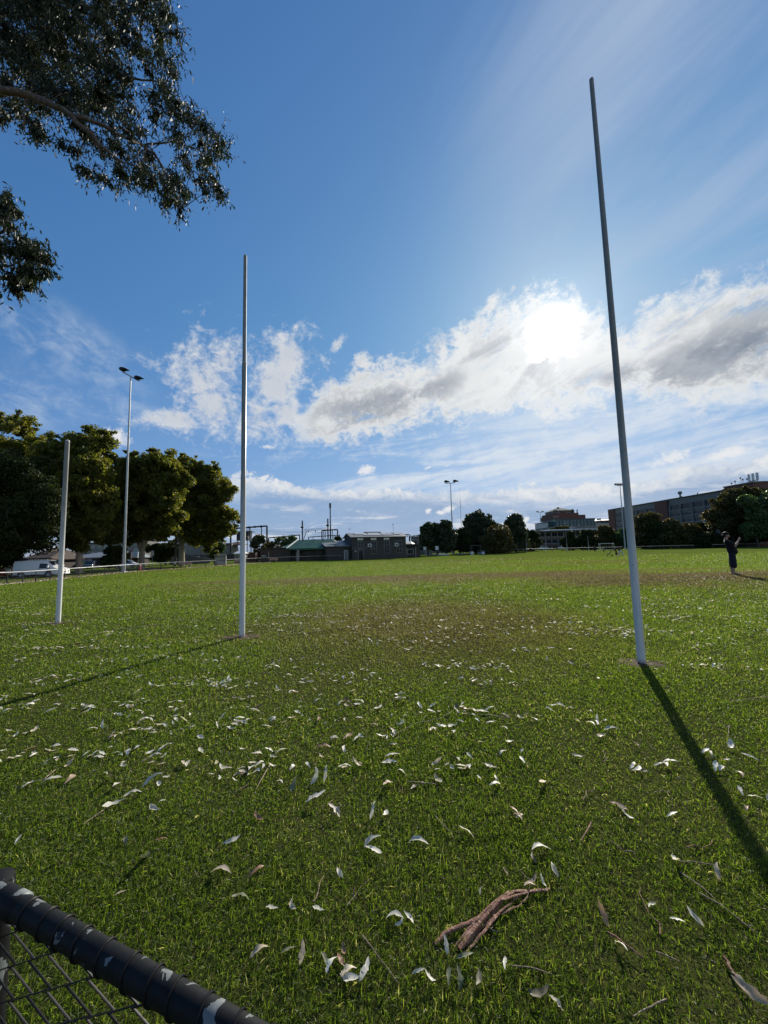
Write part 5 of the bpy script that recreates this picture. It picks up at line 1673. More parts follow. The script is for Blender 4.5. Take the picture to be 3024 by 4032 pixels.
def hip_roof(x0, x1, y0, y1, z0, z1, rx0, rx1, th=0.14):
    ym = (y0 + y1) / 2
    vs = [(x0, y0, z0), (x1, y0, z0), (x1, y1, z0), (x0, y1, z0), (rx0, ym, z1), (rx1, ym, z1)]
    vs += [(a, b, c - th) for a, b, c in vs[:4]]
    return MB().add(vs, [(0, 1, 5, 4), (1, 2, 5), (2, 3, 4, 5), (3, 0, 4), (6, 7, 1, 0), (7, 8, 2, 1), (8, 9, 3, 2), (9, 6, 0, 3), (9, 8, 7, 6)])


# --- clubroom with the green hipped roof
d = 88.5
o0 = Vector((X_(1185, d), d, G))
club = thing('clubroom', 'single storey dark brick clubroom with a green hipped roof', 'building', o0)
xx = lambda px: X_(px, d) - o0.x
MB().box(xx(1140), xx(1352), 1.6, 9.0, -0.2, 2.75).build('wall', dark_brick, club)
MB().box(xx(1022), xx(1140) - 0.003, 0.3, 7.5, -0.2, 2.95).build('wing_wall', dark_brick, club)
rf = hip_roof(xx(1128), xx(1356), -0.2, 9.6, 2.86, 4.95, xx(1155), xx(1298)).build('roof', green_roof, club)
zr0, zr1 = Vector((xx(1128), -0.2, 2.90)), Vector((xx(1155), 4.7, 4.99))
MB().tube([zr0 + Vector((0.05, -0.03, 0.03)), zr1 + Vector((0, -0.05, 0.03))], 0.16, 6).build('ridge_cap', trim_white, rf)
for px in (1180, 1225, 1263):
    MB().tube([(xx(px), 3.9, 4.55), (xx(px), 3.85, 4.85), (xx(px), 3.8, 4.95)], [0.14, 0.12, 0.2], 10).build('roof_vent', zinc, rf, True)
hip_roof(xx(1082), xx(1150), 3.5, 12.5, 2.98, 4.5, xx(1128), xx(1146)).build('roof', green_roof, club)
MB().box(xx(1018), xx(1138), 0.0, 3.4, 2.97, 3.12).build('flat_roof', trim_dark, club)
MB().box(xx(1140), xx(1356), -0.55, -0.21, 2.50, 2.84).build('fascia', green_roof, club)
MB().box(xx(1140), xx(1356), -0.26, 1.58, 2.56, 2.60).build('verandah_ceiling', trim_dark, club)
for px in (1142, 1352):
    MB().box(xx(px) - 0.09, xx(px) + 0.09, -0.35, -0.17, -0.1, 2.5).build('verandah_post', trim_dark, club)
MB().box(xx(1172), xx(1180), -0.62, -0.56 + 0.3, -0.1, 2.5).build('pale_pillar', pale_concrete, club)
for (a, b_) in ((1190, 1225), (1232, 1262), (1284, 1312)):
    window(club, xx(a), xx(b_), 0.95, 2.15, 1.6, trim_dark, glass_dark, 2)
door(club, xx(1160), xx(1168), 0.0, 2.1, 1.6, trim_white, door_grey)
door(club, xx(1325), xx(1345), 0.0, 2.2, 1.6, door_grey, pale_concrete)
window(club, xx(1095), xx(1125), 1.1, 2.0, 0.3, trim_dark, glass_dark, 1)
for px in (1107, 1072):
    MB().tube([(xx(px), 2.0, 3.1), (xx(px), 2.0, 3.35), (xx(px), 2.0, 3.5)], [0.16, 0.16, 0.28], 10).build('roof_vent', trim_white, club, True)
MB().box(xx(1030), xx(1046), 0.1, 0.25, 1.25, 1.45).build('sign_board', trim_white, club)

# --- two storey brick hall with solar panels
d = 86.5
o0 = Vector((X_(1387, d), d, G))
hall = thing('brick_hall', 'two storey dark brick hall with tall windows and solar panels on its roof', 'building', o0, R(18))
FL, DP, EV, RG = 12.9, 8.2, 5.10, 6.05
MB().box(0, FL, 0, DP, -0.2, EV).prism([(0, EV + 0.002), (DP, EV + 0.002), (DP / 2, RG - 0.05)], 0.002, FL - 0.002, 'x').build('wall', grey_brick, hall)
def slope(x0, x1, y0, y1, lift, th=0.06):
    zz = lambda y: EV - 0.02 + (RG - EV) * (y / (DP / 2)) + lift
    return [(x0, y0, zz(y0)), (x1, y0, zz(y0)), (x1, y1, zz(y1)), (x0, y1, zz(y1))], th
mb = MB()
for (sgn) in (0, 1):
    q, th = slope(-0.45, FL + 0.4, -0.5, DP / 2, 0.09)
    if sgn: q = [(x, DP - y, z) for x, y, z in q]
    mb.add(q + [(x, y, z - 0.12) for x, y, z in q], [(0, 1, 2, 3), (7, 6, 5, 4), (0, 4, 5, 1), (1, 5, 6, 2), (2, 6, 7, 3), (3, 7, 4, 0)])
roof = mb.build('roof', zinc, hall)
for (a, b_, y0, y1) in ((1.2, 4.0, 1.9, 3.7), (3.1, 4.3, 0.8, 1.8), (4.4, 7.3, 0.7, 3.8), (7.6, 9.0, 1.0, 3.8), (9.05, 10.3, 1.0, 3.8), (10.6, 12.2, 1.6, 3.8)):
    q, th = slope(a, b_, y0, y1, 0.20)
    MB().add(q + [(x, y, z - 0.05) for x, y, z in q], [(0, 1, 2, 3), (7, 6, 5, 4), (0, 4, 5, 1), (1, 5, 6, 2), (2, 6, 7, 3), (3, 7, 4, 0)]).build('solar_panel', panel_glass, roof)
MB().box(4.0, 8.2, DP / 2 + 0.4, DP / 2 + 0.9, RG - 0.1, RG + 0.34).build('roof_plant', trim_dark, roof)
MB().tube([(11.3, 4.2, RG - 0.2), (11.3, 4.2, RG + 2.0)], 0.035, 6).ell((11.3, 4.2, RG + 2.1), (0.16, 0.1, 0.14)).build('weather_mast', galv, roof)
MB().tube([(-0.2, 3.0, EV + 0.6), (0.0, 3.2, RG + 0.3), (0.15, 3.3, RG + 1.2)], 0.025, 5).tube([(-0.2, 3.3, RG + 1.1), (0.8, 3.3, RG + 1.25)], 0.02, 5).tube([(-0.1, 3.3, RG + 0.85), (0.7, 3.3, RG + 0.95)], 0.02, 5).build('aerial', galv, roof)
for i, (f0, f1) in enumerate(((0.09, 0.20), (0.335, 0.445), (0.575, 0.685), (0.81, 0.92))):
    x0, x1 = f0 * FL, f1 * FL
    window(hall, x0, x1, 4.30, 4.85, 0, galv if i < 3 else trim_dark, blind_white if i < 3 else glass_dark, 1)
    window(hall, x0 + 0.1, x1, 1.25 if i else 2.65, 4.05, 0, galv, glass_dark, 1, 2 if i else 1, 0.055)
for f in (0.275, 0.775):
    ac = MB().box(f * FL, f * FL + 0.85, -0.42, -0.01, 2.75, 3.50, 0.03).build('air_conditioner', trim_white, hall)
    MB().tube([(f * FL + 0.42, -0.425, 3.12), (f * FL + 0.42, -0.45, 3.12)], 0.26, 16).build('fan_grille', trim_dark, ac)
    MB().box(f * FL - 0.8, f * FL - 0.01, -0.06, -0.01, 2.85, 2.90).build('conduit', galv, hall)
door(hall, 0.10 * FL, 0.205 * FL, 0.0, 2.2, 0, galv, glass_dark)
MB().box(0.0, 0.45 * FL, -0.05, -0.01, 2.48, 2.53).build('string_course', galv, hall)
MB().ell((0.055 * FL, -0.08, 1.9), (0.16, 0.1, 0.14)).build('wall_lamp', trim_white, hall, True)
# low side wing of the hall
mb = MB()
mb.box(-5.6, -0.01, 1.6, 6.6, -0.2, 3.0)
mb.build('side_wing', grey_brick, hall)
MB().add([(-5.9, 1.2, 3.02), (-0.02, 1.2, 3.02), (-0.02, 6.8, 4.5), (-5.9, 6.8, 3.9), (-5.9, 1.2, 3.14), (-0.02, 1.2, 3.14), (-0.02, 6.8, 4.62), (-5.9, 6.8, 4.02)], [(3, 2, 1, 0), (4, 5, 6, 7), (0, 1, 5, 4), (1, 2, 6, 5), (2, 3, 7, 6), (3, 0, 4, 7)]).build('wing_roof', zinc, hall)
door(hall, -1.55, -0.65, 0.0, 2.1, 1.6, trim_white, door_grey)
MB().box(-4.4, -2.6, 3.2, 3.6, 3.9, 4.15).build('skylight', trim_white, hall)

# --- low annex right of the hall and grey building behind it
d = 94.0
o0 = Vector((X_(1622, d), d, G))
an = thing('annex', 'low annex with a flat awning right of the brick hall', 'building', o0)
xx = lambda px: X_(px, d) - o0.x
MB().box(xx(1592), xx(1655), 0, 6, -0.2, 2.9).build('wall', grey_brick, an)
MB().box(xx(1588), xx(1648), -0.9, 6.2, 2.92, 3.25).build('flat_roof', trim_dark, an)
MB().add([(xx(1594), 0.2, 3.27), (xx(1624), 0.2, 3.27), (xx(1640), 0.2, 3.27), (xx(1594), 4, 4.1), (xx(1622), 4, 3.9), (xx(1640), 4, 3.27)], [(0, 1, 4, 3), (1, 2, 5, 4), (0, 3, 5, 2)]).build('roof', zinc, an)
window(an, xx(1603), xx(1627), 0.75, 2.0, 0, trim_white, glass_dark, 0)
MB().box(xx(1648), xx(1680), -0.6, 3.0, 2.45, 2.58).build('awning', trim_dark, an)
for px in (1599, 1635, 1676):
    MB().box(xx(px) - 0.08, xx(px) + 0.08, -0.75, -0.6, -0.1, 2.44).build('awning_post', galv, an)
d = 128.0
o0 = Vector((X_(1650, d), d, G))
gb = thing('grey_building', 'plain grey building partly behind the gum trees beside the far floodlight', 'building', o0)
xx = lambda px: X_(px, d) - o0.x
MB().box(xx(1626), xx(1700), 0, 9, -0.2, Z_(1650, 2115, d) - G).build('wall', concrete, gb)
MB().box(xx(1624), xx(1702), -0.2, 9.2, Z_(1650, 2115, d) - G + 0.002, Z_(1650, 2112, d) - G).build('parapet', trim_dark, gb)
window(gb, xx(1634), xx(1641), 3.6, 4.4, 0, trim_dark, glass_dark, 0)
d = 150.0
o0 = Vector((X_(1735, d), d, G))
gb = thing('low_house', 'low pale house glimpsed under the gum trees', 'building', o0)
xx = lambda px: X_(px, d) - o0.x
MB().box(xx(1690), xx(1790), 0, 8, -0.2, 2.9).build('wall', concrete, gb)
hip_roof(xx(1686), xx(1794), -0.6, 8.6, 3.0, 4.8, xx(1710), xx(1770)).build('roof', tile_roof, gb)
for px in (1705, 1742, 1752): window(gb, xx(px), xx(px + 8), 0.9, 2.2, 0, trim_white, blind_white, 1)

# --- long low brick building with a bright roof edge
d = 172.0
o0 = Vector((X_(2240, d), d, G))
lb_ = thing('school_building', 'long low brick building with a bright white roof edge', 'building', o0)
xx = lambda px: X_(px, d) - o0.x
zz = lambda py, px=2240: Z_(px, py, d) - G
ht = zz(2090)
MB().box(xx(2122), xx(2372), 0, 14, -0.2, ht).build('wall', brick_mat('brown_brick', (0.15, 0.095, 0.070), (0.18, 0.115, 0.085), (0.16, 0.13, 0.11)), lb_)
MB().box(xx(2118), xx(2376), -1.4, 14.6, ht + 0.003, ht + 0.32).build('roof_slab', pale_concrete, lb_)
MB().box(xx(2165), xx(2353), -1.2, 13, ht + 0.325, ht + 0.75).build('roof', bright_roof, lb_)
MB().box(xx(2266), xx(2276), 1, 4, ht + 0.76, ht + 1.9).build('roof_plant', zinc, lb_)
for r_ in (0, 1, 2):
    z1 = ht - 0.75 - r_ * 3.0
    k = 0
    px = 2128
    while px < 2366:
        w = window(lb_, xx(px), xx(px + 19), z1 - 1.55, z1, 0, trim_dark if r_ != 1 else concrete, glass_dark, 3)
        px += 24
    MB().box(xx(2122), xx(2372), -0.16, -0.002, z1 - 1.95, z1 - 1.65).build('sill_band', pale_concrete, lb_)
for px in range(2124, 2372, 24):
    MB().box(xx(px) - 0.1, xx(px) + 0.3, -0.35, -0.17, -0.1, ht - 0.01).build('pilaster', concrete, lb_)

# --- stepped brick building with the glazed floor
d = 265.0
o0 = Vector((X_(2260, d), d, G))
st = thing('stepped_office', 'stepped red brick office block with a band of teal glass and a pyramid roof', 'building', o0)
xx = lambda px: X_(px, d) - o0.x
zz = lambda py, px=2260: Z_(px, py, d) - G
MB().box(xx(2232), xx(2412), 2, 30, 0, zz(2062)).build('base_wall', pale_concrete, st)
MB().box(xx(2179), xx(2352), 0, 30, 0, zz(2072)).build('podium_wall', concrete, st)
def glass_band(x0, x1, y0, z0, z1, n, rows, nm):
    gl = MB().box(x0, x1, y0, y0 + 24, z0, z1).build(nm, glass_teal, st)
    mb = MB()
    for k in range(n + 1):
        x = x0 + (x1 - x0) * k / n
        mb.box(x - 0.22, x + 0.22, y0 - 0.25, y0 - 0.01, z0, z1)
    for r_ in range(rows + 1):
        z = z0 + (z1 - z0) * r_ / rows
        mb.box(x0 - 0.2, x1 + 0.2, y0 - 0.34, y0 - 0.26, z - 0.22, z + 0.22)
    mb.build('glazing_bar', teal_frame, gl)
    MB().box(x0 - 0.4, x1 + 0.4, y0 - 0.5, y0 + 24.4, z1 + 0.23, z1 + 0.7).build('cornice', teal_frame, gl)
glass_band(xx(2196), xx(2350), 0.5, zz(2072) + 0.01, zz(2046), 11, 3, 'glazed_floor')
glass_band(xx(2179), xx(2195), 6.0, zz(2072) + 0.01, zz(2053), 2, 2, 'glazed_floor')
MB().box(xx(2194), xx(2323), 3, 26, zz(2044), zz(2026)).build('brick_block', red_brick, st)
mb = MB()
for py in (2030, 2040): mb.box(xx(2193), xx(2215), 2.8, 2.99, zz(py + 3), zz(py))
mb.build('pale_band', pale_concrete, st)
MB().box(xx(2193.5), xx(2224), 3.2, 20, zz(2026) + 0.003, zz(2022)).build('brick_block', red_brick, st)
MB().box(xx(2200), xx(2302), 5, 25, zz(2026) + 0.006, zz(2017)).build('brick_block', red_brick, st)
MB().box(xx(2211), xx(2287), 7, 23, zz(2017) + 0.003, zz(2007)).build('attic_wall', concrete, st)
MB().box(xx(2235), xx(2256), 6.8, 6.99, zz(2017), zz(2010)).build('louvre', red_brick, st)
hip_roof(xx(2209), xx(2289), 6, 24, zz(2007) + 0.3, zz(1990), xx(2243), xx(2250), 0.28).build('roof', mat('grey_roof', (0.09, 0.105, 0.095), 0.95, 0.1, 0.3, spec=0.05), st)
MB().box(xx(2243), xx(2249), 14, 16, zz(1991), zz(1988)).build('roof_plant', concrete, st)
for px in (2202, 2206, 2210, 2214, 2277, 2280, 2283, 2285, 2297, 2299):
    MB().box(xx(px) - 0.16, xx(px) + 0.16, 5.2, 5.5, zz(2017), zz(2017) + LR.uniform(1.6, 3.0)).build('antenna', trim_dark, st)
d = 300.0
o0 = Vector((X_(2395, d), d, G))
tb = thing('plant_room_tower', 'small dark roof block between the stepped office and the long building', 'building', o0)
xx = lambda px: X_(px, d) - o0.x
zz = lambda py, px=2395: Z_(px, py, d) - G
MB().box(xx(2374), xx(2430), 0, 20, 0, zz(2049)).build('wall', glass_dark, tb)
hip_roof(xx(2371), xx(2432), -0.5, 20.5, zz(2049) + 0.3, zz(2042), xx(2385), xx(2405)).build('roof', teal_frame, tb)
MB().box(xx(2380), xx(2387), 4, 8, zz(2046), zz(2039)).build('chimney', concrete, tb)

# --- the long brick and concrete building along the right
Y0, Y1, XF, TOP = 124.5, 190.0, X_(2880, 124.5), Z_(2880, 1931, 124.5) - G
o0 = Vector((XF, Y0, G))
# local frame: x runs along the wall away from the camera, the wall faces local -y after a quarter turn
lg = thing('long_building', 'long concrete and red brick building running along the right', 'building', o0, R(90))
# rotated by 90 degrees: local x -> world +Y, local y -> world -X, so the visible wall is at y = 0 and its outside is +y
LN = Y1 - Y0
MB().box(25.2, LN, -24, 0, -0.2, TOP).box(0, 25.19, -24, -0.01, -0.2, TOP).build('wall', concrete, lg)
MB().box(LN - 5, LN + 0.3, -24.2, 0.35, -0.2, TOP + 0.05).build('brick_pier', red_brick, lg)
MB().box(25.2, 32.0, -10, 0.9, -0.2, TOP - 0.3).build('brick_pier', red_brick, lg)
MB().box(-10.0, -0.01, -20, 0.3, -0.2, TOP + 0.95).build('brick_block', red_brick, lg)
MB().box(-10.3, 0.2, -20.3, 0.5, TOP + 0.96, TOP + 1.3).build('coping', concrete, lg)
MB().box(0.25, LN + 0.4, -24.3, 0.4, TOP + 0.06, TOP + 0.35).build('coping', trim_dark, lg)
mb = MB()
for k in range(7):
    x0 = 2 + k * 8.6
    mb.add([(x0, -2, TOP + 0.36), (x0 + 7.8, -2, TOP + 0.36), (x0 + 7.8, -12, TOP + 0.36), (x0, -12, TOP + 0.36), (x0 + 0.8, -7, TOP + 0.9 + 0.4 * (k % 3 == 0)), (x0 + 7, -7, TOP + 0.9)], [(0, 1, 5, 4), (1, 2, 5), (2, 3, 4, 5), (3, 0, 4)])
mb.build('roof_light', green_roof, lg)
rows = [(15.2 + 0.85, 13.2 + 0.85), (11.85 + 0.85, 10.85 + 0.85), (9.35 + 0.85, 8.35 + 0.85), (6.9 + 0.85, 5.9 + 0.85)]
bays = [(4.0, 8.1), (8.8, 13.4), (14.2, 18.8), (19.6, 24.3), (33.2, 38.0), (39.0, 44.0), (45.0, 50.0), (55.0, 59.9)]
for (x0, x1) in bays:
    for (z1, z0) in rows:
        window(lg, x0, x1, z0, z1, 0.0, trim_dark, glass_dark, 3, 0, 0.12, 1)
        MB().box(x0 - 0.2, x1 + 0.2, 0.003, 0.35, z0 - 0.34, z0 - 0.03).build('sill', pale_concrete, lg)
for x in (3.3, 8.45, 13.8, 19.2, 24.75, 32.5, 38.5, 44.5, 51.0, 54.4):
    MB().box(x - 0.28, x + 0.28, 0.003, 0.45, -0.1, TOP - 2.2).build('pilaster', concrete, lg)
# roof gear
MB().tube([(23.0, -3, TOP + 0.3), (23.0, -3, TOP + 1.7), (23.0, -3, TOP + 1.9)], [0.32, 0.28, 0.35], 12).ell((23.0, -3, TOP + 2.5), (0.75, 0.75, 0.7)).build('roof_ventilator', concrete, lg, True)
for x, h in ((13.5, 1.0), (21, 0.7), (54, 2.2), (55, 0.9)):
    MB().tube([(x, -2, TOP + 0.3), (x, -2, TOP + 0.3 + h)], 0.16, 8).build('roof_pipe', concrete, lg, True)
for x, h in ((-0.9, 0.9), (-2.2, 1.3), (-4.2, 2.0), (-4.9, 1.4), (-6.3, 1.3)):
    MB().tube([(x, -1.5, TOP + 1.3), (x, -1.5, TOP + 1.3 + h)], 0.05, 6).ell((x, -1.45, TOP + 1.3 + h), (0.32, 0.14, 0.28)).build('dish_antenna', concrete, lg)
for x in (-7.0, -8.3, -9.6):
    for s in (-0.28, 0, 0.28):
        MB().box(x + s - 0.10, x + s + 0.10, -1.6, -1.4, TOP + 1.9, TOP + 4.0 + 0.1 * s).build('panel_antenna', trim_white, lg)
MB().tube([(-6.8, -1.5, TOP + 1.75), (-9.8, -1.5, TOP + 1.75)], 0.12, 6).tube([(-6.9, -1.5, TOP + 1.2), (-6.9, -1.5, TOP + 2.0)], 0.08, 6).tube([(-9.6, -1.5, TOP + 1.2), (-9.6, -1.5, TOP + 2.0)], 0.08, 6).build('antenna_frame', trim_dark, lg)

# --- railway: gantries, masts, wires
def rail_gantry(d, pxa, pxb, ytop_a, ytop_b, ybase, r, label, droppers=(), arms=()):
    o0 = Vector((X_((pxa + pxb) / 2, d), d, G))
    o = thing('rail_gantry', label, 'gantry', o0, 0, 'railway gantries')
    A = Vector((X_(pxa, d) - o0.x, 0, Z_(pxa, ytop_a, d) - G))
    B = Vector((X_(pxb, d) - o0.x, 0, Z_(pxb, ytop_b, d) - G))
    for q in (A, B):
        MB().tube([(q.x, 0, -0.3), (q.x, 0, q.z)], r * 1.1, 8).build('upright', steel_dark, o, True)
    mb = MB().tube([A, B], r, 8)
    for k in range(1, 6):
        c = A.lerp(B, k / 6)
        mb.tube([c - (B - A).normalized() * 0.22, c + (B - A).normalized() * 0.22], r * 1.45, 8)
    mb.build('beam', steel_dark, o, True)
    for f, L in droppers:
        c = A.lerp(B, f)
        dp = MB().tube([c, c - Vector((0, 0, L))], r * 0.62, 6).build('dropper', steel_dark, o)
        if arms:
            MB().tube([c - Vector((0, 0, L * 0.75)), c - Vector((2.2, 0, L * 0.42)), c - Vector((3.2, 0, L * 0.45))], 0.045, 5).build('registration_arm', galv, dp)
    return o


rail_gantry(118, 908, 1051, 2082, 2071, 2150, 0.24, 'tallest railway gantry, just right of the tall left goal post', ((0.53, 4.6), (0.85, 4.2)), True)
rail_gantry(150, 1057, 1180, 2118, 2107, 2150, 0.20, 'lower railway gantry between the tall gantry and the green roof', ((0.27, 2.6), (0.40, 2.0), (0.70, 2.6)))
rail_gantry(165, 1215, 1338, 2115, 2107, 2150, 0.17, 'low railway gantry rising behind the green roof', ((0.12, 2.6), (0.42, 2.6), (0.63, 2.2), (0.8, 2.2)))
rail_gantry(140, 1268, 1330, 2089, 2085, 2150, 0.20, 'narrow railway gantry behind the twin masts', ((0.12, 3.5), (0.22, 3.0), (0.68, 3.2)))
rail_gantry(170, 1596, 1615, 2104, 2106, 2150, 0.16, 'small gantry right of the brick hall roof', ((0.5, 1.2),))
rail_gantry(175, 1612, 1672, 2112, 2106, 2150, 0.16, 'gantry running into the gum trees right of the brick hall', ((0.2, 1.5), (0.6, 1.2)))
for (px, yt, d, r, lb, kind) in ((1191, 2050, 140, 0.24, 'left one of the railway masts, standing alone behind the green roof', 1), (1292, 2042, 138, 0.24, 'shorter of the two railway masts close together', 1), (1302, 1984, 136, 0.26, 'tallest railway mast, with a thick head', 2)):
    o0 = Vector((X_(px, d), d, G))
    H = Z_(px, yt, d) - G
    o = thing('rail_mast', lb, 'mast', o0, 0, 'railway masts')
    if kind == 2:
        MB().tube([(0, 0, -0.3), (0, 0, H * 0.55), (0, 0, H * 0.56), (0, 0, H * 0.9), (0, 0, H * 0.93), (0, 0, H)], [r * 1.2, r, r * 0.8, r * 0.7, r * 1.3, r * 1.35], 10).build('shaft', steel_dark, o, True)
        MB().tube([(0, 0, H - 0.01), (0, 0, H + 0.25)], r * 1.5, 10).build('mast_head', steel_dark, o, True)
    else:
        MB().tube([(0, 0, -0.3), (0, 0, H)], r, 8).build('shaft', steel_dark, o, True)
        mb = MB().tube([(-0.9, 0, H - 1.2), (1.1, 0, H - 1.15)], 0.04, 5).tube([(-0.6, 0, H - 2.3), (0.5, 0, H - 2.3)], 0.07, 5)
        mb.ell((-0.38, 0, H - 2.4), (0.32, 0.3, 0.36), 8, 6).ell((0.3, 0, H - 2.6), (0.14, 0.14, 0.2), 8, 6)
        mb.build('insulator_arm', steel_dark, o)
# lattice beam between the masts
d = 141
o0 = Vector((X_(1240, d), d, G))
o = thing('lattice_beam', 'light lattice beam spanning between the railway masts', 'gantry beam', o0)
a = Vector((X_(1197, d) - o0.x, 0, Z_(1197, 2091, d) - G)); b = Vector((X_(1288, d) - o0.x, 0, Z_(1288, 2085, d) - G))
mb = MB().tube([a, b], 0.05, 5).tube([a + Vector((0, 0, 0.55)), b + Vector((0, 0, 0.55))], 0.05, 5)
for k in range(16):
    u, v = a.lerp(b, k / 16), a.lerp(b, (k + 1) / 16)
    mb.tube([u + Vector((0, 0, 0.55 * (k % 2))), v + Vector((0, 0, 0.55 * ((k + 1) % 2)))], 0.035, 4)
mb.build('lattice', galv, o)
MB().tube([a.lerp(b, 0.12), a + Vector((-0.1, 0, -2.9))], 0.12, 6).build('brace', steel_dark, o)
for f in (0.2, 0.5):
    MB().ell(a.lerp(b, f) - Vector((0, 0, 0.35)), (0.2, 0.15, 0.3), 8, 6).build('insulator', steel_dark, o)
# contact wires
for i, (y0, y1) in enumerate(((2078, 2098), (2086, 2100), (2096, 2107))):
    a, b = at(840, y0 - 4, 126), at(1290, y1, 146)
    c = a.lerp(b, 0.5) - Vector((0, 0, 0.3))
    w = MB().tube([a - a, c - a, b - a], 0.028, 4).build('overhead_wire', steel_dark, None, loc=a)
    tag(w, ('topmost', 'middle', 'lowest')[i] + ' of three overhead railway wires', 'wire', 'overhead wires')
# tall thin aerial beyond the fig tree
b = gat(1820, 230)
o = thing('radio_mast', 'hair thin radio mast behind the great fig tree', 'mast', b)
Hm = Z_(1817, 1920, 230) - b.z
MB().tube([(0, 0, 0), (0, 0, Hm * 0.8)], 0.12, 6).build('shaft', galv, o)
MB().tube([(0, 0, Hm * 0.8), (0, 0, Hm)], 0.05, 5).build('whip', galv, o)
# signal cabin by the tall gantry
d = 122
o0 = Vector((X_(975, d), d, G))
o = thing('signal_cabin', 'dark signal cabin on legs half hidden by the tall left goal post', 'cabin', o0)
xx = lambda px: X_(px, d) - o0.x
zz = lambda py: Z_(975, py, d) - G
MB().box(xx(931), xx(976), 0, 3, zz(2128), zz(2093)).build('cabin_wall', steel_dark, o)
MB().box(xx(929), xx(990), -0.3, 3.3, zz(2093) + 0.002, zz(2091)).build('roof', teal_frame, o)
for px in (934, 972, 984, 989): MB().tube([(xx(px), 0.4, -0.2), (xx(px), 0.4, zz(2093))], 0.11, 6).build('leg', steel_dark, o)
mb = MB()
for z in (zz(2084), zz(2088)): mb.tube([(xx(968), 0, z), (xx(986), 0, z)], 0.035, 4)
for px in (968, 974, 980, 986): mb.tube([(xx(px), 0, zz(2092)), (xx(px), 0, zz(2084))], 0.035, 4)
mb.build('handrail', galv, o)

# --- station buildings and retaining wall on the left
d = 128
o0 = Vector((X_(850, d), d, G))
o = thing('station_building', 'long grey station building behind the young trees', 'building', o0)
xx = lambda px: X_(px, d) - o0.x
zz = lambda py: Z_(850, py, d) - G
MB().box(xx(760), xx(912), 0, 5, -0.2, zz(2144)).build('wall', concrete, o)
MB().box(xx(756), xx(908), -0.8, 5.5, zz(2144) + 0.003, zz(2140)).build('roof_slab', trim_dark, o)
for px in (795, 822, 848, 872): window(o, xx(px), xx(px + 17), zz(2162), zz(2147), 0, galv, glass_teal, 1)
hip_roof(xx(888), xx(945), 1, 8, zz(2146), zz(2134), xx(908), xx(922)).build('roof', tile_roof, o)
mb = MB()
for px in range(770, 960, 14): mb.tube([(xx(px), -3, zz(2178)), (xx(px), -3, zz(2160))], 0.05, 4)
for py in (2162, 2170): mb.tube([(xx(765), -3, zz(py)), (xx(958), -3, zz(py))], 0.05, 4)
mb.build('platform_railing', galv, o)
d = 112
o0 = Vector((X_(860, d), d, G))
o = thing('platform_wall', 'dark stone faced railway embankment wall behind the kiosk', 'wall', o0)
xx = lambda px: X_(px, d) - o0.x
zz = lambda py: Z_(880, py, d) - G
MB().box(xx(700), xx(1045), 0, 4, -0.2, zz(2182)).build('wall_face', mat('dark_stone', (0.085, 0.075, 0.066), 0.9, 0.4, 1.5, 0.8, 5.0, spec=0.1), o)
MB().box(xx(700), xx(1045), -0.12, 4.1, zz(2182) + 0.003, zz(2178)).build('coping', concrete, o)
d = 88
o0 = gat(735, d)
o = thing('block_wall', 'grey block retaining wall sloping down behind the widest plane tree', 'wall', o0)
xx = lambda px: X_(px, d) - o0.x
zz = lambda py, px: Z_(px, py, d) - G
MB().prism([(xx(668), -0.2), (xx(825), -0.2), (xx(825), zz(2200, 825)), (xx(770), zz(2190, 770)), (xx(735), zz(2182, 735)), (xx(690), zz(2178, 690)), (xx(668), zz(2200, 668))], 0, 0.5).build('wall_face', block_wall, o)
mb = MB()
for px in range(676, 824, 9):
    mb.tube([(xx(px), -0.7, 0), (xx(px), -0.7, 2.6)], 0.03, 4)
for z in (0.3, 1.5, 2.6): mb.tube([(xx(676), -0.7, z), (xx(822), -0.7, z)], 0.025, 4)
mb.build('mesh_fence', galv, o)
# house with hipped tile roof behind the van
d = 66
o0 = gat(150, d)
o = thing('house', 'low house with a grey brown hipped roof above the white van', 'building', o0)
xx = lambda px: X_(px, d) - o0.x
zz = lambda py: Z_(150, py, d) - o0.z
MB().box(xx(98), xx(196), 0, 7, -0.2, zz(2204)).build('wall', dark_brick, o)
rf = hip_roof(xx(92), xx(206), -0.8, 8, zz(2203), zz(2177) + 0.3, xx(100), xx(172)).build('roof', tile_roof, o)
hip_roof(xx(98), xx(152), 2, 9, zz(2180), zz(2154), xx(108), xx(114)).build('upper_roof', tile_roof, rf)
MB().box(xx(90), xx(208), -0.86, -0.8, zz(2206), zz(2203)).build('gutter', trim_white, o)
window(o, xx(110), xx(128), 0.9, 1.9, 0, trim_white, glass_dark, 1)
# carport
d = 74
o0 = gat(350, d)
o = thing('carport', 'wide carport with a grey sheet roof and a dark open front', 'building', o0)
xx = lambda px: X_(px, d) - o0.x
zz = lambda py: Z_(350, py, d) - o0.z
MB().add([(xx(252), -0.5, zz(2197)), (xx(442), -0.5, zz(2195)), (xx(425), 6, zz(2174)), (xx(300), 6, zz(2175)), (xx(252), -0.5, zz(2198) - 0.12), (xx(442), -0.5, zz(2196) - 0.12), (xx(425), 6, zz(2174) - 0.2), (xx(300), 6, zz(2175) - 0.2)],
         [(0, 1, 2, 3), (7, 6, 5, 4), (0, 4, 5, 1), (1, 5, 6, 2), (2, 6, 7, 3), (3, 7, 4, 0)]).build('roof', zinc, o)
MB().box(xx(262), xx(430), 6.5, 6.8, -0.2, zz(2178)).build('back_wall', dark_brick, o)
for px in (262, 342, 430): MB().tube([(xx(px), 0, -0.1), (xx(px), 0, zz(2197))], 0.07, 8).build('post', galv, o)
d = 82
o0 = gat(515, d)
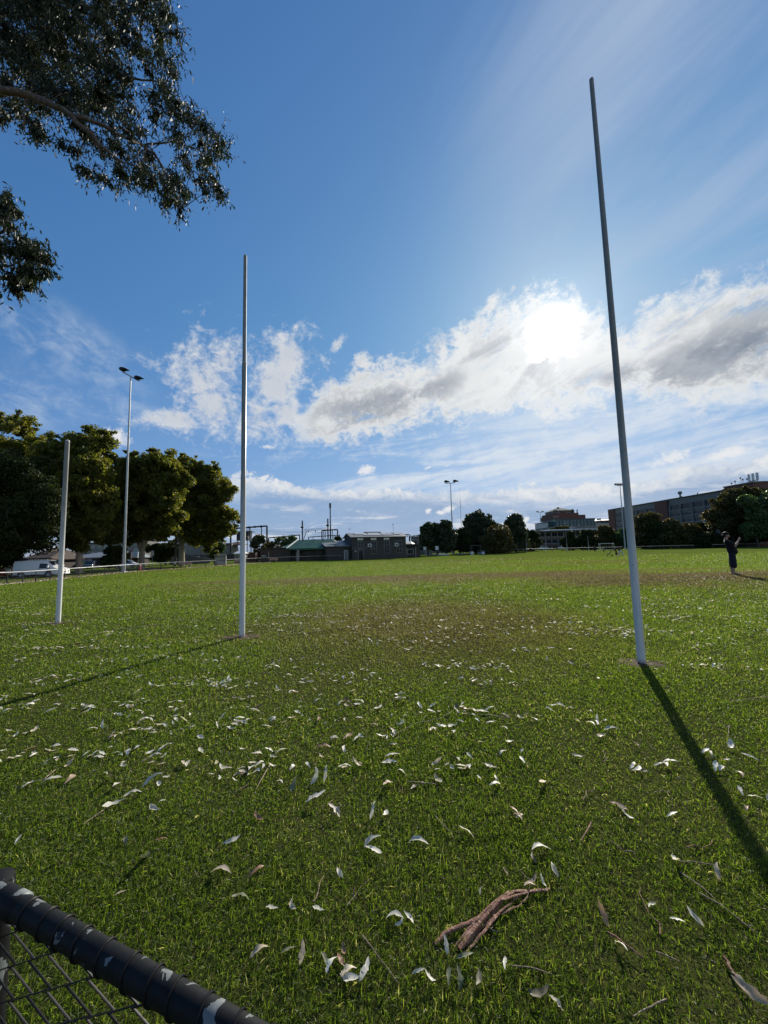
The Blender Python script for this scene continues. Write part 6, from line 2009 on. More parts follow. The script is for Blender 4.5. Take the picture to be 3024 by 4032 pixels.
o = thing('shed', 'small shed with a blue grey roof right of the near floodlight', 'building', o0)
xx = lambda px: X_(px, d) - o0.x
zz = lambda py: Z_(515, py, d) - o0.z
MB().box(xx(490), xx(545), 0, 4, -0.2, zz(2196)).build('wall', dark_brick, o)
hip_roof(xx(482), xx(550), -0.6, 4.6, zz(2195), zz(2172), xx(498), xx(520)).build('roof', mat('blue_grey_roof', (0.14, 0.18, 0.19), 0.6, 0.1, 1.0), o)
MB().box(xx(524), xx(550), -0.7, -0.6, zz(2196), zz(2193)).build('gutter', trim_white, o)
door(o, xx(500), xx(512), 0, 2.1, 0, trim_white, door_grey)
# background station block on the left (two pale storeys through the trunks)
d = 140
for (px0, px1, py, lb) in ((300, 470, 2140, 'pale two storey flats glimpsed between the left trunks'), (470, 560, 2128, 'grey flats behind the near floodlight'), (660, 760, 2130, 'grey sided station hall behind the widest plane tree')):
    o0 = Vector((X_((px0 + px1) / 2, d), d, G))
    o = thing('flats', lb, 'building', o0)
    xx = lambda px: X_(px, d) - o0.x
    zz = lambda py: Z_((px0 + px1) / 2, py, d) - G
    MB().box(xx(px0), xx(px1), 0, 10, -0.2, zz(py)).build('wall', concrete, o)
    MB().box(xx(px0) - 0.3, xx(px1) + 0.3, -0.4, 10.4, zz(py) + 0.003, zz(py) + 0.4).build('roof_slab', trim_dark, o)
    px = px0 + 8
    while px < px1 - 14:
        for r_ in range(2): window(o, xx(px), xx(px + 12), zz(py + 20 + r_ * 26), zz(py + 8 + r_ * 26), 0, trim_white, glass_teal, 1)
        px += 26
# brown house roof near the tall left post
d = 135
o0 = Vector((X_(1062, d), d, G))
o = thing('house', 'brown roofed house beside the tall railway gantry', 'building', o0)
xx = lambda px: X_(px, d) - o0.x
zz = lambda py: Z_(1062, py, d) - G
MB().box(xx(1026), xx(1098), 0, 8, -0.2, zz(2152)).build('wall', dark_brick, o)
hip_roof(xx(1022), xx(1102), -0.6, 8.6, zz(2151), zz(2132), xx(1045), xx(1078)).build('roof', tile_roof, o)
window(o, xx(1068), xx(1078), zz(2162), zz(2154), 0, trim_white, blind_white, 1)

# ------------------------------------------------------------------ boundary furniture
def bench(px, d, rz, label, w=1.9, m_=wood_pink):
    o = thing('park_bench', label, 'bench', gat(px, d), rz, 'benches along the oval fence')
    mb = MB()
    for k in range(3): mb.box(-w / 2, w / 2, -0.22 + k * 0.15, -0.09 + k * 0.15, 0.43, 0.47)
    mb.build('seat', m_, o)
    mb = MB()
    for k in range(3): mb.box(-w / 2, w / 2, 0.26 + k * 0.02, 0.29 + k * 0.02, 0.56 + k * 0.13, 0.67 + k * 0.13)
    mb.build('backrest', m_, o)
    for s in (-1, 1):
        MB().box(s * w * 0.38 - 0.04, s * w * 0.38 + 0.04, -0.2, 0.24, 0, 0.425).box(s * w * 0.38 - 0.03, s * w * 0.38 + 0.03, 0.295, 0.34, 0.3, 0.95).build('leg', fence_black, o)
    return o


bench(730, 64.5, R(12), 'faded pink bench under the widest plane tree')
bench(940, 77.0, R(10), 'pale bench between the player shelter and the tall left goal post', 1.7)
bench(1076, 83.0, R(0), 'pale bench in front of the clubroom wing', 1.7)
# player shelter
o = thing('player_shelter', 'clear sided player shelter with a bench, in the gap of the fence', 'shelter', gat(868, 69.5), R(14))
for x in (-0.95, 0.95):
    for y in (-0.35, 0.55): MB().box(x - 0.035, x + 0.035, y - 0.035, y + 0.035, 0, 1.95 if y > 0 else 1.80).build('post', fence_black, o)
    MB().box(x - 0.01, x + 0.01, -0.30, 0.51, 0.15, 1.75).build('side_panel', clear_panel, o)
MB().box(-0.91, 0.91, 0.53, 0.55, 0.15, 1.90).build('back_panel', clear_panel, o)
MB().add([(-1.05, -0.55, 1.83), (1.05, -0.55, 1.83), (1.05, 0.65, 1.98), (-1.05, 0.65, 1.98), (-1.05, -0.55, 1.87), (1.05, -0.55, 1.87), (1.05, 0.65, 2.02), (-1.05, 0.65, 2.02)], [(3, 2, 1, 0), (4, 5, 6, 7), (0, 1, 5, 4), (1, 2, 6, 5), (2, 3, 7, 6), (3, 0, 4, 7)]).build('roof', trim_dark, o)
MB().box(-0.9, 0.9, 0.0, 0.4, 0.42, 0.48).build('seat', white_metal, o)
MB().box(-0.91, 0.91, 0.50, 0.528, 0.95, 1.02).build('rail', fence_black, o)
# kiosk
o = thing('ticket_kiosk', 'little white roofed kiosk beside the tall left goal post', 'kiosk', gat(944, 84.0), R(4))
MB().box(-1.1, 1.1, 0, 1.8, 0, 2.0).build('wall', concrete, o)
hip_roof(-1.35, 1.35, -0.3, 2.1, 2.1, 2.55, -0.7, 0.7).build('roof', bright_roof, o)
window(o, -0.95, -0.1, 0.5, 1.85, 0, trim_white, glass_teal, 0)
door(o, 0.15, 0.95, 0, 1.95, 0, trim_white, door_grey)
# low brown store
d = 92
o0 = gat(992, d)
o = thing('storage_container', 'low rust brown storage container beside the clubroom', 'container', o0)
xx = lambda px: X_(px, d) - o0.x
MB().box(xx(968), xx(1006), 0, 2.4, 0, 2.05, 0.03).build('body', mat('rust_brown_paint', (0.10, 0.038, 0.030), 0.7, 0.25, 1.5), o)
MB().box(xx(967), xx(1007), -0.06, 2.46, 2.052, 2.2).build('lid', trim_dark, o)
# slender posts and signs
def pole_sign(px, d, h, label, board=None, col=None, name='sign_post', r=0.035):
    o = thing(name, label, 'sign' if board else 'post', gat(px, d))
    MB().tube([(0, 0, -0.1), (0, 0, h)], r, 8).build('post', galv, o, True)
    if board:
        w, hh = board
        MB().box(-w / 2, w / 2, -r - 0.03, -r - 0.005, h - hh, h, 0.005).build('board', col or trim_white, o)
    return o


red_paint = mat('red_paint', (0.52, 0.045, 0.030), 0.45, 0.1, 3.0)
pole_sign(1058, 84.2, 2.2, 'thin grey post standing in the fence before the clubroom', None, None, 'steel_post', 0.07)
pole_sign(1672, 108, 2.6, 'narrow white sign left of the other in front of the gum trees', (0.75, 1.0))
pole_sign(1720, 106, 2.6, 'narrow white sign on a thin post under the second gum tree', (0.85, 1.1))
pole_sign(602, 66, 3.0, 'small white plate on a tall thin post by the plane trees', (0.5, 0.9), None, 'sign_post')
o = thing('warning_sign', 'small round red sign behind the near floodlight', 'sign', gat(515, 66))
MB().tube([(0, 0, -0.1), (0, 0, 3.3)], 0.035, 8).build('post', galv, o, True)
MB().tube([(0, -0.06, 3.05), (0, -0.04, 3.05)], 0.24, 18).build('disc', red_paint, o)
MB().box(-0.07, 0.07, -0.068, -0.061, 2.95, 3.15).build('symbol', trim_white, o)
o = thing('bollard', 'red painted bollard at the foot of the many forked plane tree', 'bollard', gat(555, 56.0))
MB().tube([(0, 0, -0.1), (0, 0, 0.95), (0, 0, 1.0)], [0.10, 0.10, 0.06], 12).build('shaft', red_paint, o, True)
MB().tube([(0, 0, 0.7), (0, 0, 0.82)], 0.104, 12).build('reflector', trim_white, o)
o = thing('utility_pole', 'dark timber pole beside the widest plane tree', 'pole', gat(692, 73))
MB().tube([(0, 0, -0.2), (0, 0, 3.0), (0, 0, 9.0)], [0.2, 0.19, 0.16], 10).build('shaft', dark_bark, o, True)
MB().box(-0.12, 0.12, -0.25, -0.16, 0.4, 0.9).build('meter_box', trim_white, o)
# pergola and pale furniture under the fig tree
o = thing('pergola', 'brown timber pergola in the dark under the great fig tree', 'shelter', gat(1895, 111))
wd = mat('dark_timber', (0.11, 0.075, 0.055), 0.85, 0.3, 4.0, 0.4, 20)
for x in (-2.75, -0.2, 1.2, 2.75):
    for y in (0, 2.6): MB().box(x - 0.09, x + 0.09, y - 0.09, y + 0.09, 0, 2.35).build('post', wd, o)
for y in (0, 2.6): MB().box(-3.0, 3.0, y - 0.07, y + 0.07, 2.352, 2.55).build('beam', wd, o)
for k in range(9): MB().box(-2.9 + k * 0.72, -2.8 + k * 0.72, -0.4, 3.0, 2.553, 2.68).build('rafter', wd, o)
for (px, d, w, h, lb, m_) in ((1702, 104, 2.4, 0.42, 'low pale barrier on the left in front of the gum trees', concrete), (1736, 104, 1.6, 0.5, 'brighter low barrier in the middle in front of the gum trees', trim_white), (1756, 104, 1.3, 0.5, 'short bright barrier next to the far floodlight base', trim_white),
                              (1815, 112, 3.2, 0.4, 'long pale kerb block right of the far floodlight', pale_concrete), (1886, 107, 0.9, 0.6, 'pale box seat left of the pergola middle', concrete)):
    o = thing('barrier', lb, 'barrier', gat(px, d))
    MB().box(-w / 2, w / 2, -0.15, 0.15, 0.12, h, 0.02).build('panel', m_, o)
    for s in (-1, 1): MB().box(s * w * 0.36 - 0.12, s * w * 0.36 + 0.12, -0.25, 0.25, 0, 0.118).build('foot', concrete, o)
for (px, d, s, lb) in ((1856, 107, 0.42, 'white cube shaped bin in the shade of the fig tree'), (1900, 107, 0.38, 'smaller white bin right of the other under the fig tree')):
    o = thing('litter_bin', lb, 'bin', gat(px, d))
    MB().box(-s, s, -s, s, 0, s * 1.7, 0.03).build('body', trim_white, o)
    MB().box(-s * 1.06, s * 1.06, -s * 1.06, s * 1.06, s * 1.702, s * 1.95, 0.02).build('lid', trim_white, o)
# ------------------------------------------------------------------ vehicles
van_white = mat('van_paint', (0.62, 0.61, 0.57), 0.35, 0.05, 0.8, spec=0.5)
car_red = mat('car_paint_red', (0.30, 0.020, 0.025), 0.25, 0.1, 0.8, spec=0.6)
car_dark = mat('car_paint_dark', (0.020, 0.025, 0.040), 0.2, 0.1, 0.8, spec=0.7)
car_silver = mat('car_paint_silver', (0.62, 0.63, 0.64), 0.2, 0.05, 0.8, metal=0.4, spec=0.7)
tyre_m = mat('tyre', (0.018, 0.018, 0.019), 0.85, 0.2, 6.0)
rim_m = mat('rim', (0.30, 0.31, 0.32), 0.35, 0.1, 6.0, metal=0.6)
chrome = mat('chrome', (0.75, 0.76, 0.78), 0.12, 0.05, 3.0, metal=0.9)
lamp_clear = mat('headlamp_glass', (0.70, 0.72, 0.74), 0.08, 0.05, 3.0, spec=1.0)
lamp_red = mat('tail_lamp', (0.45, 0.02, 0.02), 0.2, 0.1, 3.0, spec=0.7)
plate_m = mat('number_plate', (0.75, 0.75, 0.72), 0.4, 0.05, 3.0)
black_trim = mat('black_plastic', (0.020, 0.020, 0.022), 0.6, 0.15, 5.0)




def loft_body(stations):
    """stations: (x, [(half width, z), ...] from sill to roof centre) -> closed symmetric shell"""
    mb = MB()
    rings = []
    for x, pr in stations:
        ring = [(x, -w, z) for w, z in pr] + [(x, w, z) for w, z in reversed(pr)]
        rings.append(ring)
    k = len(rings[0])
    vs = [v for r in rings for v in r]
    fs = [tuple(range(k)), tuple(range((len(rings) - 1) * k, len(rings) * k))[::-1]]
    for i in range(len(rings) - 1):
        for j in range(k):
            fs.append((i * k + j, i * k + (j + 1) % k, (i + 1) * k + (j + 1) % k, (i + 1) * k + j))
    return mb.add(vs, fs)


def wheel(parent, x, y, r, w=0.2):
    t_ = MB()
    s = 1 if y > 0 else -1
    t_.tube([(x, y - s * w, r), (x, y - s * w * 0.9, r), (x, y - s * w * 0.15, r), (x, y, r)], [r * 0.9, r, r, r * 0.88], 24)
    wh = t_.build('wheel', tyre_m, parent, True)
    MB().tube([(x, y - s * 0.01, r), (x, y + s * 0.012, r)], [r * 0.66, r * 0.60], 18).build('rim', rim_m, wh, True)
    return wh


def quad(mb, a, b, c, d_, th, n):
    """thin panel proud of a surface along n"""
    P = [Vector(q) for q in (a, b, c, d_)]
    n = Vector(n).normalized() * th
    return mb.add(P + [q + n for q in P], [(3, 2, 1, 0), (4, 5, 6, 7), (0, 1, 5, 4), (1, 2, 6, 5), (2, 3, 7, 6), (3, 0, 4, 7)])


# --- white delivery van, nose to the right
v = thing('delivery_van', 'white delivery van with a black roof rack parked behind the short white post', 'van', Vector((X_(172, 46.0), 46.0, gz(0, 46))), R(1))
HW = 0.97
def vp(w, zs): return [(w * a, z) for a, z in zs]
body_st = [
    (-2.66, [(0.86, 0.45), (0.90, 0.95), (0.84, 1.70), (0.70, 1.90), (0.0, 1.93)]),
    (-2.58, [(0.93, 0.32), (0.96, 0.95), (0.88, 1.74), (0.74, 1.97), (0.0, 2.00)]),
    (-1.0, [(0.95, 0.30), (0.975, 0.95), (0.89, 1.74), (0.75, 1.99), (0.0, 2.03)]),
    (0.75, [(0.95, 0.30), (0.975, 0.95), (0.88, 1.74), (0.74, 1.98), (0.0, 2.02)]),
    (1.20, [(0.95, 0.30), (0.975, 0.95), (0.86, 1.66), (0.70, 1.86), (0.0, 1.93)]),
    (1.75, [(0.95, 0.30), (0.97, 0.95), (0.82, 1.28), (0.66, 1.36), (0.0, 1.46)]),
    (2.02, [(0.94, 0.30), (0.96, 0.92), (0.84, 1.08), (0.62, 1.13), (0.0, 1.18)]),
    (2.40, [(0.90, 0.30), (0.92, 0.82), (0.82, 0.96), (0.60, 1.00), (0.0, 1.04)]),
    (2.60, [(0.78, 0.32), (0.80, 0.74), (0.72, 0.84), (0.52, 0.88), (0.0, 0.91)]),
    (2.68, [(0.62, 0.36), (0.62, 0.62), (0.56, 0.68), (0.44, 0.72), (0.0, 0.74)])]
loft_body(body_st).build('body', van_white, v, True)
gl = MB()
for s in (-1, 1):
    g_ = MB()
    quad(g_, (0.42, s * 0.962, 1.06), (1.72, s * 0.945, 1.06), (1.22, s * 0.880, 1.60), (0.46, s * 0.893, 1.64), 0.012, (0, s, 0.15))
    g_.build('side_window', glass_dark, v)
    wl = MB()
    for x in (-1.62, 1.52):
        wl.tube([(x, s * 0.90, 0.34), (x, s * 0.982, 0.34)], [0.43, 0.43], 24)
    wl.build('wheel_arch', black_trim, v)
    for x in (-1.62, 1.52): wheel(v, x, s * 0.985, 0.335)
    MB().box(0.30, 0.46, s * 0.975 - 0.012, s * 0.975 + 0.012, 0.98, 1.02).build('door_handle', black_trim, v)
    MB().box(1.46, 1.62, s * 1.10 - 0.10, s * 1.10 + 0.08, 1.12, 1.36, 0.03).build('wing_mirror', van_white, v)
    MB().box(-2.5, 2.3, s * 0.958 - 0.012, s * 0.958 + 0.014, 0.30, 0.37).build('sill', black_trim, v)
    hl = MB()
    quad(hl, (2.42, s * 0.90, 0.72), (2.63, s * 0.64, 0.72), (2.57, s * 0.64, 0.86), (2.38, s * 0.88, 0.92), 0.02, (0.8, s * 0.6, 0.2))
    hl.build('headlight', lamp_clear, v)
    MB().box(-2.68, -2.60, s * 0.84 - 0.05, s * 0.84 + 0.05, 0.9, 1.5, 0.01).build('tail_light', lamp_red, v)
ws = MB()
quad(ws, (1.76, -0.64, 1.375), (1.76, 0.64, 1.375), (1.24, 0.68, 1.865), (1.24, -0.68, 1.865), 0.03, (0.72, 0, 0.7))
ws.build('windscreen', glass_dark, v)
MB().box(2.60, 2.70, -0.60, 0.60, 0.70, 0.76, 0.01).box(2.62, 2.715, -0.60, 0.60, 0.56, 0.61, 0.01).build('grille_bar', chrome, v)
MB().box(2.58, 2.69, -0.62, 0.62, 0.615, 0.695).build('grille', black_trim, v)
MB().box(2.55, 2.72, -0.72, 0.72, 0.30, 0.52, 0.03).build('bumper', van_white, v)
MB().box(2.722, 2.735, -0.19, 0.19, 0.36, 0.48).build('number_plate', plate_m, v)
rk = MB()
for y in (-0.66, 0.66):
    rk.tube([(-2.4, y, 2.14), (0.7, y, 2.16)], 0.035, 6)
for x in (-2.3, -1.6, -0.9, -0.2, 0.5):
    rk.tube([(x, -0.66, 2.14), (x, 0.66, 2.14)], 0.03, 6)
    for y in (-0.62, 0.62): rk.tube([(x, y, 1.96), (x, y, 2.13)], 0.025, 5)
rk.tube([(-2.45, -0.3, 2.20), (0.9, -0.3, 2.22)], 0.06, 8).tube([(-2.45, 0.1, 2.20), (0.9, 0.1, 2.22)], 0.06, 8)
rk.build('roof_rack', black_trim, v)


def car(name, label, loc, rz, paint, L=4.4, H=1.45, group=None):
    o = thing(name, label, 'car', loc, rz, group)
    k = L / 4.4
    st_ = [(-2.2, [(0.60, 0.42), (0.66, 0.72), (0.60, 0.88), (0.0, 0.92)]), (-2.05, [(0.80, 0.28), (0.86, 0.70), (0.76, 0.96), (0.0, 1.02)]), (-1.6, [(0.84, 0.22), (0.90, 0.72), (0.80, 0.98), (0.0, 1.04)]),
           (1.0, [(0.84, 0.22), (0.90, 0.70), (0.80, 0.92), (0.0, 0.98)]), (1.75, [(0.82, 0.24), (0.88, 0.64), (0.74, 0.80), (0.0, 0.86)]), (2.1, [(0.72, 0.28), (0.76, 0.54), (0.62, 0.68), (0.0, 0.72)]), (2.2, [(0.52, 0.34), (0.56, 0.48), (0.46, 0.56), (0.0, 0.60)])]
    loft_body([(x * k, p_) for x, p_ in st_]).build('body', paint, o, True)
    cb = [(-1.85, [(0.72, 0.99), (0.66, 1.02), (0.0, 1.05)]), (-1.25, [(0.74, 0.98), (0.58, H - 0.06), (0.0, H - 0.01)]), (-0.2, [(0.74, 0.97), (0.60, H - 0.03), (0.0, H)]), (0.35, [(0.74, 0.95), (0.58, H - 0.06), (0.0, H - 0.02)]), (1.15, [(0.72, 0.93), (0.66, 0.96), (0.0, 0.99)])]
    loft_body([(x * k, p_) for x, p_ in cb]).build('cabin', paint, o, True)
    for s in (-1, 1):
        g_ = MB()
        quad(g_, (-1.45 * k, s * 0.735, 1.01), (-0.32 * k, s * 0.735, 1.0), (-0.34 * k, s * 0.615, H - 0.09), (-1.12 * k, s * 0.605, H - 0.12), 0.012, (0, s, 0.3))
        g_.build('side_window', glass_dark, o)
        g_ = MB()
        quad(g_, (-0.24 * k, s * 0.735, 1.0), (0.86 * k, s * 0.735, 0.98), (0.32 * k, s * 0.605, H - 0.12), (-0.26 * k, s * 0.615, H - 0.09), 0.012, (0, s, 0.3))
        g_.build('side_window', glass_dark, o)
        for x in (-1.32, 1.32): wheel(o, x * k, s * 0.90, 0.31)
        MB().box(2.0 * k, 2.12 * k, s * 0.62 - 0.12, s * 0.62 + 0.10, 0.52, 0.64, 0.02).build('headlight', lamp_clear, o)
        MB().box(-2.16 * k, -2.06 * k, s * 0.66 - 0.14, s * 0.66 + 0.10, 0.70, 0.84, 0.02).build('tail_light', lamp_red, o)
    w = MB()
    quad(w, (1.08 * k, -0.62, 1.0), (1.08 * k, 0.62, 1.0), (0.40 * k, 0.53, H - 0.05), (0.40 * k, -0.53, H - 0.05), 0.03, (0.6, 0, 0.8))
    w.build('windscreen', glass_dark, o)
    w = MB()
    quad(w, (-1.80 * k, 0.60, 1.06), (-1.80 * k, -0.60, 1.06), (-1.30 * k, -0.52, H - 0.06), (-1.30 * k, 0.52, H - 0.06), 0.03, (-0.6, 0, 0.8))
    w.build('rear_window', glass_dark, o)
    MB().box(2.2 * k, 2.212 * k, -0.2, 0.2, 0.36, 0.46).build('number_plate', plate_m, o)
    return o


car('parked_car', 'dark red car cut by the left edge of the photo behind the van', Vector((X_(-28, 47.5), 47.5, gz(0, 47.5))), R(2), car_red)
car('parked_car', 'dark blue car in the shade of the carport', Vector((X_(352, 71), 71.5, gz(0, 71))), R(-70), car_dark)
car('parked_car', 'pale silver car beside the shed', Vector((X_(505, 70), 70, gz(0, 70))), R(8), car_silver, 4.2, 1.5)
car('parked_car', 'far silver car glinting under the trees left of the four far posts', Vector((X_(2001, 138), 138, G)), R(5), car_silver, 4.4, 1.5)
car('parked_car', 'far white car at the left end of the low brick building', Vector((X_(2143, 160), 160, G)), R(-8), van_white, 4.4, 1.6)
car('parked_car', 'far white car before the middle of the low brick building', Vector((X_(2220, 160), 160, G)), R(3), van_white, 4.4, 1.6)

# ------------------------------------------------------------------ people
skin_m = mat('skin', (0.42, 0.25, 0.17), 0.5, 0.08, 9.0, spec=0.4)
hair_m = mat('black_hair', (0.012, 0.010, 0.009), 0.6, 0.2, 30.0, 0.5, 120, spec=0.12)
eye_m = mat('eye', (0.03, 0.02, 0.02), 0.2, 0.1, 30.0)
black_cloth = mat('black_cloth', (0.014, 0.014, 0.016), 0.9, 0.25, 8.0, 0.5, 40, spec=0.2)
navy_cloth = mat('dark_navy_cloth', (0.018, 0.020, 0.028), 0.9, 0.25, 8.0, 0.5, 40, spec=0.2)
brown_cloth = mat('brown_cloth', (0.10, 0.055, 0.045), 0.9, 0.25, 8.0, 0.5, 40, spec=0.2)
light_cloth = mat('pale_grey_cloth', (0.50, 0.52, 0.53), 0.9, 0.15, 8.0, 0.5, 40, spec=0.2)
grey_cloth = mat('grey_cloth', (0.12, 0.125, 0.13), 0.9, 0.2, 8.0, 0.5, 40, spec=0.2)
shoe_m = mat('dark_shoe', (0.016, 0.016, 0.018), 0.6, 0.2, 9.0)
pale_shoe = mat('pale_shoe', (0.62, 0.58, 0.56), 0.6, 0.1, 9.0)
DG = bpy.context.evaluated_depsgraph_get


def skin_mesh(name, joints, bones, mat_, parent, sub=2, root=None):
    """joints: name -> (x, y, z, radius or (rx, ry)); bones: pairs; one continuous skinned surface"""
    names = list(joints)
    me = bpy.data.meshes.new(name)
    me.from_pydata([joints[n][:3] for n in names], [(names.index(a), names.index(b)) for a, b in bones], [])
    o = bpy.data.objects.new(name, me)
    COL.objects.link(o)
    sk = o.modifiers.new('skin', 'SKIN')
    sk.use_smooth_shade = True
    sk.branch_smoothing = 0.6
    for i, n in enumerate(names):
        r = joints[n][3]
        r = (r[0] + r[1]) * 0.475 if hasattr(r, '__len__') else r
        me.skin_vertices[0].data[i].radius = (r, r)
        me.skin_vertices[0].data[i].use_root = (n == (root or names[0]))
    if sub:
        ss = o.modifiers.new('sub', 'SUBSURF')
        ss.levels = ss.render_levels = sub
    dg = bpy.context.evaluated_depsgraph_get()
    m2 = bpy.data.meshes.new_from_object(o.evaluated_get(dg))
    m2.name = name
    o.modifiers.clear()
    o.data = m2
    bpy.data.meshes.remove(me)
    m2.materials.clear()
    m2.materials.append(mat_)
    m2.shade_smooth()
    o.parent = parent
    return o


def hand_joints(J, B, side, wrist, fwd, palm_n, curl=0.7, s=1.0):
    """palm, four unequal bent fingers and a side thumb, rooted at the wrist joint"""
    f, n = Vector(fwd).normalized(), Vector(palm_n).normalized()
    u = f.cross(n).normalized()
    w = Vector(wrist)
    pc = w + f * 0.05 * s
    J[side + 'palm'] = (*pc, 0.026 * s)
    B.append((side + 'wrist', side + 'palm'))
    for k, (off, L) in enumerate(((0.027, 0.066), (0.009, 0.074), (-0.009, 0.070), (-0.026, 0.054))):
        k0 = pc + f * 0.036 * s + u * off * s
        d1 = (f * math.cos(curl * 0.5) + n * math.sin(curl * 0.5))
        d2 = (f * math.cos(curl * 1.4) + n * math.sin(curl * 1.4))
        p1 = k0 + d1 * L * 0.5 * s
        p2 = p1 + d2 * L * 0.5 * s
        J[f'{side}f{k}a'], J[f'{side}f{k}b'], J[f'{side}f{k}c'] = (*k0, 0.0095 * s), (*p1, 0.0085 * s), (*p2, 0.007 * s)
        B += [(side + 'palm', f'{side}f{k}a'), (f'{side}f{k}a', f'{side}f{k}b'), (f'{side}f{k}b', f'{side}f{k}c')]
    t0 = w + f * 0.028 * s + u * 0.032 * s
    t1 = t0 + (f * 0.6 + u * 0.6 + n * 0.5).normalized() * 0.032 * s
    t2 = t1 + (f * 0.8 + n * 0.5).normalized() * 0.026 * s
    J[side + 't0'], J[side + 't1'], J[side + 't2'] = (*t0, 0.012 * s), (*t1, 0.010 * s), (*t2, 0.008 * s)
    B += [(side + 'palm', side + 't0'), (side + 't0', side + 't1'), (side + 't1', side + 't2')]


def person(label, loc, rz, pose, shirt, trousers, shoes, hair_len=0.0, cuff=0.45, sleeve=0.9, hand_curl=0.9, s=1.0, group=None, belly=0.0, shirt_drop=0.0, loose=1.0):
    """pose: joint -> (x forward, y left, z up) in metres for a grown-up; s scales the whole figure"""
    o = thing('person', label, 'person', loc, rz, group)
    p = {k: Vector(q) for k, q in pose.items()}
    J, B = {}, []
    mid = lambda a, b, f=0.5: p[a].lerp(p[b], f)
    p['waist'] = p['pelvis'].lerp(p['chest'], 0.5) + Vector((belly * 0.5, 0, 0))
    J['pelvis'] = (*p['pelvis'], 0.110)
    J['waist'] = (*p['waist'], (0.135, 0.105 + belly * 0.6))
    J['chest'] = (*p['chest'], (0.155, 0.115))
    J['neckb'] = (*p['neckb'], 0.062)
    hd = (p['head'] - p['neckb']).normalized()
    fw = Vector(pose.get('look', (1, 0, 0))).normalized()
    fw = (fw - hd * fw.dot(hd)).normalized()
    J['neckt'] = (*(p['head'] - hd * 0.085 - fw * 0.015), 0.056)
    J['jaw'] = (*(p['head'] - hd * 0.045 + fw * 0.022), (0.060, 0.066))
    J['skull'] = (*(p['head'] + hd * 0.025), (0.078, 0.096))
    J['crown'] = (*(p['head'] + hd * 0.085), (0.060, 0.074))
    B += [('pelvis', 'waist'), ('waist', 'chest'), ('chest', 'neckb'), ('neckb', 'neckt'), ('neckt', 'jaw'), ('jaw', 'skull'), ('skull', 'crown')]
    J['nose'] = (*(p['head'] - hd * 0.012 + fw * 0.118), 0.011)
    J['chin'] = (*(p['head'] - hd * 0.092 + fw * 0.075), 0.022)
    B += [('skull', 'nose'), ('jaw', 'chin')]
    lat = hd.cross(fw).normalized()
    for t_, k in (('l', 1), ('r', -1)):
        J[t_ + 'ear'] = (*(p['head'] - hd * 0.005 + lat * k * 0.088 - fw * 0.008), 0.014)
        B.append(('skull', t_ + 'ear'))
    for t_ in ('l', 'r'):
        J[t_ + 'sh'] = (*p[t_ + 'sh'], 0.066)
        J[t_ + 'el'] = (*p[t_ + 'el'], 0.043)
        J[t_ + 'ua'] = (*mid(t_ + 'sh', t_ + 'el'), 0.052)
        J[t_ + 'fa'] = (*mid(t_ + 'el', t_ + 'wrist', 0.35), 0.042)
        J[t_ + 'wrist'] = (*p[t_ + 'wrist'], 0.027)
        B += [('chest', t_ + 'sh'), (t_ + 'sh', t_ + 'ua'), (t_ + 'ua', t_ + 'el'), (t_ + 'el', t_ + 'fa'), (t_ + 'fa', t_ + 'wrist')]
        fwd = pose.get(t_ + 'hand', tuple(p[t_ + 'wrist'] - p[t_ + 'el']))
        hand_joints(J, B, t_, p[t_ + 'wrist'], fwd, pose.get(t_ + 'palm', (0, -1 if t_ == 'l' else 1, 0.2)), hand_curl)
        J[t_ + 'hip'] = (*p[t_ + 'hip'], 0.070)
        J[t_ + 'th'] = (*mid(t_ + 'hip', t_ + 'knee'), 0.082)
        J[t_ + 'knee'] = (*p[t_ + 'knee'], 0.058)
        J[t_ + 'calf'] = (*(mid(t_ + 'knee', t_ + 'ankle', 0.33) - Vector((0.02, 0, 0))), 0.060)
        J[t_ + 'ankle'] = (*p[t_ + 'ankle'], 0.037)
        J[t_ + 'toe'] = (*(p[t_ + 'ankle'] + Vector(pose.get('toe', (0.17, 0, -0.045)))), 0.034)
        B += [('pelvis', t_ + 'hip'), (t_ + 'hip', t_ + 'th'), (t_ + 'th', t_ + 'knee'), (t_ + 'knee', t_ + 'calf'), (t_ + 'calf', t_ + 'ankle'), (t_ + 'ankle', t_ + 'toe')]
    body = skin_mesh('body', J, B, skin_m, o, 2, 'pelvis')
    # shirt
    g = 0.022 * loose
    S = {'pelvis': (*(p['pelvis'] + (p['pelvis'] - p['chest']).normalized() * (0.10 + shirt_drop) + Vector((belly * 0.2, 0, 0))), 0.158 + g + belly * 0.2), 'waist': (*p['waist'], (0.155 + g, 0.125 + g + belly * 0.6)), 'chest': (*p['chest'], (0.172 + g, 0.130 + g)), 'neckb': (*p['neckb'].lerp(p['chest'], 0.12), 0.080)}
    SB = [('pelvis', 'waist'), ('waist', 'chest'), ('chest', 'neckb')]
    for t_ in ('l', 'r'):
        S[t_ + 'sh'] = (*p[t_ + 'sh'], 0.080 + g)
        S[t_ + 'sl'] = (*mid(t_ + 'sh', t_ + 'el', min(1.0, sleeve)), 0.066 + g)
        SB += [('chest', t_ + 'sh'), (t_ + 'sh', t_ + 'sl')]
        if sleeve > 1:
            S[t_ + 'cf'] = (*mid(t_ + 'el', t_ + 'wrist', sleeve - 1), 0.045)
            SB.append((t_ + 'sl', t_ + 'cf'))
    skin_mesh('shirt', S, SB, shirt, o, 2, 'pelvis')
    T_ = {'pelvis': (*(p['pelvis'] + Vector((0, 0, 0.0))), 0.135), 'top': (*p['pelvis'].lerp(p['chest'], 0.28), 0.125)}
    TB = [('pelvis', 'top')]
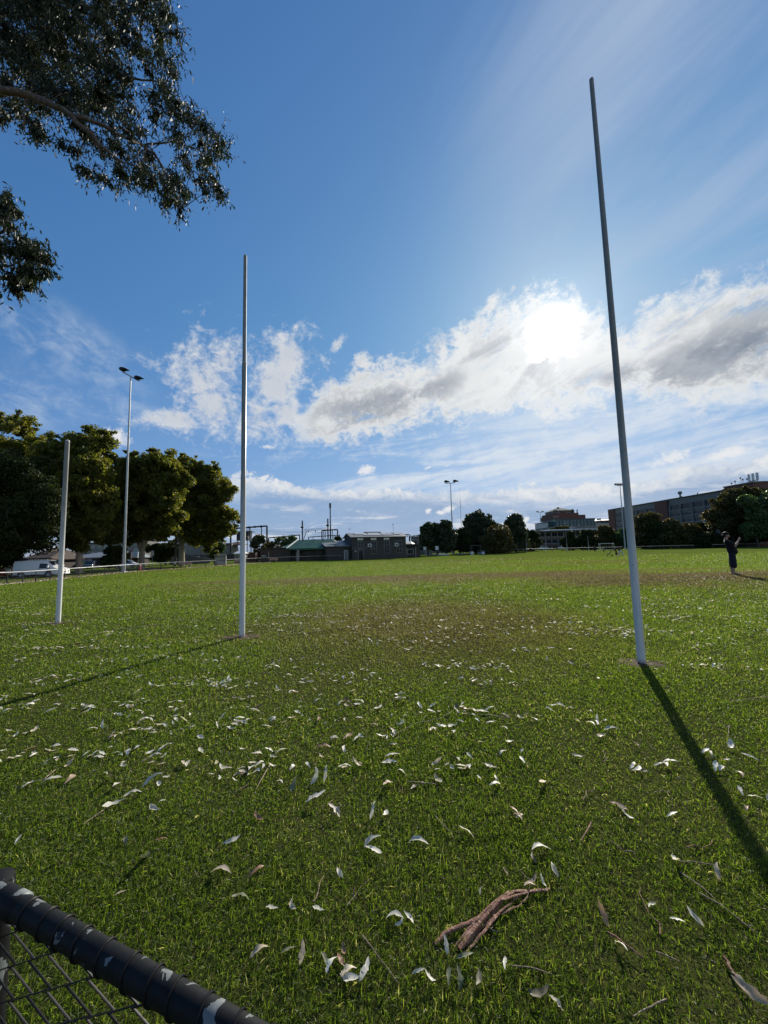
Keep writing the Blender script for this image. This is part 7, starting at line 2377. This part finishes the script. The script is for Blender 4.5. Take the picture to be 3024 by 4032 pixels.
    for t_ in ('l', 'r'):
        T_[t_ + 'hip'] = (*p[t_ + 'hip'], 0.112 + g * 0.5)
        T_[t_ + 'th'] = (*mid(t_ + 'hip', t_ + 'knee'), 0.098 + g * 0.6)
        T_[t_ + 'knee'] = (*p[t_ + 'knee'], 0.076 + g)
        T_[t_ + 'cu'] = (*mid(t_ + 'knee', t_ + 'ankle', cuff), 0.068 + g)
        TB += [('pelvis', t_ + 'hip'), (t_ + 'hip', t_ + 'th'), (t_ + 'th', t_ + 'knee'), (t_ + 'knee', t_ + 'cu')]
    skin_mesh('trousers', T_, TB, trousers, o, 2, 'pelvis')
    for t_ in ('l', 'r'):
        a = p[t_ + 'ankle']
        td = Vector(pose.get('toe', (0.17, 0, -0.045)))
        skin_mesh('shoe', {'h': (*(a + Vector((-0.035, 0, -0.035))), 0.046), 'a': (*(a + Vector((0.0, 0, 0.005))), 0.046), 'm': (*(a + td * 0.55 + Vector((0, 0, -0.012))), (0.046, 0.036)), 't': (*(a + td * 1.15), (0.043, 0.028))}, [('h', 'a'), ('a', 'm'), ('m', 't')], shoes, o, 2, 'a')
    # hair: a cap over the back and top of the skull
    hc = p['head'] + hd * 0.045 - fw * 0.022
    hb = MB()
    def lump(c, a, b, d, cut=None):
        m_ = MB().ell((0, 0, 0), (a, b, d), 18, 12)
        vs = [c + fw * v[0] + lat * v[1] + hd * v[2] for v in m_.v]
        hb.add(vs, m_.f)
    lump(hc + hd * 0.034 - fw * 0.016, 0.106, 0.098, 0.090)
    lump(hc - hd * 0.045 - fw * 0.032, 0.066, 0.084, 0.066)
    if hair_len: lump(hc - hd * (0.08 + hair_len * 0.5) - fw * 0.075, 0.045, 0.075, hair_len * 0.5 + 0.05)
    hb.build('hair', hair_m, o, True)
    for k in (1, -1):
        MB().ell(p['head'] + hd * 0.012 + fw * 0.096 + lat * k * 0.032, (0.010, 0.010, 0.007), 8, 6).build('eye', eye_m, o, True)
    o.scale = (s, s, s)
    return o


# --- man standing on the right, facing right, holding a phone up
STAND = dict(pelvis=(0.05, 0, 0.93), chest=(-0.10, 0, 1.32), neckb=(-0.13, 0, 1.47), head=(-0.075, 0, 1.63), look=(1, 0, -0.12),
             lsh=(-0.11, 0.19, 1.40), rsh=(-0.11, -0.19, 1.40), lel=(0.14, 0.20, 1.20), rel=(0.15, -0.19, 1.19), lwrist=(0.27, 0.07, 1.41), rwrist=(0.28, -0.06, 1.41),
             lhand=(0.35, -0.15, 1.0), rhand=(0.35, 0.15, 1.0), lpalm=(0.6, -1, 0), rpalm=(0.6, 1, 0),
             lhip=(0.03, 0.10, 0.88), rhip=(0.03, -0.10, 0.88), lknee=(0.02, 0.11, 0.48), rknee=(0.05, -0.11, 0.48), lankle=(-0.02, 0.11, 0.085), rankle=(0.04, -0.12, 0.085))
pb = gpix(2887, 2265)
person('person in black shirt and rolled dark trousers, standing side on and holding up a phone', pb, R(-40), STAND, black_cloth, navy_cloth, shoe_m, 0.0, 0.52, 0.95, 0.9, 1.03, None, 0.12, 0.03, 1.9)
ph = thing('phone', 'dark phone held up by the standing person in black', 'phone', pb)
ph.rotation_euler = (0, 0, R(-40))
MB().box(0.345, 0.354, -0.042, 0.042, 1.50, 1.66, 0.004).build('phone_body', mat('phone_black', (0.015, 0.015, 0.017), 0.25, 0.1, 20), ph)
MB().box(0.3435, 0.3448, -0.038, 0.038, 1.507, 1.653).build('phone_screen', glass_dark, ph)

# --- adult bent forward over a child with a stroller, far across the oval
pb = gpix(2441, 2188.5)
k_ = 67.0
BEND = dict(pelvis=(-0.12, 0, 0.92), chest=(0.20, 0, 1.24), neckb=(0.32, 0, 1.33), head=(0.47, 0, 1.38), look=(0.8, 0, -0.6),
            lsh=(0.24, 0.18, 1.30), rsh=(0.24, -0.18, 1.30), lel=(0.50, 0.18, 1.24), rel=(0.52, -0.17, 1.26), lwrist=(0.74, 0.12, 1.17), rwrist=(0.76, -0.12, 1.18),
            lhip=(-0.12, 0.10, 0.87), rhip=(-0.12, -0.10, 0.87), lknee=(0.10, 0.10, 0.50), rknee=(-0.36, -0.10, 0.50), lankle=(0.20, 0.10, 0.085), rankle=(-0.62, -0.10, 0.11))
person('person in a dark top and pale trousers leaning forward in mid stride behind a child', pb, R(152), BEND, navy_cloth, light_cloth, pale_shoe, 0.0, 0.95, 1.6, 1.0, 1.0, None, 0.0, 0.0, 2.0)
CH = dict(pelvis=(0.02, 0, 0.92), chest=(0.16, 0, 1.26), neckb=(0.22, 0, 1.42), head=(0.30, 0, 1.55), look=(1, 0, -0.3),
          lsh=(0.16, 0.18, 1.36), rsh=(0.16, -0.18, 1.36), lel=(0.36, 0.19, 1.16), rel=(0.36, -0.19, 1.16), lwrist=(0.62, 0.14, 1.20), rwrist=(0.62, -0.14, 1.20),
          lhip=(0.0, 0.09, 0.87), rhip=(0.0, -0.09, 0.87), lknee=(0.08, 0.09, 0.47), rknee=(-0.10, -0.09, 0.47), lankle=(0.05, 0.09, 0.085), rankle=(-0.22, -0.09, 0.10))
pc = gpix(2414, 2188.5)
person('child in a brown coat pushing the black stroller', Vector((pc.x, pb.y - 0.1, pc.z)), R(152), CH, brown_cloth, brown_cloth, pale_shoe, 0.14, 0.75, 1.7, 1.0, 0.84, None, 0.0, 0.10, 2.2)
# stroller
sx = at(2401, 2188, pb.y - 0.1).x
s_ = thing('stroller', 'black folding stroller pushed by the child', 'stroller', Vector((sx, pb.y - 0.1, gz(sx, pb.y))), R(152))
mb = MB()
for y in (-0.24, 0.24):
    mb.tube([(-0.42, y, 1.02), (-0.30, y, 0.86), (0.30, y, 0.12)], 0.016, 8)
    mb.tube([(-0.34, y, 0.10), (-0.06, y, 0.52), (0.12, y, 0.66)], 0.014, 8)
mb.tube([(-0.34, -0.24, 0.12), (-0.34, 0.24, 0.12)], 0.012, 6).tube([(0.30, -0.24, 0.14), (0.30, 0.24, 0.14)], 0.012, 6)
mb.build('frame', steel_dark, s_, True)
MB().tube([(-0.42, -0.26, 1.02), (-0.42, 0.26, 1.02)], 0.022, 8).build('handle', black_trim, s_, True)
MB().prism([(-0.28, 0.86), (-0.22, 0.88), (0.02, 0.46), (0.36, 0.42), (0.38, 0.38), (0.42, 0.22), (0.38, 0.20), (0.33, 0.36), (-0.02, 0.38), (-0.10, 0.46)], -0.20, 0.20).build('seat', black_cloth, s_)
MB().prism([(-0.30, 0.84), (-0.26, 1.0), (-0.10, 1.02), (0.04, 0.92), (0.02, 0.88), (-0.10, 0.96), (-0.22, 0.94), (-0.26, 0.84)], -0.22, 0.22).build('canopy', black_cloth, s_)
for (x, r_) in ((-0.34, 0.11), (0.34, 0.10)):
    for y in (-0.25, 0.25):
        MB().tube([(x, y - 0.025, r_), (x, y + 0.025, r_)], r_, 16).build('wheel', tyre_m, s_, True)

# --- three small walkers beyond
WALK = dict(pelvis=(0, 0, 0.93), chest=(0.02, 0, 1.30), neckb=(0.02, 0, 1.46), head=(0.05, 0, 1.60), look=(1, 0, 0),
            lsh=(0.02, 0.19, 1.39), rsh=(0.02, -0.19, 1.39), lel=(-0.10, 0.23, 1.13), rel=(0.10, -0.23, 1.13), lwrist=(0.02, 0.24, 0.90), rwrist=(0.26, -0.22, 0.95),
            lhip=(0, 0.10, 0.88), rhip=(0, -0.10, 0.88), lknee=(0.16, 0.10, 0.49), rknee=(-0.04, -0.10, 0.48), lankle=(0.20, 0.10, 0.085), rankle=(-0.28, -0.10, 0.13))
person('tiny distant person in grey walking left of the four far posts', gat(2036, 112), R(-20), WALK, grey_cloth, navy_cloth, shoe_m, 0, 0.95, 1.6)
person('distant person in dark clothes right of the rightmost far post', gat(2341, 106), R(170), WALK, navy_cloth, navy_cloth, shoe_m, 0, 0.95, 1.6)
person('distant child in grey top below the soccer goal', gat(2376, 92), R(-160), WALK, grey_cloth, navy_cloth, shoe_m, 0, 0.95, 1.6, 0.9, 0.66)

SC.cycles.use_adaptive_sampling = True
SC.cycles.adaptive_threshold = 0.02
SC.cycles.max_bounces = 8
SC.cycles.transparent_max_bounces = 8
SC.cycles.use_denoising = True
